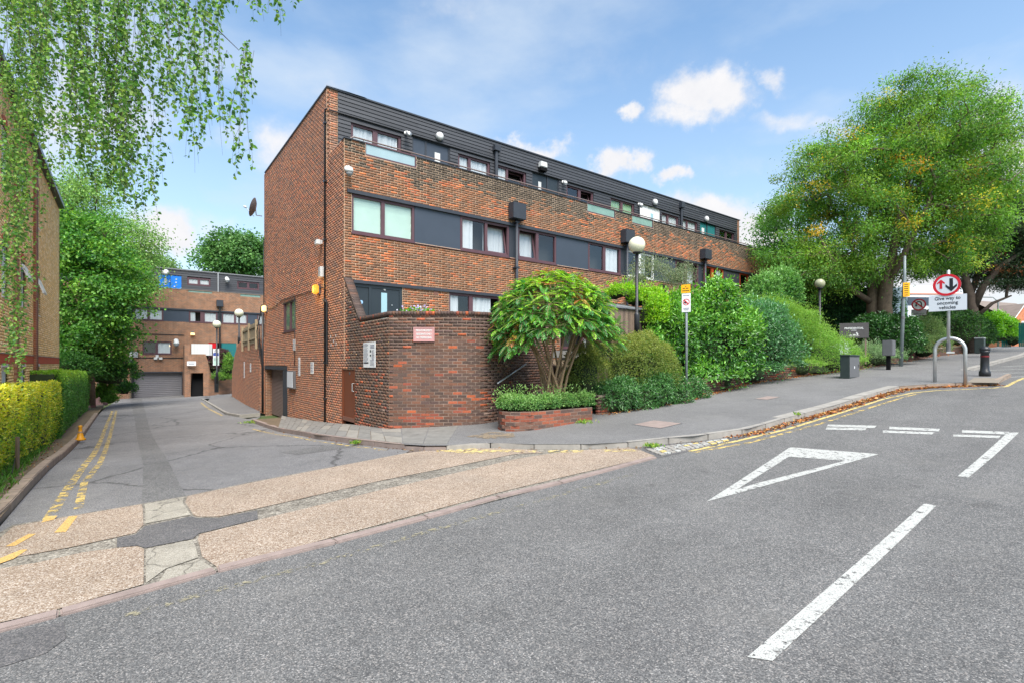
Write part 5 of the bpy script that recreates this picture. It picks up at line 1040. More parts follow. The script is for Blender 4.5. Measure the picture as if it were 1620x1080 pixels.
# give way sign on a steel hoop
hl, hr = G(1479, 604, .11), G(1527, 605, .11); hm = (hl+hr)/2; hx = (hr-hl); W_ = np.linalg.norm(hx[:2]); hx = hx/np.linalg.norm(hx); top = at(1503, 535, hm[1])[2]
GW = thing('give_way_sign', 'round priority sign and white give way plate on a steel hoop in the footway', 'road sign', hm)
pts = [hl-UP*.05, np.array([*hl[:2], top-W_/2])]+[np.r_[(hm-np.array([0, 0, 0]))[:2]+hx[:2]*(-math.cos(q))*W_/2, top-W_/2+math.sin(q)*W_/2] for q in np.linspace(.15, math.pi-.15, 13)]+[np.array([*hr[:2], top-W_/2]), hr-UP*.05]
MB().tube(pts, .052, 12).build('hoop', M['steel'], GW, True)
Yh = hm[1]; zb_, zt_ = at(1500, 557, Yh)[2], at(1500, 428, Yh)[2]; ph = at(1500.5, 540, Yh)
MB().lathe(np.array([ph[0], ph[1], zb_]), [(.045, 0), (.045, zt_-zb_), (0, zt_-zb_+.01)], 12).build('post', M['steel'], GW, True)
MB().lathe(np.array([ph[0], ph[1], zb_-.02]), [(.062, 0), (.062, .32)], 10).build('post_clamp', M['cab_grey'], GW); MB().box(np.array([ph[0]-.12, ph[1]-.07, zb_-.03]), (.22, -.04, 0), (.02, .04, 0), (0, 0, .05)).build('base_flange', M['steel'], GW)
nn = np.array([-.74, -.67, 0]); nn /= np.linalg.norm(nn); ex = np.array([-nn[1], nn[0], 0]); ex = -ex if ex[0] < 0 else ex
c = at(1498.5, 451.5, Yh)+nn*.07; R = .345
MB().lathe(c, [(0, 0), (R, 0), (R, .01), (0, .01)], 40, nn).build('sign_disc', M['sign_grey'], GW); ring(c, ex, nn, R*.79, R*1.0, 'sign_red', GW, 'red_border', .011)
poly(c, ex, nn, [(-.175, -.11), (-.11, -.11), (-.11, .08), (-.05, .035), (-.05, .085), (-.142, .185), (-.235, .085), (-.235, .035), (-.175, .08)], 'sign_red', GW, 'small_arrow', .012)
poly(c, ex, nn, [(.065, .20), (.15, .20), (.15, -.07), (.245, .02), (.245, -.06), (.108, -.215), (-.03, -.06), (-.03, .02), (.065, -.07)], 'sign_black', GW, 'large_arrow', .012)
c2 = at(1499.5, 479.8, Yh)+nn*.07; w, h = .93, .50; MB().box(c2-ex*w/2-UP*h/2, ex*w, nn*.01, UP*h).build('sign_plate', M['sign_grey'], GW, bevel=.006)
for (x0, x1, y0, y1) in ((-w/2, w/2, h/2-.018, h/2), (-w/2, w/2, -h/2, -h/2+.018), (-w/2, -w/2+.018, -h/2, h/2), (w/2-.018, w/2, -h/2, h/2)): pass
for k, s in enumerate(('Give way to', 'oncoming', 'vehicles')): text(s, .150, c2+nn*.0125+UP*(.145-.145*k), ex, UP, M['sign_black'], GW, bold=.002, sx=.86)
# bollard
c = G(1558, 594.5, .11); t = thing('bollard', 'black waisted bollard with rounded cap beside the steel hoop', 'bollard', c); k_ = c[1]/F
MB().lathe(c, [(.16, 0), (.16, .16), (.125, .20), (.115, 36*k_), (.14, 37*k_), (.14, 40*k_)], 18).build('shaft', M['iron'], t, True); MB().lathe(c+UP*40*k_, [(.14, 0), (.15, .02), (.15, .07), (.10, .14), (0, .16)], 18).build('cap', M['iron'], t, True); MB().lathe(c+UP*30*k_, [(.121, 0), (.121, .05)], 18).build('band', mat('dull_red', lin(110,30,34), .5), t)
# far street lamps
def street_lamp(u, vt, Y, arm, lb):
    c = at(u, vt, Y); z0 = float(gz(c[0], c[1])); t = thing('street_lamp', lb, 'street lamp', (c[0], c[1], z0), 'far street lamps')
    MB().tube([(c[0], c[1], z0), (c[0], c[1], c[2]-.5), (c[0]+arm*.3, c[1], c[2])], [.10, .07, .05], 8).build('column', M['galv'], t, True); MB().box((c[0]+arm*.3-.1, c[1]-.12, c[2]-.03), (arm, 0, .05), (0, .25, 0), (0, 0, .12)).build('lantern', M['grey_pl'], t, bevel=.03)
street_lamp(1502, 421.5, 42, -1.2, 'street lamp with a flat lantern rising behind the give way sign'); street_lamp(1579, 471, 62, -2.0, 'thin pale street lamp far off before the gabled houses')
# ------------------------------------------------------------------ garden wall along the drive, timber fence on it
GWp = Path([tuple(G(367, 627, .02)[:2]), tuple(G(374, 632)[:2]), tuple(G(388, 641)[:2]), tuple(FLANK.p(FB1+.4, .16, 0)[:2]), tuple(FLANK.p(FB1-.12, .02, 0)[:2])])
gw = thing('garden_wall', 'sloping brick garden wall beside the drive between the two blocks', 'wall', [*G(390, 642)])
def gw_top(s): q = GWp.p(s, 0, 0); u = CX+F*q[0]/q[1]; return EYE+(HV-np.interp(u, [360, 367, 371, 376, 381, 412], [600, 590, 562, 545, 539, 535]))/F*q[1]
pq = lay(0, GWp.L, EYE-3, EYE+2.2, (), lambda s: float(gz(*GWp.p(s, 0, 0)[:2])), gw_top); o = mortar_mesh('wall_face', GWp, pq, gw); brick_mesh('brick', GWp, pq, pal_flank(pq[:, 0], pq[:, 2]), o)
ss_ = np.linspace(.02, GWp.L-.02, 40); mb = MB()
q = [(GWp.p(s, -.02, gw_top(s)-.02), GWp.p(s, -.3, gw_top(s)-.02), float(gz(*GWp.p(s, 0, 0)[:2]))) for s in ss_]
for i in range(len(q)-1):
    mb.add([q[i][0], q[i+1][0], q[i+1][1], q[i][1]], [(0, 1, 2, 3)]); mb.add([q[i][1], q[i+1][1], np.r_[q[i+1][1][:2], q[i+1][2]], np.r_[q[i][1][:2], q[i][2]]], [(0, 1, 2, 3)])
mb.build('wall_core', M['mortar_dark'], gw)
for u, v, h, lb in ((386.5, 584.5, .9, 'tall narrow white notice on the garden wall'), (396.5, 581, .45, 'small white notice on the garden wall near the flats')):
    s = np.linspace(0, GWp.L, 300); P = GWp.p(s, .02, 0); i = np.argmin(abs(CX+F*P[:, 0]/P[:, 1]-u)); Y = P[i, 1]; c = at(u, v, Y); a = P[min(i+3, 299)]-P[max(i-3, 0)]; a[2] = 0; a /= np.linalg.norm(a); n_ = np.array([a[1], -a[0], 0])
    t = plate('wall_notice', lb, 'notice', c, a, n_, .42, h, 'sign_white', 'notices on the garden wall'); bars(t, c, a, n_, rows(.3, h, -.15, h*.38, int(h/.1), .09, .035))
fx0, fx1 = at(385.5, 540, 29), at(408, 537, 24.2); fd = fx1-fx0; fd[2] = 0; fl_ = np.linalg.norm(fd); fd /= fl_; fn = np.array([fd[1], -fd[0], 0])
t = thing('timber_fence', 'weathered timber fence panel standing on the garden wall', 'fence', fx0); zf0, zf1 = EYE+1.0, at(397, 513, 26)[2]
for k in np.arange(.02, fl_, .15): MB().box(fx0*[1, 1, 0]+UP*zf0+fd*k, fd*.135, fn*.02, UP*(zf1-zf0-.02)).build('board', M['wood_fence'], t)
for z in (zf0+.2, zf1-.25): MB().box(fx0*[1, 1, 0]+UP*z+fn*.022, fd*fl_, fn*.05, UP*.09).build('rail', M['wood_fence'], t)
for k in (0, fl_*.5, fl_-.1): MB().box(fx0*[1, 1, 0]+UP*(zf0-.3)+fd*k+fn*.02, fd*.1, fn*.1, UP*(zf1-zf0+.38)).build('post', M['wood_fence'], t)
# ------------------------------------------------------------------ the rear block across the drive
YB = 42.0; BBo = np.array([(250-CX)/F*YB, YB]); BB = Frame(BBo, E1, -E2); ba, bz = lambda u: float(BB.a(u)), lambda u, v: float(BB.z(u, v))
RB = thing('rear_apartment_block', 'similar brick block closing the end of the drive with wide grey garage door', 'building', (BBo[0], BBo[1], EYE-2.7))
x0, x1 = -8.5, 16.0; zg_ = EYE-3.2
ZGd = bz(250, 589.3); ZP_ = bz(269, 457); ZW1, ZW0 = bz(250, 489), bz(250, 507.7); ZL1, ZL0 = bz(250, 540), bz(250, 560); ZR = bz(250, 419.5)
garage = (ba(210.3), ba(289), zg_, ZGd); lowin = (ba(225.5), ba(271.5), ZL0, ZL1); entry = (ba(330), ba(374), EYE-1, ZL1)
tops = BB
def panel_grid(fr, x0, x1, z0, z1, holes):
    xs = sorted({x0, x1, *[h[0] for h in holes], *[h[1] for h in holes]}); zs = sorted({z0, z1, *[h[2] for h in holes], *[h[3] for h in holes]}); mb = MB()
    for a, b in zip(xs, xs[1:]):
        for c, d in zip(zs, zs[1:]):
            if a < x0 or b > x1 or c < z0 or d > z1 or any(h[0]-1e-6 <= a and b <= h[1]+1e-6 and h[2]-1e-6 <= c and d <= h[3]+1e-6 for h in holes): continue
            mb.quad(fr.p(a, 0, c), fr.p(b, 0, c), fr.p(b, 0, d), fr.p(a, 0, d))
    return mb
ins = [(ba(298), ba(336), bz(316, 463.5), ZP_+.001), (ba(380), ba(412), bz(395, 470), ZP_+.001)]
panel_grid(BB, x0, x1, zg_, ZP_, [garage, lowin, entry, (x0+.5, x1-.3, ZW0, ZW1+.12)]+[(i[0], i[1], i[2], ZP_) for i in ins]).build('front_wall', M['brick_far'], RB)
MB().fbox(BB, x0, x1, -.6, -9, zg_, ZW1+.6).build('inner_shell', M['dark_interior'], RB); MB().fbox(BB, x0, x1, -2.2, -9, ZW1+.6, ZR-.1).build('inner_shell', M['dark_interior'], RB); MB().fbox(BB, x0, x1, -.02, -2.2, ZW1+.5, ZW1+.58).build('terrace_floor', M['slab'], RB)
MB().fbox(BB, x0-.25, x0-.002, 0, -9, zg_, ZP_).build('end_wall', M['brick_far2'], RB)
MB().fbox(BB, x0+.5, x1-.3, .04, -.1, ZW1, ZW1+.12).build('lintel_band', M['dark_metal'], RB)
MB().fbox(BB, x0, x1, .02, -.25, ZP_, ZP_+.05).build('parapet_coping', M['kerb_old'], RB)
for i in ins: MB().fbox(BB, i[0]+.02, i[1]-.02, -.03, -.07, i[2], ZP_-.02).build('glass_panel', M['glass_green'], RB)
def bw(u0, u1, panes, z0=None, z1=None): window(RB, BB, ba(u0), ba(u1), z0 or ZW0, z1 or ZW1, [(ba(a), ba(b), k, 0) for a, b, k in panes], fwid=.1)
bw(211, 258.5, [(213,233,'curtain_glare'), (237,256.5,'curtain_glare')]); bw(299, 344, [(302,317,'half'), (324,342,'curtain_glare')]); bw(351, 392, [(353,370.5,'curtain_glare'), (373.5,390,'curtain_glare')]); bw(407, 440, [(409,422,'curtain_glare'), (425,438,'dark')])
for a, b in ((258.5, 299), (392, 407), (190, 211)): MB().fbox(BB, ba(a)+.01, ba(b)-.01, -.03, -.09, ZW0, ZW1).build('infill_panel', M['panel'], RB)
MB().fbox(BB, ba(344), ba(351), -.03, -.09, ZW0, ZW1).build('infill_panel', M['dark_metal'], RB)
window(RB, BB, ba(225.5), ba(271.5), ZL0, ZL1, [(ba(227.5), ba(246), 'dark', 0), (ba(250), ba(269.5), 'curtain_glare', 0)], fwid=.1)
mb = MB(); n = 14
for i in range(n):
    z = EYE-2.9+i*(ZGd-EYE+2.9)/n; h = (ZGd-EYE+2.9)/n; mb.add([BB.p(garage[0]+.05, -.28, z), BB.p(garage[1]-.05, -.28, z), BB.p(garage[1]-.05, -.25, z+h*.8), BB.p(garage[0]+.05, -.25, z+h*.8), BB.p(garage[1]-.05, -.29, z+h), BB.p(garage[0]+.05, -.29, z+h)], [(0,1,2,3), (3,2,4,5)])
o = mb.build('roller_shutter', M['garage_grey'], RB); o['kind'] = 'stuff'
MB().fbox(BB, garage[0], garage[1], .03, -.3, ZGd, ZGd+.1).build('garage_lintel', M['dark_metal'], RB)
for a in (garage[0], garage[1]-.05): MB().fbox(BB, a, a+.05, .02, -.3, zg_, ZGd).build('garage_jamb', M['dark_metal'], RB)
TB = Frame(BBo+1.65*E2, E1, -E2); tba, tbz = lambda u: float(TB.a(u)), lambda u, v: float(TB.z(u, v)); z = ZP_-.3
tholes = [(tba(251), tba(287), ZP_-.5, tbz(268, 435.5)), (tba(296), tba(333), tbz(315, 452), tbz(315, 440)), (tba(375), tba(410), tbz(392, 458), tbz(392, 446))]
k = 0
while z < ZR-.05:
    zt = min(z+.19, ZR); iv = [(x0, x1)]
    for (o0, o1, q0, q1) in tholes:
        if q0 < z+.09 < q1: iv = [w for p, q in iv for w in ([(p, min(q, o0))] if o0 > p else [])+([(max(p, o1), q)] if o1 < q else []) if w[1] > w[0]]
    for p, q in iv: MB().add([TB.p(p, .035, z), TB.p(q, .035, z), TB.p(q, .01, zt), TB.p(p, .01, zt)], [(0, 1, 2, 3)]).build('cladding_board', M['cladding'], RB)
    z += .19
MB().fbox(TB, x0-.05, x1, .08, -8, ZR, ZR+.1).build('roof', M['felt'], RB)
h = tholes[0]; a_m = (h[0]+h[1])/2; MB().fbox(TB, h[0], a_m-.02, -.02, -.08, ZP_-.5, h[3]).build('door', M['blue_door'], RB); MB().fbox(TB, a_m+.02, h[1], -.02, -.08, ZP_-.5, h[3]).build('side_panel', M['blue_door'], RB)
mb = MB(); mb.fbox(TB, tba(260), tba(263.5), .0, -.03, tbz(262, 451), tbz(262, 440)); 
mb.build('door_glass', M['white'], RB)
for u, v in ((268, 445.5), (279, 442), (278.5, 447), (276, 453.5)): MB().fbox(TB, tba(u)-.05, tba(u)+.05, .0, -.03, tbz(u, v)-.05, tbz(u, v)+.05).build('door_fitting', M['white'], RB)
for h, ks in ((tholes[1], ('curtain_glare', 'curtain_glare')), (tholes[2], ('dark', 'dark'))): m_ = (h[0]+h[1])/2; window(RB, TB, h[0], h[1], h[2], h[3], [(h[0]+.15, m_-.1, ks[0], 0), (m_+.1, h[1]-.15, ks[1], 0)], fwid=.13)
a = ba(347.3); z1_, z0_ = bz(347, 475.5), bz(347, 485.5); MB().fbox(BB, a-.25, a+.25, .3, .01, z0_, z1_).build('rainwater_hopper', M['dark_metal'], RB); MB().tube([BB.p(a, .13, EYE-1), BB.p(a, .13, z0_)], .07, 8).build('downpipe', M['iron'], RB); MB().tube([TB.p(tba(345), .1, ZP_-.3), TB.p(tba(345), .1, tbz(345, 432))], .06, 8).build('flue_pipe', M['grey_pl'], RB)
for v in (529, 544): MB().fbox(BB, x0, ba(291), .03, .0, bz(250, v)-.03, bz(250, v)+.03) .build('cable', M['iron'], RB) if v == 529 else None
MB().fbox(BB, ba(216), ba(291), .03, .0, bz(250, 566.5), bz(250, 565)).build('cable', M['iron'], RB)
for u in (206.5, 209.2): MB().tube([BB.p(ba(u), .1, zg_), BB.p(ba(u), .1, bz(u, 552))], .07, 8).build('downpipe', M['iron' if u > 208 else 'bark'], RB)
MB().tube([BB.p(ba(206.8), .2, bz(207, 580)), BB.p(ba(206.8), .2, bz(207, 555))], .08, 8).build('pipe_sleeve', M['white'], RB)
# its own podium with a side entrance, planted on top
pA = BB.p(ba(290), 0, 0)[:2]; pd = BB.p(ba(290)+.0, 3.2, 0)[:2]
u2 = lambda p: CX+F*p[0]/p[1]
pB = np.array([(292-CX)/F*39.6, 39.6]); pC = np.array([(331-CX)/F*40.2, 40.2]); pD = np.array([(368-CX)/F*42.0, 42.0])
zc = lambda v, p: EYE+(HV-v)/F*p[1]
mb = MB(); doorL, doorR = (301.5-CX)/F*39.8, (321.5-CX)/F*40.0; zt = zc(545, pB); dz_ = zc(589.5, pB)
P1 = lambda u: np.array([(u-CX)/F*np.interp(u, [292, 331, 368], [39.6, 40.2, 42.0]), np.interp(u, [292, 331, 368], [39.6, 40.2, 42.0])])
def vq(p, q, z0, z1): mb.quad((*p, z0), (*q, z0), (*q, z1), (*p, z1))
vq(pA, pB, zg_, zt); zs_ = zc(559.5, pB); vq(pB, P1(301.0), zg_, zt); vq(P1(301.0), P1(301.5), zg_, zs_); vq(P1(301.5), P1(321.5), dz_, zs_); vq(P1(321.5), P1(325), zg_, zs_)
us = [325, 328, 331, 334]; tv = [559.5, 568, 580, 592]
for (a, b), (va, vb) in zip(zip(us, us[1:]), zip(tv, tv[1:])): p, q = P1(a), P1(b); mb.quad((*p, zg_), (*q, zg_), (*q, zc(vb, q)), (*p, zc(va, p)))
vq(P1(334), pD, zg_, zc(594, pC)); o = mb.build('podium_wall', M['brick_far'], RB)
MB().quad((*P1(300), zg_), (*P1(323), zg_), (*(P1(323)+np.array([-.3, .9])), EYE), (*(P1(300)+np.array([-.3, .9])), EYE)).build('entrance_shade', M['black'], RB)  # black sheet paints the shade inside the entrance opening
MB().add([(*pA, zs_-.02), (*pB, zs_-.02), (*P1(325), zs_-.02), (*(P1(325)+np.array([-1.5, 2.5])), zs_-.02)], [(0, 1, 2, 3)]).build('podium_deck', M['slab'], RB)
c = at(303, 574.5, 39.55); t = plate('wall_sign', 'small white sign above the dark side entrance of the rear block', 'sign', c, np.array([.99, .1, 0]), np.array([.1, -.99, 0]), .66, .34, 'sign_white'); bars(t, c, np.array([.99, .1, 0]), np.array([.1, -.99, 0]), [(-.25, .04, .5, .05), (-.2, -.08, .42, .05)])
mb = MB(); MB().fbox(BB, ba(311), ba(344), -.03, -.1, EYE-.2, bz(330, 540.5)).build('door', M['red_door'], RB); MB().fbox(BB, ba(350.5), ba(374), -.02, -.1, EYE-.2, bz(360, 539.5)).build('side_panel', M['teal_door'], RB)
for k in range(7):
    u = 302+k*4.7; p, q = P1(u)+np.array([0, .06]), P1(u+4.4)+np.array([0, .06]); 
    MB().add([(*p, zs_-.1), (*q, zs_-.1), (*q, zc(543.5, pB)), (*p, zc(543.5, pB)), (p[0], p[1]+.04, zs_-.1), (q[0], q[1]+.04, zs_-.1), (q[0], q[1]+.04, zc(543.5, pB)), (p[0], p[1]+.04, zc(543.5, pB))], [(0,1,2,3),(7,6,5,4),(0,4,5,1),(1,5,6,2),(2,6,7,3),(3,7,4,0)]).build('screen_slat', M['white'], RB)
c = at(262, 431, 43.3); t = thing('wall_light', 'round white lamp above the blue door of the rear block', 'wall light', c); MB().lathe(c-NF*.1, [(0, 0), (.27, 0), (.27, .08), (0, .1)], 16, NF).build('lamp_base', M['grey_pl'], t); MB().lathe(c, [(.24, 0), (.2, .08), (0, .12)], 16, NF).build('lamp_cover', M['white'], t, True)
cctv(BB.p(ba(278.5), 0, bz(278.5, 539)), NF, 'white camera beside the lower window of the rear block', 1.9); cctv(TB.p(tba(358.5), .03, tbz(358.5, 441)), NF, 'small white camera on the boarded storey of the rear block', 1.7)
c = BB.p(ba(248.5), .02, bz(248.5, 568.5)); t = thing('floodlight', 'white twin floodlight above the garage of the rear block', 'floodlight', c)
for s in (-.22, .12): MB().box(c+XF*s, XF*.24, NF*.2, UP*.2).build('lamp_head', M['white'], t, bevel=.02)
MB().box(c-XF*.1+UP*.18, XF*.2, NF*.1, UP*.22).build('sensor', M['white'], t)
c = BB.p(ba(304.5), .03, bz(304.5, 530.5)); t = thing('floodlight', 'small amber lit lamp below the upper windows of the rear block', 'floodlight', c); MB().box(c-XF*.15, XF*.3, NF*.2, UP*.2).build('lamp_head', M['lit_soft'], t, bevel=.02); MB().box(c-XF*.1+UP*.2, XF*.2, NF*.1, UP*.15).build('bracket', M['cab_grey'], t)
c = BB.p(ba(212.5), .03, bz(212.5, 561)); t = thing('junction_box', 'white box on the rear block left of its lower window', 'junction box', c); MB().box(c-XF*.22-UP*.2, XF*.45, NF*.12, UP*.45).build('box_body', M['white'], t, bevel=.01); MB().box(c-XF*.2+NF*.12-UP*.18, XF*.41, NF*.01, UP*.41).build('box_cover', M['grey_pl'], t)
# parking sign at the end of the drive
b = at(342.5, 620, 37.0); t = thing('parking_sign', 'white and blue car park sign on a dark post at the end of the drive', 'road sign', b)
MB().box(b-np.array([.13, .05, .0]), (.26, 0, 0), (0, .1, 0), UP*1.15).build('post_base', M['iron'], t); MB().lathe(b+UP*1.1, [(.04, 0), (.04, 1.2)], 8).build('post', M['iron'], t); c = at(342, 564.5, 36.9); xx, yy = np.array([1., 0, 0]), np.array([0, -1., 0]); w, h = .44, 1.2
MB().box(c-xx*w/2-UP*h/2, xx*w, yy*.02, UP*h).build('sign_plate', M['sign_white'], t); MB().box(c-xx*w*.45+UP*.10, xx*w*.9, yy*.024, UP*.2).build('sign_band', M['sign_blue'], t); MB().box(c-xx*w*.42-UP*.56, xx*w*.84, yy*.022, UP*.55).build('sign_panel', mat('pale_green', lin(190,220,205), .4), t)
bars(t, c, xx, yy, [(-.12, .38, .24, .06), (-.14, .3, .28, .04), (-.14, -.05, .26, .03), (-.14, -.15, .26, .03), (-.14, -.25, .26, .03), (-.12, .17, .24, .04)], 'ink', .024); MB().prism([c+yy*.02+xx*-.07+UP*.48, c+yy*.02+xx*.07+UP*.48, c+yy*.02+UP*.58], yy*.004).build('pictogram', M['sign_black'], t)
# ------------------------------------------------------------------ yellow brick house on the left
YH = Frame(np.array([(93-CX)/F*22, 22.0]), -E2, E1); ya, yz = lambda u: float(YH.a(u)), lambda u, v: float(YH.z(u, v))
HB = thing('yellow_brick_block', 'buff brick building with red bands and white windows behind the left hedge', 'building', (YH.o[0], YH.o[1], EYE-2.2))
LH = 17.0; zt = EYE+6.7; zy0 = EYE-2.6; zb0, zb1 = EYE+.0, EYE+.24
def win_at(u0, u1, v0, v1, uu): return (ya(u0), ya(u1), yz(uu, v1), yz(uu, v0))
a60 = ya(61.5); a40 = ya(38.5); a08 = ya(8)
def whole(a): 
    return (a-.40, a+.40)
wins = []
for a in (a60+.25, a40+.2, a08): wins += [(a-.42, a+.42, EYE-1.15, EYE-.10), (a-.42, a+.42, EYE+1.6, EYE+2.95), (a-.42, a+.42, EYE+4.5, EYE+5.8)]
pq = lay(0, LH, zy0, zt, wins+[(0, LH, zb0, zb1)]); npq = len(pq)
cy = np.array([lin(238,206,150), lin(230,196,138), lin(244,216,166), lin(222,186,130), lin(236,198,132)])[rng.integers(0, 5, npq)]*rng.uniform(.9, 1.1, npq)[:, None]
o = mortar_mesh('side_wall', YH, pq, HB, 'mortar_yellow', -.004); brick_mesh('brick', YH, pq, cy, o)
MB().fbox(YH, 0, LH, .012, -.1, zb0+.004, zb1-.004).build('red_band', M['yellow_band'], HB); MB().fbox(YH, .0, LH, .03, -.05, zb1, zb1+.03).build('drip_course', M['mortar_dark'], HB)
for a in (a60+.25+.62, a40+.2+1.1): MB().fbox(YH, a, a+.42, .06, -.05, zy0, zt-.1).build('pilaster', mat_brickwork('brick_red', lin(150,88,58), lin(120,70,50), lin(160,125,95), -E2), HB)
MB().tube([YH.p(a60+.25+.55, .04, zy0), YH.p(a60+.25+.55, .04, zt)], .03, 8).build('downpipe', M['iron'], HB)
for (p, q, z0, z1) in wins:
    window(HB, YH, p, q, z0, z1, [(p+.09, (p+q)/2-.04, 'dark', 0), ((p+q)/2+.04, q-.09, 'dark', 0)], 'white_pvc', .07, d=-.05)
    n = 8; mb = MB(); mb.prism([YH.p(p-.05, .01, z1+.02)]+[YH.p((p+q)/2-math.cos(math.pi*k/n)*(q-p+.1)/2, .01, z1+.02+.14*math.sin(math.pi*k/n)) for k in range(n+1)][1:], np.r_[-YH.en*.1, 0]); mb.build('arch_head', M['yellow_band'] if z0 > EYE else M['white'], HB)
w0 = wins[1]; MB().add([YH.p(w0[0]+.05, 0, EYE+2.75), YH.p(w0[1]-.05, 0, EYE+2.75), YH.p(w0[1]-.05, .16, EYE+2.3), YH.p(w0[0]+.05, .16, EYE+2.3)]+[YH.p(w0[0]+.05, .04, EYE+2.79), YH.p(w0[1]-.05, .04, EYE+2.79), YH.p(w0[1]-.05, .20, EYE+2.34), YH.p(w0[0]+.05, .20, EYE+2.34)], [(0,3,2,1),(4,5,6,7),(0,1,5,4),(1,2,6,5),(2,3,7,6),(3,0,4,7)]).build('open_window', M['white_pvc'], HB)
w0 = wins[4]; MB().add([YH.p(w0[0]+.05, 0, EYE+2.75), YH.p(w0[1]-.05, 0, EYE+2.75), YH.p(w0[1]-.05, .14, EYE+2.35), YH.p(w0[0]+.05, .14, EYE+2.35)]+[YH.p(w0[0]+.05, .04, EYE+2.79), YH.p(w0[1]-.05, .04, EYE+2.79), YH.p(w0[1]-.05, .18, EYE+2.39), YH.p(w0[0]+.05, .18, EYE+2.39)], [(0,3,2,1),(4,5,6,7),(0,1,5,4),(1,2,6,5),(2,3,7,6),(3,0,4,7)]).build('open_window', M['white_pvc'], HB)
MB().fbox(YH, .02, LH, -.5, -8, zy0, zt).build('inner_shell', M['dark_interior'], HB); MB().fbox(YH, -.22, -.002, 0, -8, zy0, zt).build('end_wall', mat_brickwork('brick_buff', lin(214,176,116), lin(200,160,104), lin(170,135,95), E1), HB)
MB().fbox(YH, LH, LH+.2, .0, -8, zy0, zt).build('end_wall', bpy.data.materials['brick_buff'], HB); MB().fbox(YH, -.02, LH+.2, .10, -8, zt, zt+.12).build('soffit', M['dark_metal'], HB); MB().fbox(YH, -.02, LH, .19, .10, zt+.02, zt+.17).build('gutter', M['iron'], HB)
MB().add([YH.p(-.02, .10, zt+.13), YH.p(LH, .10, zt+.13), YH.p(LH, -4, zt+2.6), YH.p(-.02, -4, zt+2.6)], [(0, 1, 2, 3)]).build('roof', M['roof_tile'], HB)
# yellow standpipe drawn as a small cone, and stake by the hedge
c = G(127, 678, .09); c = at(127, 674, 15.2); c[2] = float(gz(c[0], c[1]))+.09; t = thing('standpipe', 'small dirty orange standpipe standing under the left hedge', 'traffic cone', c)
MB().lathe(c, [(.13, 0), (.13, .04), (.09, .08), (.055, .24), (.04, .38), (.05, .40), (.05, .43), (0, .45)], 16).build('standpipe_body', M['hydrant'], t, True); MB().lathe(c+UP*.22, [(.064, 0), (.056, .05)], 16).build('band', M['bark_tan'], t)
c = G(24, 748, .09); t = thing('fence_stake', 'thin weathered stake with sagging wires at the foot of the nearest hedge', 'stake', c); MB().box(c, (.04, 0, 0), (0, .04, 0), UP*.62).build('stake', M['bark'], t)
for s in (-.45, .3): MB().tube([c+UP*.25, c+np.array([s, -s*1.2, -.02+.1])], .008, 5).build('wire', M['iron'], t)
# gate piers under the sycamore
for u, Y, w in ((136, 30, .55), (157, 33, .5)):
    c = at(u, 628, Y); z0 = float(gz(c[0], c[1])); t = thing('gate_pier', 'reddish pier with sloping top under the left tree, ' + ('nearer' if u < 140 else 'farther') + ' of two', 'pier', (c[0], c[1], z0), 'piers under the sycamore')
    q = [(c[0]-w/2, c[1], z0), (c[0]+w/2, c[1], z0), (c[0]+w*.32, c[1], at(u, 578, Y)[2]), (c[0]-w*.1, c[1], at(u, 578, Y)[2])]; MB().prism(q, (0, .4, 0)).build('pier_shaft', mat('pier', lin(140,106,104), .9, var=.25, vscale=3), t)
    MB().box((c[0]-w*.15, c[1]-.03, at(u, 578, Y)[2]), (w*.55, 0, 0), (0, .46, 0), UP*.06).build('pier_cap', M['kerb_old'], t)
MB().quad(at(160, 632, 41.5), at(203, 632, 41.0), at(203, 570, 41.0), at(160, 570, 41.5)).build('boundary_panel', M['cab_green']); o = bpy.data.objects['boundary_panel']; bpy.data.objects.remove(o)
t = thing('garden_screen', 'dark rendered wall closing the gap beside the rear garage', 'wall', at(182, 630, 41.3)); p, q = at(150, 634, 42), at(204, 632, 41); MB().add([p, q, q+UP*3.0, p+UP*3.0]+[k+np.array([0, .2, 0]) for k in (p, q, q+UP*3.0, p+UP*3.0)], [(0,1,2,3),(7,6,5,4),(0,4,5,1),(1,5,6,2),(2,6,7,3),(3,7,4,0)]).build('wall_face', mat('render', lin(104,100,88), .9, var=.3), t); MB().box(p+UP*3.0, q-p, (0, .24, 0), UP*.06).build('coping', M['slab'], t)
# teal fence, far houses
t = thing('metal_fence', 'tall teal metal palisade at the right edge beyond the hedges', 'fence', SN(47, 6.5)); 
f0, f1 = at(1612, 548, 38), at(1665, 549, 36); fd = f1-f0; L_ = np.linalg.norm(fd); fd /= L_
for k in np.arange(0, L_, .14): MB().box(f0+fd*k+UP*0, fd*.11, (0, .02, 0), UP*1.75).build('pale', M['teal'], t)
for z in (.3, 1.4): MB().box(f0+UP*z+np.array([0, .03, 0]), fd*L_, (0, .05, 0), UP*.07).build('rail', M['teal'], t)
t = thing('metal_fence', 'low teal fence end beside the bright hedge', 'fence', at(1588, 552, 46)); 
for k in range(5): MB().box(at(1585+k*3, 553, 46), (.13, 0, 0), (0, .03, 0), UP*1.1).build('pale', M['teal'], t)
MB().box(at(1585, 545, 46.1), (.9, 0, 0), (0, .05, 0), UP*.08).build('rail', M['teal'], t)
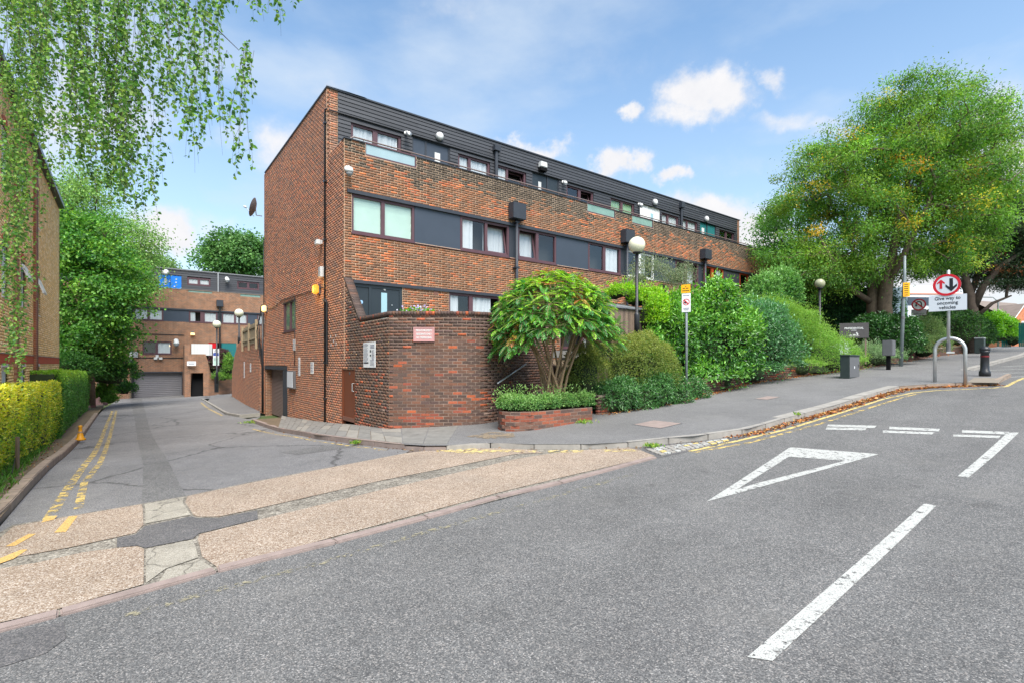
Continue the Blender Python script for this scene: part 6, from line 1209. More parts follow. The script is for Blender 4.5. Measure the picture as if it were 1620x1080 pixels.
def house(u0, u1, vb, ve, vr, Y, lb, gable=()):
    c = at((u0+u1)/2, vb, Y); t = thing('house', lb, 'house', c, 'far brick houses'); a, b = at(u0, vb, Y), at(u1, vb, Y+4); ex = b-a; ex[2] = 0; L = np.linalg.norm(ex); ex /= L; en = np.array([-ex[1], ex[0], 0]); zb_, ze, zr_ = a[2]-3, at(u0, ve, Y)[2], at(u0, vr, Y)[2]
    z = lambda p, zz: np.array([p[0], p[1], zz])
    MB().box(z(a, zb_), ex*L, en*8, UP*(ze-zb_)).build('wall', M['house_brick'], t)
    MB().add([z(a-en*.4-ex*.3, ze-.05), z(a-en*.4+ex*(L+.3), ze-.05), z(a+en*4+ex*(L+.3), zr_), z(a+en*4-ex*.3, zr_), z(a+en*8.4-ex*.3, ze-.05), z(a+en*8.4+ex*(L+.3), ze-.05)], [(0, 1, 2, 3), (3, 2, 5, 4)]).build('roof', M['roof_tile'], t)
    for g in gable:
        p = at(g, ve, Y-.6); w = 2.2; p = z(a+ex*solve(a, ex, g), 0); gz_ = ze+(zr_-ze)*.62
        tri = [z(p-ex*w-en*.5, ze), z(p+ex*w-en*.5, ze), z(p-en*.5, gz_)]; MB().prism(tri, en*3.5).build('gable', M['house_brick'], t); MB().box(z(p-ex*w-en*.5, zb_), ex*w*2, en*.5, UP*(ze-zb_)).build('gable_wall', M['house_brick'], t)
        for s in (-1, 1): MB().tube([z(p+ex*s*(w+.25)-en*.58, ze-.22), z(p-en*.58, gz_+.06)], .13, 6).build('bargeboard', M['white'], t); MB().add([z(p+ex*s*(w+.3)-en*.7, ze-.1), z(p-en*.7, gz_+.22), z(p+en*3.5, gz_+.22), z(p+ex*s*(w+.3)+en*3.5, ze-.1)], [(0, 1, 2, 3)]).build('gable_roof', M['roof_tile'], t)
        f = MB().box(z(p-ex*.55-en*.56, ze-1.7), ex*1.1, en*.06, UP*1.2).build('window', M['white_pvc'], t); MB().box(z(p-ex*.47-en*.58, ze-1.6), ex*.94, en*.02, UP*1.0).build('pane', M['glass'], f)
    return t
house(1530, 1592, 530, 503, 478, 78, 'brick house with a small gable and grey roof behind the bright hedge', (1566,))
house(1590, 1660, 530, 502, 470, 72, 'brick house with white bargeboards at the right edge', (1612,))
t = thing('pale_building', 'long pale building with a red stripe far behind the no u-turn sign', 'building', at(1460, 520, 95)); a, b = at(1436, 520, 95), at(1545, 520, 98)
MB().box(a-UP*2, b-a, (0, 8, 0), UP*(at(1436, 452, 95)[2]-a[2]+2)).build('wall', mat('pale_wall', lin(205,208,214), .7), t); MB().box(a+UP*(at(1436, 466, 95)[2]-a[2])-np.array([0, .1, 0]), b-a, (0, .1, 0), UP*.3).build('stripe', mat('faded_red', lin(196,140,124), .7), t); MB().box(a+UP*(at(1436, 483, 95)[2]-a[2])-np.array([0, .1, 0]), b-a, (0, .1, 0), UP*1.5).build('window_strip', M['panel'], t)
# ------------------------------------------------------------------ foliage
def unit(v): return v/(np.linalg.norm(v, axis=-1, keepdims=True)+1e-9)
def rdir(n): return unit(rng.normal(size=(n, 3)))
def leaves(name, P, D, Nn, L, W, C, m, parent=None, fold=.18, kind=None):
    """one folded leaf per row: P foot, D direction of the blade, Nn its face"""
    n = len(P); D = unit(D); X = unit(np.cross(D, Nn)); Z = np.cross(X, D); L = np.broadcast_to(L, n)[:, None]; W = np.broadcast_to(W, n)[:, None]
    f = fold*W; curl = -.12*L
    V = np.stack([P, P+D*L*.35+X*W*.5+Z*f, P+D*L*.72+X*W*.36+Z*(f*.7+curl*.4), P+D*L+Z*curl, P+D*L*.72-X*W*.36+Z*(f*.7+curl*.4), P+D*L*.35-X*W*.5+Z*f], 1)
    fc = np.array([0, 1, 2, 3, 0, 3, 4, 5]); loops = (np.arange(n)[:, None]*6+fc[None]).ravel()
    o = raw(name, V.reshape(-1, 3), loops, 4, M[m] if isinstance(m, str) else m, parent, np.repeat(C, 2, 0), True)
    if kind: o['kind'] = kind
    return o
def pick_col(pal, n, w=None, jit=.22):
    pal = np.array(pal); i = rng.choice(len(pal), n, p=w); return pal[i]*rng.uniform(1-jit, 1+jit, n)[:, None]*(1+rng.normal(0, .05, (n, 3)))
def lump(d, k, seed): return .5*vn(d[:, 0]*k+5, d[:, 1]*k+seed, seed)+.5*vn(d[:, 1]*k+3, d[:, 2]*k+seed*2, seed+1)
def EL(u, v, Y, ru, rv, ry=None):
    c = at(u, v, Y); a, b = ru*Y/F, rv*Y/F; return (c, np.array([a, ry if ry else a*.8, b]))
WS = np.array([sn(p)[0] for p in LW.P]); WN = np.array([sn(p)[1] for p in LW.P])
M['core'] = mat('core', (.030, .045, .016), .95, var=.4, vscale=5)  # dark twig and inner leaf tone, also painting the shaded gaps between leaves
_seed = [50]
def shrub(name, lb, cat, ells, n, L, W, pal, m='leaf', w=None, spike=.0, group=None, top=None, droop=.2, lumps=3.4, depth=.16, out=.6, amp=.56, core=.64, near=None, wall=True):
    _seed[0] += 3; sd = _seed[0]; c0 = ells[0][0]; base = np.array([c0[0], c0[1], min(float(e[0][2]-e[1][2]) for e in ells)]); t = thing(name, lb, cat, base, group)
    ar = np.array([e[1][0]*e[1][1]+e[1][0]*e[1][2]+e[1][1]*e[1][2] for e in ells]); who = rng.choice(len(ells), n*3, p=ar/ar.sum()); d = rdir(n*3); d[:, 2] = np.where(d[:, 2] < -.35, -d[:, 2], d[:, 2])
    Cc = np.array([e[0] for e in ells])[who]; R = np.array([e[1] for e in ells])[who]
    lm = 1-amp/2+amp*lump(d+who[:, None]*1.7, lumps, sd)+amp*.55*(lump(d+who[:, None], lumps*2.6, sd+9)-.5)+.03
    r = lm*(1-np.abs(rng.normal(0, depth, n*3))+np.where(rng.random(n*3) < .08, rng.uniform(0, .14, n*3), 0)); P = Cc+d*R*r[:, None]; ok = np.ones(n*3, bool)
    for k, e in enumerate(ells): ok &= (who == k) | (np.linalg.norm((P-e[0])/e[1], axis=1) > .80)
    ok &= P[:, 2] > gz(P[:, 0], P[:, 1])+.02
    if near: 
        toc = unit(np.array([0, 0, EYE])-Cc); ok &= (np.sum(d*toc, 1) > -.25)
    hol = lump(d*1.3+who[:, None]*3.1, lumps*3.2, sd+20); ok &= rng.random(n*3) < np.clip((hol-.24)*4.5, .06, 1)
    if wall:
        nw = np.interp(P[:, :2]@S, WS, WN); ok &= ~((P[:, :2]@N < nw+.05) & (P[:, 2] < gz(P[:, 0], P[:, 1])+.46+.16*hol) & (P[:, :2]@S > 10.5)) | (rng.random(n*3) < .16*hol)
    P, d, who, lm = P[ok][:n], d[ok][:n], who[ok][:n], lm[ok][:n]; n = len(P); R = R[ok][:n]
    nn = unit(d/R*R.mean()+rng.normal(0, .45, (n, 3))); D = unit(rng.normal(0, .55, (n, 3))+d*out+np.array([0, 0, .25-droop]))
    C = pick_col(pal, n, w)
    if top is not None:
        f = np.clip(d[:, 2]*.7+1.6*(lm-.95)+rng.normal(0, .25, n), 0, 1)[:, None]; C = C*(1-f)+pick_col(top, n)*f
    leaves('foliage', P, D, nn, L*rng.uniform(.5, 1.45, n), W*rng.uniform(.55, 1.35, n), C, m, t)
    if spike:
        k = int(n*spike); i = rng.choice(n, k); q = P[i]+d[i]*rng.uniform(.02, .30, k)[:, None]**1.2+np.array([0, 0, .06]); leaves('shoot', q, unit(d[i]+rng.normal(0, .4, (k, 3))+[0, 0, .5]), nn[i], L*1.1, W, pick_col(top if top is not None else pal, k), m, t, kind='stuff')
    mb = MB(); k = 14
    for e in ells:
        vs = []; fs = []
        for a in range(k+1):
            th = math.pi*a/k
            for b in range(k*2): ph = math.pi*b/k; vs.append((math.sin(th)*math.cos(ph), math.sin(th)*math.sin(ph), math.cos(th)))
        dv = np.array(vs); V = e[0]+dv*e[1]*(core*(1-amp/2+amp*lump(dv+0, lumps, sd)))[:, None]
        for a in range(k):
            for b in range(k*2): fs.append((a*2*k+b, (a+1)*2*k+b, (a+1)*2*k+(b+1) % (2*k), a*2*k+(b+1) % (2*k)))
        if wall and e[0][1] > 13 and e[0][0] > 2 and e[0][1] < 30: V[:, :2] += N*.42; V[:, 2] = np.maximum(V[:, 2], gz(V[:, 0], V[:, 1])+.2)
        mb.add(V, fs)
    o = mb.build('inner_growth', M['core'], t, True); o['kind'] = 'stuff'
    return t
GR = lambda *l: [lin(*c) for c in l]
def boxhedge(name, lb, n0, n1, sface, thick, ztopf, n, L, W, palf, m='leaf', group=None):
    c = SN((sface(n0)+sface(n1))/2-thick/2, (n0+n1)/2); t = thing(name, lb, 'hedge', c, group)
    nv = n0+(n1-n0)*rng.random(n)**1.9; r = rng.random(n); H = np.array([ztopf(q) for q in nv]); x0 = np.array([sface(q) for q in nv]); face = r < .66; topm = (~face) & (r < .92)
    zb = np.array([float(v) for v in gz(S[0]*x0+N[0]*nv, S[1]*x0+N[1]*nv)])+.02
    h = rng.random(n)**.85; bulge = .10*(vn(nv*1.3, h*2.0, 71)-.5)+.09*(vn(nv*4, h*5, 72)-.5)
    sv = np.where(face, x0+bulge-.12*(1-h)**2-np.abs(rng.normal(0, .05, n)), x0-thick*rng.random(n)); zv = np.where(face, zb+(H-zb)*h, H+.10*(vn(nv*1.5, sv*2.5, 73)-.5)-np.abs(rng.normal(0, .04, n)))
    rnd = np.clip((h-.88)/.12, 0, 1); sv = np.where(face, sv-.10*rnd**2, sv)
    endm = ~(face | topm); nv = np.where(endm, np.where(rng.random(n) < .5, n1, n0)+.05*rng.normal(size=n)*.5, nv); H = np.where(endm, np.array([ztopf(q) for q in nv]), H); sv = np.where(endm, np.array([sface(q) for q in nv])-thick*rng.random(n), sv); zb = np.where(endm, gz(S[0]*sv+N[0]*nv, S[1]*sv+N[1]*nv)+.02, zb); zv = np.where(endm, zb+(H-zb)*rng.random(n), zv)
    P = np.stack([S[0]*sv+N[0]*nv, S[1]*sv+N[1]*nv, zv], -1); nor = np.where(face[:, None], np.r_[S, .2], np.where(topm[:, None], [0, 0, 1.], np.where((nv > (n0+n1)/2)[:, None], np.r_[N, .1], np.r_[-N, .1]))); nn = unit(nor+rng.normal(0, .5, (n, 3))); D = unit(nor*.45+rng.normal(0, .6, (n, 3))+[0, 0, .15])
    leaves('foliage', P, D, nn, L*rng.uniform(.6, 1.3, n), W*rng.uniform(.7, 1.2, n), palf(nv, np.clip((zv-zb)/(H-zb), 0, 1.1), n), m, t)
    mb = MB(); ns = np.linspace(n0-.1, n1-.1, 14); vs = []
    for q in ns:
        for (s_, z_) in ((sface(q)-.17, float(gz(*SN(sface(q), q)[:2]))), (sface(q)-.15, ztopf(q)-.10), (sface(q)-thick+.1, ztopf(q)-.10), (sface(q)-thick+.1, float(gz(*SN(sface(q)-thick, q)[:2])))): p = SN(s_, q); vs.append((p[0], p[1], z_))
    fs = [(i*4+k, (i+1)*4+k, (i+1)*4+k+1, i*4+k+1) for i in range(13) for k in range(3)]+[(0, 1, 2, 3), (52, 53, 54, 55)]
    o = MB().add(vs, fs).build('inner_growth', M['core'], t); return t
def hpal1(nv, h, n):
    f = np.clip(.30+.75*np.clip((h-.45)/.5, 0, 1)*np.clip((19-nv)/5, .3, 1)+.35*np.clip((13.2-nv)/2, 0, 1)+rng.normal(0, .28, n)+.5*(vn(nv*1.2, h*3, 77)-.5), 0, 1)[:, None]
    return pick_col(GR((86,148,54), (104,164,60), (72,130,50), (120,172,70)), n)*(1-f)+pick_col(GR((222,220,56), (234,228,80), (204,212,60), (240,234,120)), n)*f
def hpal2(nv, h, n):
    f = np.clip((h-.8)/.2+rng.normal(0, .3, n), 0, 1)[:, None]*.8
    return pick_col(GR((78,130,58), (88,142,62), (68,116,54), (104,148,80)), n)*(1-f)+pick_col(GR((150,196,66), (168,206,78)), n)*f
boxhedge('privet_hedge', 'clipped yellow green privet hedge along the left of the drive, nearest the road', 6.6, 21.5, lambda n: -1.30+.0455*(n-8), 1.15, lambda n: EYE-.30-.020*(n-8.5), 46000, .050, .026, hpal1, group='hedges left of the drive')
boxhedge('privet_hedge', 'darker green box hedge farther up the left of the drive by the standpipe', 21.3, 37, lambda n: -.72+.0455*(n-21), 2.2, lambda n: EYE-.22-.012*(n-21), 22000, .07, .036, hpal2, group='hedges left of the drive')
# ---- trees
def tree(name, lb, stems, ells, ncl, per, L, W, pal, m='leaf', bark='bark', sig=(.5, .5, .38), w=None, special=None, group=None, tip=.014, gapseed=1, dirn=None, keep=.38, bias=2.0, trunk_r=None, clump_pal_jit=.16):
    base = np.array(stems[0][0][0]); t = thing(name, lb, 'tree', base, group)
    nodes = []; par = []; fixed = []
    mb = MB()
    for pts, rr in stems:
        mb.tube(pts, rr, 10)
        P_ = np.array(pts); k = len(nodes)
        for i in range(len(P_)-1):
            for f in np.linspace(0, 1, 5)[:-1]:
                q = P_[i]*(1-f)+P_[i+1]*f
                if i+f > .45*(len(P_)-1): nodes.append(q); par.append(-1)
    mb.build('trunk', M[bark], t, True)
    ar = np.array([np.prod(e[1]) for e in ells])**.8; who = rng.choice(len(ells), ncl*2, p=ar/ar.sum()); d = rdir(ncl*2); r = rng.random(ncl*2)**(1/bias/1.4)
    C = np.array([e[0] for e in ells])[who]+d*np.array([e[1] for e in ells])[who]*(r*(.84+.34*lump(d+who[:, None], 2.6, gapseed)))[:, None]
    hole = vn(C[:, 0]*.55, C[:, 2]*.55, gapseed+5); C = C[hole > keep*.55][:ncl]; root = np.array(nodes).mean(0)
    order = np.argsort(np.linalg.norm(C-root, axis=1)); Ns = list(nodes); depthl = [0.0]*len(Ns); edges = []; cl_nodes = []
    for i in order:
        c = C[i]; A = np.array(Ns); dist = np.linalg.norm(A-c, axis=1)+.30*np.array(depthl)+np.where(A[:, 2] > c[2]+.8, 1.5, 0); j = int(np.argmin(dist)); a = A[j]; prev = j; nseg = 3
        for k in range(1, nseg+1):
            f = k/nseg; q = a*(1-f)+c*f+(rng.normal(0, .05, 3)*np.linalg.norm(c-a) if k < nseg else 0)+np.array([0, 0, .10*math.sin(math.pi*f)*np.linalg.norm(c-a)])
            Ns.append(q); par.append(prev); depthl.append(depthl[prev]+np.linalg.norm(q-Ns[prev])); prev = len(Ns)-1
        cl_nodes.append(prev)
    cnt = np.zeros(len(Ns))
    for i in cl_nodes:
        k = i
        while k != -1: cnt[k] += 1; k = par[k]
    mb = MB()
    for k in range(len(nodes), len(Ns)):
        p = par[k]; r1 = tip*max(1, cnt[k])**.52; r0 = min(tip*max(1, cnt[p] if p >= len(nodes) else cnt[k]*1.3)**.52, r1*1.8)
        mb.tube([Ns[p], Ns[k]], [r0, r1], 5, caps=False)
    tag(mb.build('branches', M[bark], t, True), kind='stuff')
    n = len(C)*per; ci = np.repeat(np.arange(len(C)), per); off = rng.normal(size=(n, 3))*np.array(sig); csz = rng.uniform(.65, 1.25, len(C))[ci][:, None]
    P = C[ci]+off*csz; ccol = pick_col(pal, len(C), w, clump_pal_jit)
    if special: 
        sp = rng.random(len(C)) < special[1]; ccol[sp] = pick_col(special[0], int(sp.sum()))
    col = ccol[ci]*rng.uniform(.7, 1.3, n)[:, None]; mixc = rng.random(n) < .25; col[mixc] = pick_col(pal, int(mixc.sum()), w)
    nn = unit(rng.normal(0, .6, (n, 3))+[0, 0, .8]+.5*unit(off)); D = unit(rng.normal(0, .7, (n, 3))+unit(off)*.5+[0, 0, -.35]) if dirn is None else unit(rng.normal(0, .45, (n, 3))+np.array(dirn))
    leaves('foliage', P, D, nn, L*rng.uniform(.65, 1.3, n), W*rng.uniform(.7, 1.25, n), col, m, t)
    return t
YA = 27.0; A = lambda u, v, y=0: at(u, v, YA+y)
b0, b1 = A(1383, 535, .2), A(1402, 535, -.2)
tree('ash_tree', 'broad green ash tree with yellowing sprays and twin trunks beyond the hedge',
     [([b0, A(1381, 480), A(1383, 440, .3), A(1372, 395, .6), A(1378, 330, 1), A(1385, 260, .8)], [.36, .30, .26, .19, .13, .06]), ([b1, A(1399, 480, -.4), A(1403, 445, -.5), A(1412, 405, -.8), A(1420, 350, -1), A(1440, 280, -.6)], [.40, .34, .30, .2, .14, .06]),
      ([A(1403, 447, -.5), A(1425, 415, -1.2), A(1447, 365, -1.8), A(1475, 310, -2.2)], [.2, .16, .12, .05]), ([A(1381, 480), A(1352, 462, -.4), A(1325, 430, -1.0), A(1300, 380, -1.6)], [.16, .14, .11, .05]), ([A(1383, 445, .3), A(1365, 430, .6), A(1350, 400, 1.2), A(1335, 350, 1.6)], [.14, .12, .09, .05])],
     [EL(1420, 285, YA, 158, 158, 4.6), EL(1310, 340, YA, 98, 120, 3.6), EL(1482, 320, YA, 92, 110, 3.6), EL(1335, 235, YA, 70, 62, 2.6), EL(1545, 235, YA, 58, 78, 2.4), EL(1375, 205, YA, 92, 76, 2.8), EL(1468, 200, YA, 92, 72, 2.8), EL(1262, 400, YA, 66, 92, 2.6), EL(1330, 430, YA, 60, 50, 2.4), EL(1462, 412, YA, 56, 38, 2.2), EL(1550, 300, YA, 50, 62, 2.2)], 1150, 175, .125, .052,
     GR((112,156,62), (92,138,56), (130,168,72), (72,116,48), (102,146,62), (122,150,58)), special=(GR((186,176,66), (198,166,60), (166,172,66)), .08), sig=(.33, .33, .22), keep=.50, tip=.013, gapseed=3, bias=1.7, clump_pal_jit=.34)
YL = 33.0
tree('ash_tree', 'darker rounded tree filling in left of the ash against the end of the block', [([at(1245, 540, YL), at(1243, 470, YL), at(1240, 400, YL)], [.3, .22, .1])], [EL(1240, 405, YL, 50, 88, 2.5), EL(1275, 440, YL, 60, 60, 2.5), EL(1215, 425, YL, 30, 48, 1.6)], 190, 150, .20, .08, GR((92,142,62), (76,124,56), (106,154,70)), special=(GR((186,160,60),), .04), sig=(.5, .5, .4), keep=.2, gapseed=8)
YC = 33.0; Cc = lambda u, v, y=0: at(u, v, YC+y)
tree('cedar_tree', 'dark spreading cedar with bare leaning limbs at the right edge', [([Cc(1540, 560), Cc(1541, 510), Cc(1534, 470), Cc(1527, 440), Cc(1520, 400)], [.42, .34, .30, .2, .1]), ([Cc(1538, 490), Cc(1556, 452, -.4), Cc(1585, 420, -.8), Cc(1630, 390, -1)], [.26, .2, .15, .06]), ([Cc(1534, 470), Cc(1549, 430, .4), Cc(1566, 390, .4), Cc(1600, 350, 0)], [.2, .15, .11, .05]), ([Cc(1533, 465), Cc(1510, 435, .5), Cc(1490, 420, .8), Cc(1465, 425, 1)], [.16, .11, .08, .04]), ([Cc(1541, 505), Cc(1570, 480, -.5), Cc(1600, 468, -.8)], [.14, .10, .05])],
     [EL(1590, 428, YC, 70, 34, 2.4), EL(1612, 370, YC, 66, 56, 2.4), EL(1575, 375, YC, 62, 22, 2.6), EL(1600, 340, YC, 50, 22, 2.4), EL(1625, 400, YC, 60, 60, 2.6), EL(1630, 300, YC, 36, 36, 2.4), EL(1478, 428, YC, 34, 14, 1.6), EL(1540, 405, YC, 36, 26, 1.6)], 640, 170, .14, .036, GR((52,78,46), (42,66,42), (66,90,52), (36,56,36)), m='leaf', bark='bark_dark', special=(GR((128,84,50),), .03), sig=(.46, .46, .13), keep=.35, gapseed=13, dirn=(.2, -.1, .25), tip=.02)
YS = 29.0
tree('sycamore_tree', 'leafy bright green sycamore beside the buff brick building', [([at(140, 640, YS), at(142, 580, YS), at(148, 500, YS), at(150, 420, YS)], [.3, .24, .18, .08])], [EL(150, 470, YS, 68, 105, 2.7), EL(182, 458, YS, 38, 70, 1.9), EL(136, 388, YS, 50, 58, 2.2), EL(144, 548, YS, 40, 46, 2.0), EL(210, 445, YS, 20, 20, 1.1), EL(118, 540, YS, 34, 70, 2.0)], 360, 105, .15, .12, GR((90,140,58), (76,126,52), (108,154,66), (60,108,46)), sig=(.36, .36, .24), keep=.38, gapseed=21, special=(GR((128,170,70),), .12))
tree('lime_tree', 'pale feathery tree rising behind the sycamore', [([at(165, 560, 37), at(168, 440, 37), at(170, 360, 37)], [.3, .2, .1])], [EL(150, 330, 37, 62, 72, 2.6), EL(205, 395, 37, 42, 42, 2.2), EL(228, 440, 37, 22, 22, 1.5), EL(110, 340, 37, 40, 60, 2.2)], 190, 95, .17, .10, GR((122,158,84), (106,144,72), (138,170,96)), sig=(.6, .6, .42), keep=.45, gapseed=25)
tree('oak_tree', 'round topped tree seen over the roof of the rear block', [([at(372, 520, 66), at(372, 430, 66), at(373, 400, 66)], [.4, .3, .2])], [EL(372, 402, 66, 44, 36, 3), EL(398, 410, 66, 28, 30, 3), EL(345, 412, 66, 24, 22, 2.5)], 170, 90, .34, .26, GR((92,134,72), (76,116,64), (110,150,84)), sig=(.7, .7, .5), keep=.1, gapseed=31, group='trees behind the rear block')
tree('oak_tree', 'low treetop peeping over the rear block left of its blue door', [([at(240, 520, 66), at(240, 430, 66), at(242, 415, 66)], [.4, .3, .2])], [EL(238, 420, 66, 36, 16, 3), EL(208, 418, 66, 22, 20, 2.5)], 70, 90, .34, .26, GR((116,146,88), (100,132,76)), sig=(.7, .7, .5), keep=.2, gapseed=33, group='trees behind the rear block')
# ---- garden shrubs by the footway
LAU = GR((54,104,44), (40,84,36), (74,128,52), (34,72,34), (100,150,84)); LT = GR((112,168,58), (134,186,72), (92,150,52))
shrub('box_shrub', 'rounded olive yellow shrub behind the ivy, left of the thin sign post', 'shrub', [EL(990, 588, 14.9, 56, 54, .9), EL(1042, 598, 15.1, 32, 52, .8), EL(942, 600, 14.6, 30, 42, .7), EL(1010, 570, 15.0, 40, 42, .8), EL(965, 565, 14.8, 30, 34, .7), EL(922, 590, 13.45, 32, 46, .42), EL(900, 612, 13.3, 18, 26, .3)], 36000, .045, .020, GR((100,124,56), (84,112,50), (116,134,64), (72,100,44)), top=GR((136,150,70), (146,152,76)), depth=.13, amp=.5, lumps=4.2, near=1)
shrub('ivy_bank', 'dark trailing evergreen bank spilling over the wall onto the footway', 'ground cover', [EL(962, 634, 13.7, 34, 30, .45), EL(985, 628, 13.8, 26, 32, .45), EL(1012, 632, 14.1, 36, 30, .45), EL(1040, 622, 14.4, 26, 32, .45), EL(1062, 628, 14.8, 32, 30, .45), EL(1095, 622, 15.8, 24, 22, .5)], 13000, .085, .024, GR((78,126,64), (62,108,54), (98,144,78), (52,92,46)), m='leaf_gloss', droop=.55, depth=.12, near=1, wall=False)
shrub('laurel_shrub', 'tall glossy mounded evergreen directly behind the thin sign post', 'shrub', [EL(1112, 554, 17.9, 68, 80, 1.35), EL(1150, 555, 18.2, 50, 78, 1.25), EL(1066, 550, 17.4, 42, 80, 1.1), EL(1036, 575, 16.7, 22, 50, .75), EL(1078, 518, 17.7, 36, 44, 1.0), EL(1136, 488, 18.0, 26, 44, .9), EL(1105, 603, 17.0, 66, 34, .8), EL(1150, 600, 17.6, 36, 30, .8)], 24000, .115, .056, LAU, m='leaf_gloss', top=LT, spike=.05, depth=.12, near=1)
shrub('euonymus_shrub', 'dark leafy evergreen with paler flecks right of the tall mound', 'shrub', [EL(1195, 545, 19.2, 48, 64, 1.2), EL(1230, 560, 19.8, 32, 54, 1.0), EL(1190, 593, 18.9, 54, 30, .8), EL(1172, 520, 19.0, 30, 40, .8), EL(1215, 515, 19.6, 26, 34, .8)], 17000, .095, .044, GR((46,88,46), (44,82,46), (66,112,62), (84,128,84)), m='leaf_gloss', top=GR((84,140,66), (110,156,110)), spike=.05, near=1)
shrub('nitida_shrub', 'light green fine leaved shrub top showing above the dark evergreen', 'shrub', [EL(1218, 508, 21.2, 42, 34, 1.2), EL(1252, 528, 21.4, 36, 42, 1.2), EL(1196, 512, 21.0, 22, 24, .8)], 14000, .06, .020, GR((110,150,60), (92,134,54)), top=GR((126,168,70), (138,174,78)), spike=.2, near=1)
shrub('nitida_shrub', 'spreading bright yellow green shrub behind the squat cabinet', 'shrub', [EL(1285, 555, 21.4, 40, 36, 1.0), EL(1322, 568, 21.9, 38, 30, .9), EL(1272, 584, 20.8, 38, 18, .7), EL(1350, 580, 22.4, 20, 18, .7), EL(1262, 540, 21.2, 26, 34, .9), EL(1305, 588, 21.3, 40, 14, .6)], 22000, .058, .020, GR((104,150,60), (86,134,52), (122,164,70)), top=GR((134,176,78), (146,182,88)), spike=.2, near=1)
shrub('cotoneaster_shrub', 'low grey green shrub between the squat cabinet and the raised meter box', 'shrub', [EL(1378, 566, 24.0, 30, 20, .8), EL(1405, 570, 24.6, 24, 16, .7)], 7000, .06, .022, GR((98,128,84), (82,112,72)), top=GR((140,168,120),), spike=.2, near=1)
shrub('ivy_mound', 'dark ivy mound swallowing the foot of the ash tree', 'shrub', [EL(1402, 535, 25.6, 46, 40, 1.3), EL(1374, 528, 25.4, 26, 30, 1.0), EL(1430, 545, 25.4, 22, 32, .9)], 12000, .10, .06, GR((48,92,38), (40,78,34), (64,108,46)), m='leaf_gloss', near=1)
shrub('pine_shrub', 'feathery dusty green shrub under the no u-turn sign', 'shrub', [EL(1462, 535, 28.0, 28, 30, 1.1), EL(1445, 548, 27.6, 22, 26, 1.0), EL(1478, 550, 28.4, 18, 20, .9)], 8000, .12, .022, GR((118,142,84), (96,124,74), (134,156,98)), spike=.1, near=1)
shrub('yew_shrub', 'dark green shrub mass behind the give way sign post', 'shrub', [EL(1510, 525, 33.5, 34, 32, 1.5), EL(1545, 535, 34.5, 22, 26, 1.2), EL(1490, 520, 34, 22, 30, 1.4)], 9000, .13, .06, GR((50,88,42), (42,74,38), (70,110,50)), near=1)
shrub('hornbeam_bush', 'bright yellow green clipped bush before the gabled houses, left of a pair', 'shrub', [EL(1552, 524, 38, 19, 28, 1.6)], 5500, .13, .07, GR((104,160,48), (124,176,58), (88,144,44)), near=1, group='bright bushes by the far gate')
shrub('hornbeam_bush', 'bright yellow green clipped bush beside the low teal fence, right of a pair', 'shrub', [EL(1576, 524, 40, 15, 26, 1.6)], 5000, .13, .07, GR((112,166,50), (130,182,62), (92,150,46)), near=1, group='bright bushes by the far gate')
shrub('far_hedge', 'dull green hedge between the bright bush and the teal palisade', 'hedge', [EL(1600, 532, 46, 14, 20, 1.6)], 3500, .16, .09, GR((76,112,62), (92,126,74)), near=1)
shrub('holly_shrub', 'upright glossy shrub above the hedges below the end of the block', 'shrub', [EL(1208, 476, 22.5, 26, 36, 1.1), EL(1230, 468, 23, 28, 40, 1.2), EL(1182, 494, 22, 16, 22, .8)], 15000, .11, .05, GR((66,118,52), (52,98,46), (84,138,64)), m='leaf_gloss', top=GR((120,166,84),), spike=.06, near=1)
shrub('privet_shrub', 'olive green shrub between the tall mound and the glossy upright one', 'shrub', [EL(1166, 500, 20.5, 24, 24, .9), EL(1152, 512, 20.3, 28, 22, .9)], 8000, .06, .03, GR((92,124,62), (78,110,54)), near=1)
shrub('silver_shrub', 'thin grey green shrub with open twigs screening the upper windows', 'shrub', [EL(1028, 440, 18.8, 34, 34, .9), EL(1005, 462, 18.5, 26, 26, .8), EL(1062, 455, 19, 28, 30, .9), EL(1085, 440, 19.2, 14, 22, .6)], 6500, .065, .024, GR((124,138,104), (108,124,90), (140,150,116)), core=.25, depth=.32, lumps=4, spike=.12, near=1)
shrub('bramble_vine', 'lime green climber lying over the shed roof by the black lamp post', 'climber', [EL(985, 464, 17.8, 26, 12, .5), EL(1025, 472, 17.6, 30, 16, .5), EL(1040, 500, 16.9, 18, 32, .5)], 6500, .075, .04, GR((142,186,54), (122,172,48), (160,198,70)), spike=.08, core=.6, depth=.2, near=1)
shrub('conifer_mass', 'deep green conifer filling the shade behind the name board', 'tree', [EL(1300, 475, 31.0, 90, 62, 3.0), EL(1345, 490, 30.5, 50, 56, 2.4), EL(1300, 525, 29.5, 70, 40, 1.6), EL(1240, 490, 31, 50, 50, 2.4)], 20000, .20, .06, GR((42,84,46), (34,68,40), (58,102,54)), droop=.4, lumps=4, amp=.5, near=1)
shrub('barberry_shrub', 'purple leaved shrub on the podium of the rear block', 'shrub', [EL(337, 575, 41.0, 11, 20, .7), EL(352, 568, 41.2, 11, 14, .6)], 5000, .13, .06, GR((108,66,78), (92,58,68), (84,96,64)), near=1)
shrub('rear_shrub', 'light green shrub beside the sign before the rear block', 'shrub', [EL(362, 580, 40.6, 7, 18, .5), EL(352, 596, 40.6, 16, 7, .5)], 2200, .13, .05, GR((104,148,62), (128,166,74), (84,124,56)), spike=.1, near=1)
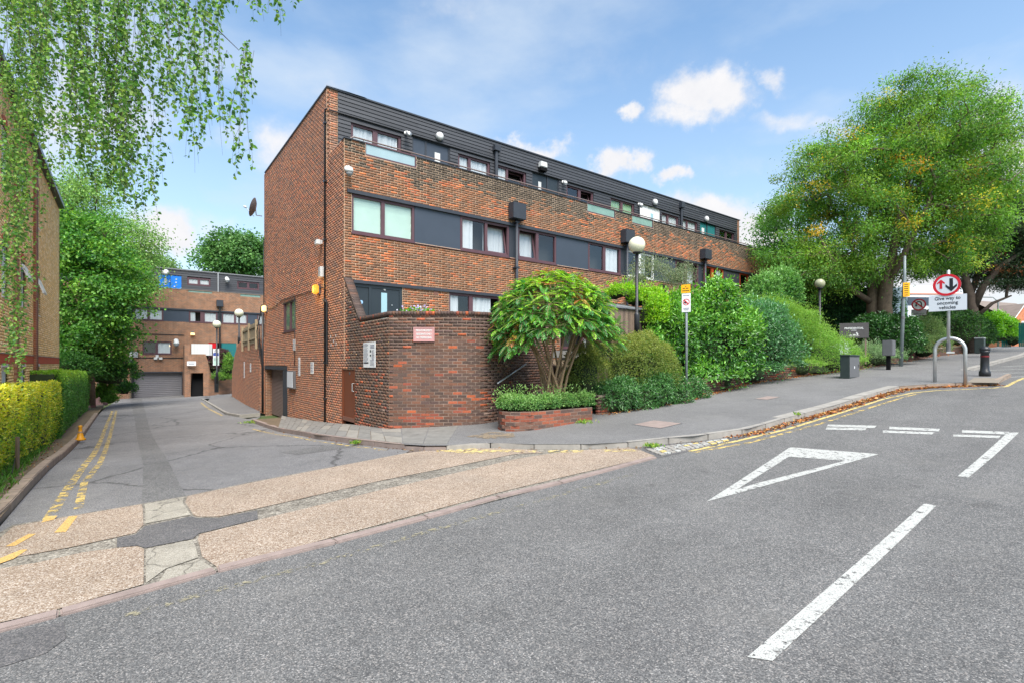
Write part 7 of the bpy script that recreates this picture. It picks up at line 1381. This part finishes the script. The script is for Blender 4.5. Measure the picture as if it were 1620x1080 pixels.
shrub('undergrowth', 'shady tangle of shrubs under the sycamore behind the hedge', 'shrub', [EL(115, 585, 27, 36, 26, 1.4), EL(175, 590, 31, 36, 26, 1.4), EL(195, 615, 33, 16, 12, .8)], 9000, .12, .07, GR((62,108,46), (50,92,42), (84,128,58)), near=1)
shrub('elder_bush', 'small bush at the end of the left hedge by the drive kerb', 'shrub', [EL(166, 622, 31, 9, 18, .6), EL(174, 632, 31, 8, 8, .5)], 2500, .10, .06, GR((84,132,50), (104,150,60)), spike=.1, near=1)
# ---- planter cover and mahonia
pc_ = [PL.p(s, -.28, 0) for s in np.linspace(.35, PL.L-.05, 7)]; cov = [(np.array([q[0], q[1], ztp+.13]), np.array([.30, .26, .21])) for q in pc_]
shrub('periwinkle_cover', 'low mat of small green leaves filling the brick planter', 'ground cover', cov, 13000, .042, .024, GR((80,128,66), (62,108,54), (104,148,84)), top=GR((124,164,84), (148,182,110)), depth=.12, near=1, spike=.05)
mb_ = at(880, 618, 12.55); mb_[2] = ztp-.1; MH = thing('mahonia_tree', 'umbrella shaped mahonia with many bare tan stems rising from the planter', 'tree', mb_)
cen = at(876, 508, 12.6); RX, RY, RZ = 1.40, 1.2, 1.13
n = 300; d = rdir(n*3); d = d[(d[:, 2] > -.30)][:n]; n = len(d); ro = cen+d*np.array([RX, RY, RZ])*(.80+.22*rng.random(n))[:, None]; ro = np.r_[ro, [at(u, v, y) for u, v, y in ((805, 520, 12.3), (825, 528, 12.0), (850, 530, 11.9), (930, 520, 12.0), (950, 505, 12.2), (905, 500, 11.8), (795, 495, 12.4), (870, 490, 11.6), (845, 500, 11.7), (790, 512, 12.5), (800, 534, 12.3), (815, 540, 12.2), (838, 536, 12.0), (820, 510, 11.9), (860, 522, 11.7), (940, 522, 12.2), (958, 515, 12.5), (920, 510, 11.9), (890, 512, 11.6))], [at(random.uniform(782, 848), random.uniform(512, 556), random.uniform(11.7, 12.9)) for _ in range(34)], [at(random.uniform(925, 978), random.uniform(500, 545), random.uniform(11.9, 13.1)) for _ in range(26)], [at(random.uniform(850, 925), random.uniform(495, 522), random.uniform(11.4, 12.0)) for _ in range(12)]]; n = len(ro); ax = unit(np.r_[d, unit(ro[len(d):]-cen)]+[0, 0, .9])
st = MB(); anc = [mb_+np.array([x, y, 0]) for x, y in ((-.30, 0), (-.14, .1), (0, -.05), (.12, .08), (.26, 0), (.05, .16))]
forks = []
for k in range(16):
    a = anc[k % 6]; ang = 2*math.pi*k/16; f_ = cen+np.array([math.cos(ang)*.72, math.sin(ang)*.6, -.30+random.uniform(-.1, .2)]); m1 = a*.5+f_*.5+np.array([-.10*math.cos(ang), 0, -.05]); st.tube([a, a*.75+m1*.25+rng.normal(0, .02, 3), m1, f_], [.042, .036, .03, .022], 7); forks.append(f_)
forks = np.array(forks)
for q, x in zip(ro, ax):
    i = np.argmin(np.linalg.norm(forks-q, axis=1)); st.tube([forks[i], forks[i]*.5+q*.5+np.array([0, 0, -.05]), q], [.02, .015, .012], 5)
st.build('stems', M['bark_tan'], MH, True)
LP, LD, LN, LC, LL = [], [], [], [], []; rc = MB()
for q, x in zip(ro, ax):
    red = random.random() < .02; hgt = (q[2]-cen[2])/RZ; nf = random.randint(8, 10); e0 = unit(np.cross(x, [.3, .9, .1])); e1 = np.cross(x, e0)
    for k in range(nf):
        a = 2*math.pi*(k+random.random()*.6)/nf; Lf = random.uniform(.22, .38); side = math.cos(a)*e0+math.sin(a)*e1; up_ = x*random.uniform(.2, .8)
        p = q; dcur = unit(side+up_); pts = [p]; prevd = dcur; young = random.random() < .18+.6*max(0, hgt); tone = np.array(random.choice(GR((150,202,58), (132,190,54), (166,212,76)) if young else GR((76,146,54), (60,122,50), (94,164,60), (70,132,72))))
        if red: tone = np.array(random.choice(GR((176,110,58), (170,140,62))))
        for i in range(9):
            dcur = unit(dcur+np.array([0, 0, -.055])); p = p+dcur*Lf/9; pts.append(p)
            if i < 1: continue
            lat = unit(np.cross(dcur, [0, 0, 1.])); nrm = np.cross(lat, dcur)
            for sgn in (-1, 1): LP.append(p); LD.append(unit(lat*sgn+dcur*.55+nrm*.10)); LN.append(nrm+rng.normal(0, .15, 3)); LC.append(tone*random.uniform(.8, 1.2)); LL.append(random.uniform(.052, .078)*(1-.05*abs(i-4)))
        LP.append(p); LD.append(dcur); LN.append(nrm); LC.append(tone); LL.append(.075); rc.tube(pts[::3], .004, 3, caps=False)
LL = np.array(LL); leaves('foliage', np.array(LP), np.array(LD), np.array(LN), LL, LL*.36, np.array(LC), 'leaf_gloss', MH); o = rc.build('leaf_stalk', M['bark_tan'], MH); o['kind'] = 'stuff'
# flower trough behind the podium coping
c = at(660, 497, 13.0); t = thing('flower_trough', 'trough of green leaves and pale violet flowers on the curved wall', 'planter', c); MB().box(c+np.array([-.40, -.1, -.22]), (.8, 0, 0), (0, .22, 0), UP*.2).build('trough', M['cab_grey'], t)
n = 420; P = c+np.stack([rng.uniform(-.42, .42, n), rng.uniform(-.12, .14, n), rng.uniform(-.06, .10, n)], -1); P[:, 2] += .07*(1-np.abs(P[:, 0]-c[0])/.42); leaves('leaves', P, rdir(n)+[0, 0, .3], rdir(n)+[0, -.5, .5], .055, .03, pick_col(GR((86,150,40), (110,170,52)), n), 'leaf', t)
n = 60; P = c+np.stack([rng.normal(0, .2, n), rng.uniform(-.12, .05, n), rng.uniform(.06, .20, n)], -1); leaves('flowers', P, rdir(n), rdir(n)+[0, -1, .5], .045, .045, pick_col(GR((196,182,230), (236,230,244), (170,150,214)), n), 'leaf', t, kind='stuff')
# ---- weeping birch hanging into the view from the left
BT = thing('birch_tree', 'weeping birch sprays hanging into view at the top left', 'tree', SN(-3.9, 9.6)); tb = np.array(BT.location); 
hub = np.array([-7.6, 5.6, EYE+6.6]); mb = MB(); mb.tube([tb, tb+[.15, -.1, 3], tb+[.3, -.1, 5.5], tb+[.6, -.2, 8.5]], [.20, .17, .14, .06], 10); mb.build('trunk', mat('birch_bark', lin(206,200,190), .8, var=.4, vscale=5), BT, True)
tw = MB(); SP, SD = [], []
limbs = [[tb+[.25, -.1, 5.0], (-6.6, 6.4, EYE+5.6), (-4.9, 6.2, EYE+5.1), (-3.6, 6.0, EYE+4.75)], [tb+[.2, -.1, 4.6], (-7.2, 6.0, EYE+5.2), (-5.5, 5.6, EYE+4.5), (-4.2, 5.3, EYE+4.2)], [tb+[.3, -.1, 5.4], (-6.2, 7.0, EYE+6.2), (-4.2, 6.8, EYE+5.6), (-2.6, 6.4, EYE+5.0)], [tb+[.2, 0, 4.2], (-7.9, 7.2, EYE+5.4), (-6.7, 7.2, EYE+5.2)]]
for l in limbs: tw.tube(l, [.05, .035, .02, .008][:len(l)], 6)
tw.tube([at(262, -25, 5.6), at(300, 12, 5.55), at(345, 48, 5.5), at(378, 80, 5.45)], [.010, .008, .006, .003], 5)
def strand(u, v0, v1, Y, dens=1.0, drift=0):
    a, b = at(u, v0, Y), at(u+drift, v1, Y); L_ = a[2]-b[2]; k = max(5, int(L_/.10)); ph = random.random()*6; pts = []; sw = random.uniform(.03, .10)
    for i in range(k+1):
        f = i/k; p = a*(1-f)+b*f; p = p+np.array([sw*math.sin(ph+f*L_*2.2), sw*math.sin(ph*2+f*L_*1.7), 0]); pts.append(p)
    tw.tube(pts, np.linspace(.0022, .001, k+1), 3, caps=False); ph2 = random.random()*9
    def fill(q0, q1, n):
        f = rng.random(n)[:, None]; dr = rng.normal(0, 1, (n, 3)); dr[:, 2] = dr[:, 2]*.5-.75; SP.append(q0*(1-f)+q1*f+unit(dr)*.012); SD.append(unit(dr))
    for i in range(k):
        w = max(0, .55+.75*math.sin(ph2+i*.55)+random.uniform(-.3, .5))*dens; fill(pts[i], pts[i+1], int(3.0*w+random.random()))
        if random.random() < .7*w:
            ln = random.uniform(.12, .42); dx = np.array([random.gauss(0, .35), random.gauss(0, .35), 0]); q = pts[i]; q1 = q+(dx+[0, 0, -.45])*ln*.5; q2 = q1+(dx*.3+[0, 0, -1.0])*ln*.6
            tw.tube([q, q1, q2], .001, 3, caps=False); m_ = int(ln*34*random.uniform(.5, 1.2)); fill(q, q1, m_//2); fill(q1, q2, m_-m_//2)
groups = [(-10, 40, -40, 500, 620, 13, 7.2, 1.3), (0, 70, -40, 300, 500, 16, 7.4, 1.2), (20, 75, -40, 200, 420, 20, 6.6, 1.1), (40, 150, -40, 150, 275, 34, 6.2, 1.0), (70, 140, -40, 60, 200, 22, 5.8, .9), (100, 150, 60, 230, 290, 12, 6.4, .9), (150, 215, -40, 230, 325, 34, 5.7, 1.05), (185, 215, -40, 270, 330, 14, 5.6, 1.0), (140, 190, 120, 250, 320, 10, 6.0, .9),
          (222, 258, 20, 240, 335, 15, 5.6, .85), (222, 240, -40, 40, 90, 8, 5.6, .7), (246, 280, -40, 130, 190, 15, 5.5, 1.05), (255, 282, -30, 40, 160, 8, 5.4, .8), (293, 318, 0, 200, 292, 12, 5.4, .85), (318, 345, 20, 120, 210, 9, 5.4, .75), (345, 372, 60, 190, 255, 9, 5.4, .72), (376, 398, 78, 200, 265, 10, 5.35, .85), (330, 372, -40, 10, 45, 9, 5.3, .9), (290, 335, -40, 20, 90, 8, 5.4, .7), (392, 402, -40, 20, 48, 3, 5.3, .8), (402, 452, -40, -5, 32, 7, 5.3, .8), (200, 250, -40, -10, 30, 9, 5.5, .9), (0, 140, -40, 0, 90, 26, 6.0, 1.0)]
for u0, u1, v0, va, vb, k, Y, dn in groups:
    for _ in range(max(2, int(k*.62))): strand(random.uniform(u0, u1), v0+random.uniform(-10, 25), random.uniform(va-25, vb), Y+random.uniform(-.6, .6), dn, random.uniform(-14, 14))
tag(tw.build('twigs', M['bark_dark'], BT, True), kind='stuff'); P = np.concatenate(SP); D = np.concatenate(SD); n = len(P)
leaves('foliage', P, D, unit(rng.normal(0, .8, (n, 3))+[0, -.6, .4]), .046*rng.uniform(.6, 1.25, n), .036*rng.uniform(.7, 1.2, n), pick_col(GR((92,136,58), (76,120,54), (114,154,66), (62,104,50), (134,166,82)), n), 'leaf', BT); print('birch', n)
c = at(1428, 520, 25.0); n = 1500; q = rng.random(n); P = at(1427, 565, 25.0)*(1-q[:, None])+at(1429.5, 470, 25.0)*q[:, None]+rng.normal(0, 1, (n, 3))*np.array([.13, .13, .05])*(1.15-q[:, None]); tt = thing('climbing_ivy', 'ivy clinging to the lower half of the pale lamp column', 'climber', at(1426, 575, 25.0)); leaves('foliage', P, rdir(n)+[0, -.3, -.5], rdir(n)+[0, -1, .3], .11, .085, pick_col(GR((56,104,42), (72,122,50)), n), 'leaf_gloss', tt)
# ---- fallen leaves, weeds
def scatter(name, segs, n, spread, pal, size, dz, lb=None):
    P = []
    for (a, b, k) in segs:
        f = rng.random(k)[:, None]; q = a*(1-f)+b*f; q = q+rng.normal(0, spread, (k, 2)); P.append(q)
    P = np.concatenate(P); z = gz(P[:, 0], P[:, 1])+(dz(P) if callable(dz) else dz)+rng.uniform(.002, .02, len(P)); P3 = np.c_[P, z]; n = len(P3); nn = unit(rng.normal(0, .35, (n, 3))+[0, 0, 1]); D = rdir(n); D[:, 2] *= .25
    o = leaves(name, P3, D, nn, size*rng.uniform(.6, 1.4, n), size*.55*rng.uniform(.6, 1.4, n), pick_col(pal, n, None, .35), 'leaf_dry'); return tag(o, kind='stuff')
DRY = GR((158,96,56), (172,110,62), (134,84,54), (190,136,80), (116,78,54), (170,144,96))
K2 = [np.array(p) for p in KB]
gut = [(K2[i]-[.0, .0]-N*.10, K2[i+1]-N*.10, k) for i, k in ((16, 50), (17, 170), (18, 380), (19, 420), (20, 540), (21, 480), (22, 300), (23, 90))]
scatter('fallen_leaves', gut, 0, .075, DRY, .075, .006)
fw_ = [np.array(SN(10.2, 8.55)[:2])]+[np.array(p)[:2]-N*.16 for p in foot_wall]
scatter('fallen_leaves', [(a, b, k) for a, b, k in zip(fw_, fw_[1:], (260, 420, 420, 300, 260, 60))], 0, .10, DRY, .07, .112)
scatter('fallen_leaves', [(np.array(K2[i]), np.array(K2[i+1]), 14) for i in range(1, 15)]+[(np.array(px((-20, 800))[0]), np.array(SN(-.9, 20)[:2]), 420)], 0, .16, GR((120,80,48), (140,104,64), (168,140,100), (96,70,44)), .05, lambda P: np.where(P@N > 8.6, np.where(P@S < -.2, .10, .01), .014))
def tuft(q, n, r, L, pal, lb):
    P = np.c_[q[0]+rng.normal(0, r, n), q[1]+rng.normal(0, r, n), np.full(n, q[2])]; o = leaves('weeds', P, rdir(n)*[.7, .7, .1]+[0, 0, .6], rdir(n)+[0, -.3, .5], L*rng.uniform(.5, 1.3, n), L*.3, pick_col(pal, n), 'leaf'); return tag(o, lb, 'weed', 'weeds in the pavement joints')
for u, v, dz, r, k, lb in ((398, 668, .03, .16, 90, 'tuft of weeds at the kerb end beside the garage'), (562, 701, .04, .06, 50, 'weed sprouting from the kerb joint below the brown door'), (1032, 706, .02, .07, 60, 'green weed at the dropped kerb by the painted setts'), (922, 668, .11, .12, 70, 'yellowish weed on the footway at the planter end'), (1262, 656, .10, .03, 24, 'small weed in the kerb joint near the give way dashes')): tuft(G(u, v, dz), k, r, .09, GR((120,160,60), (96,140,50), (156,170,80)), lb)
tag(leaves('grass_fringe', *(lambda n: (np.array([SN(s, q, .10) for s, q in zip(-1.05+rng.normal(0, .09, n), rng.uniform(8.5, 33, n))]), rdir(n)*[.6, .6, 0]+[0, 0, .8], rdir(n)+[0, -.3, .4]))(2600), .10, .018, pick_col(GR((90,136,50), (74,116,44)), 2600), 'leaf'), kind='stuff')
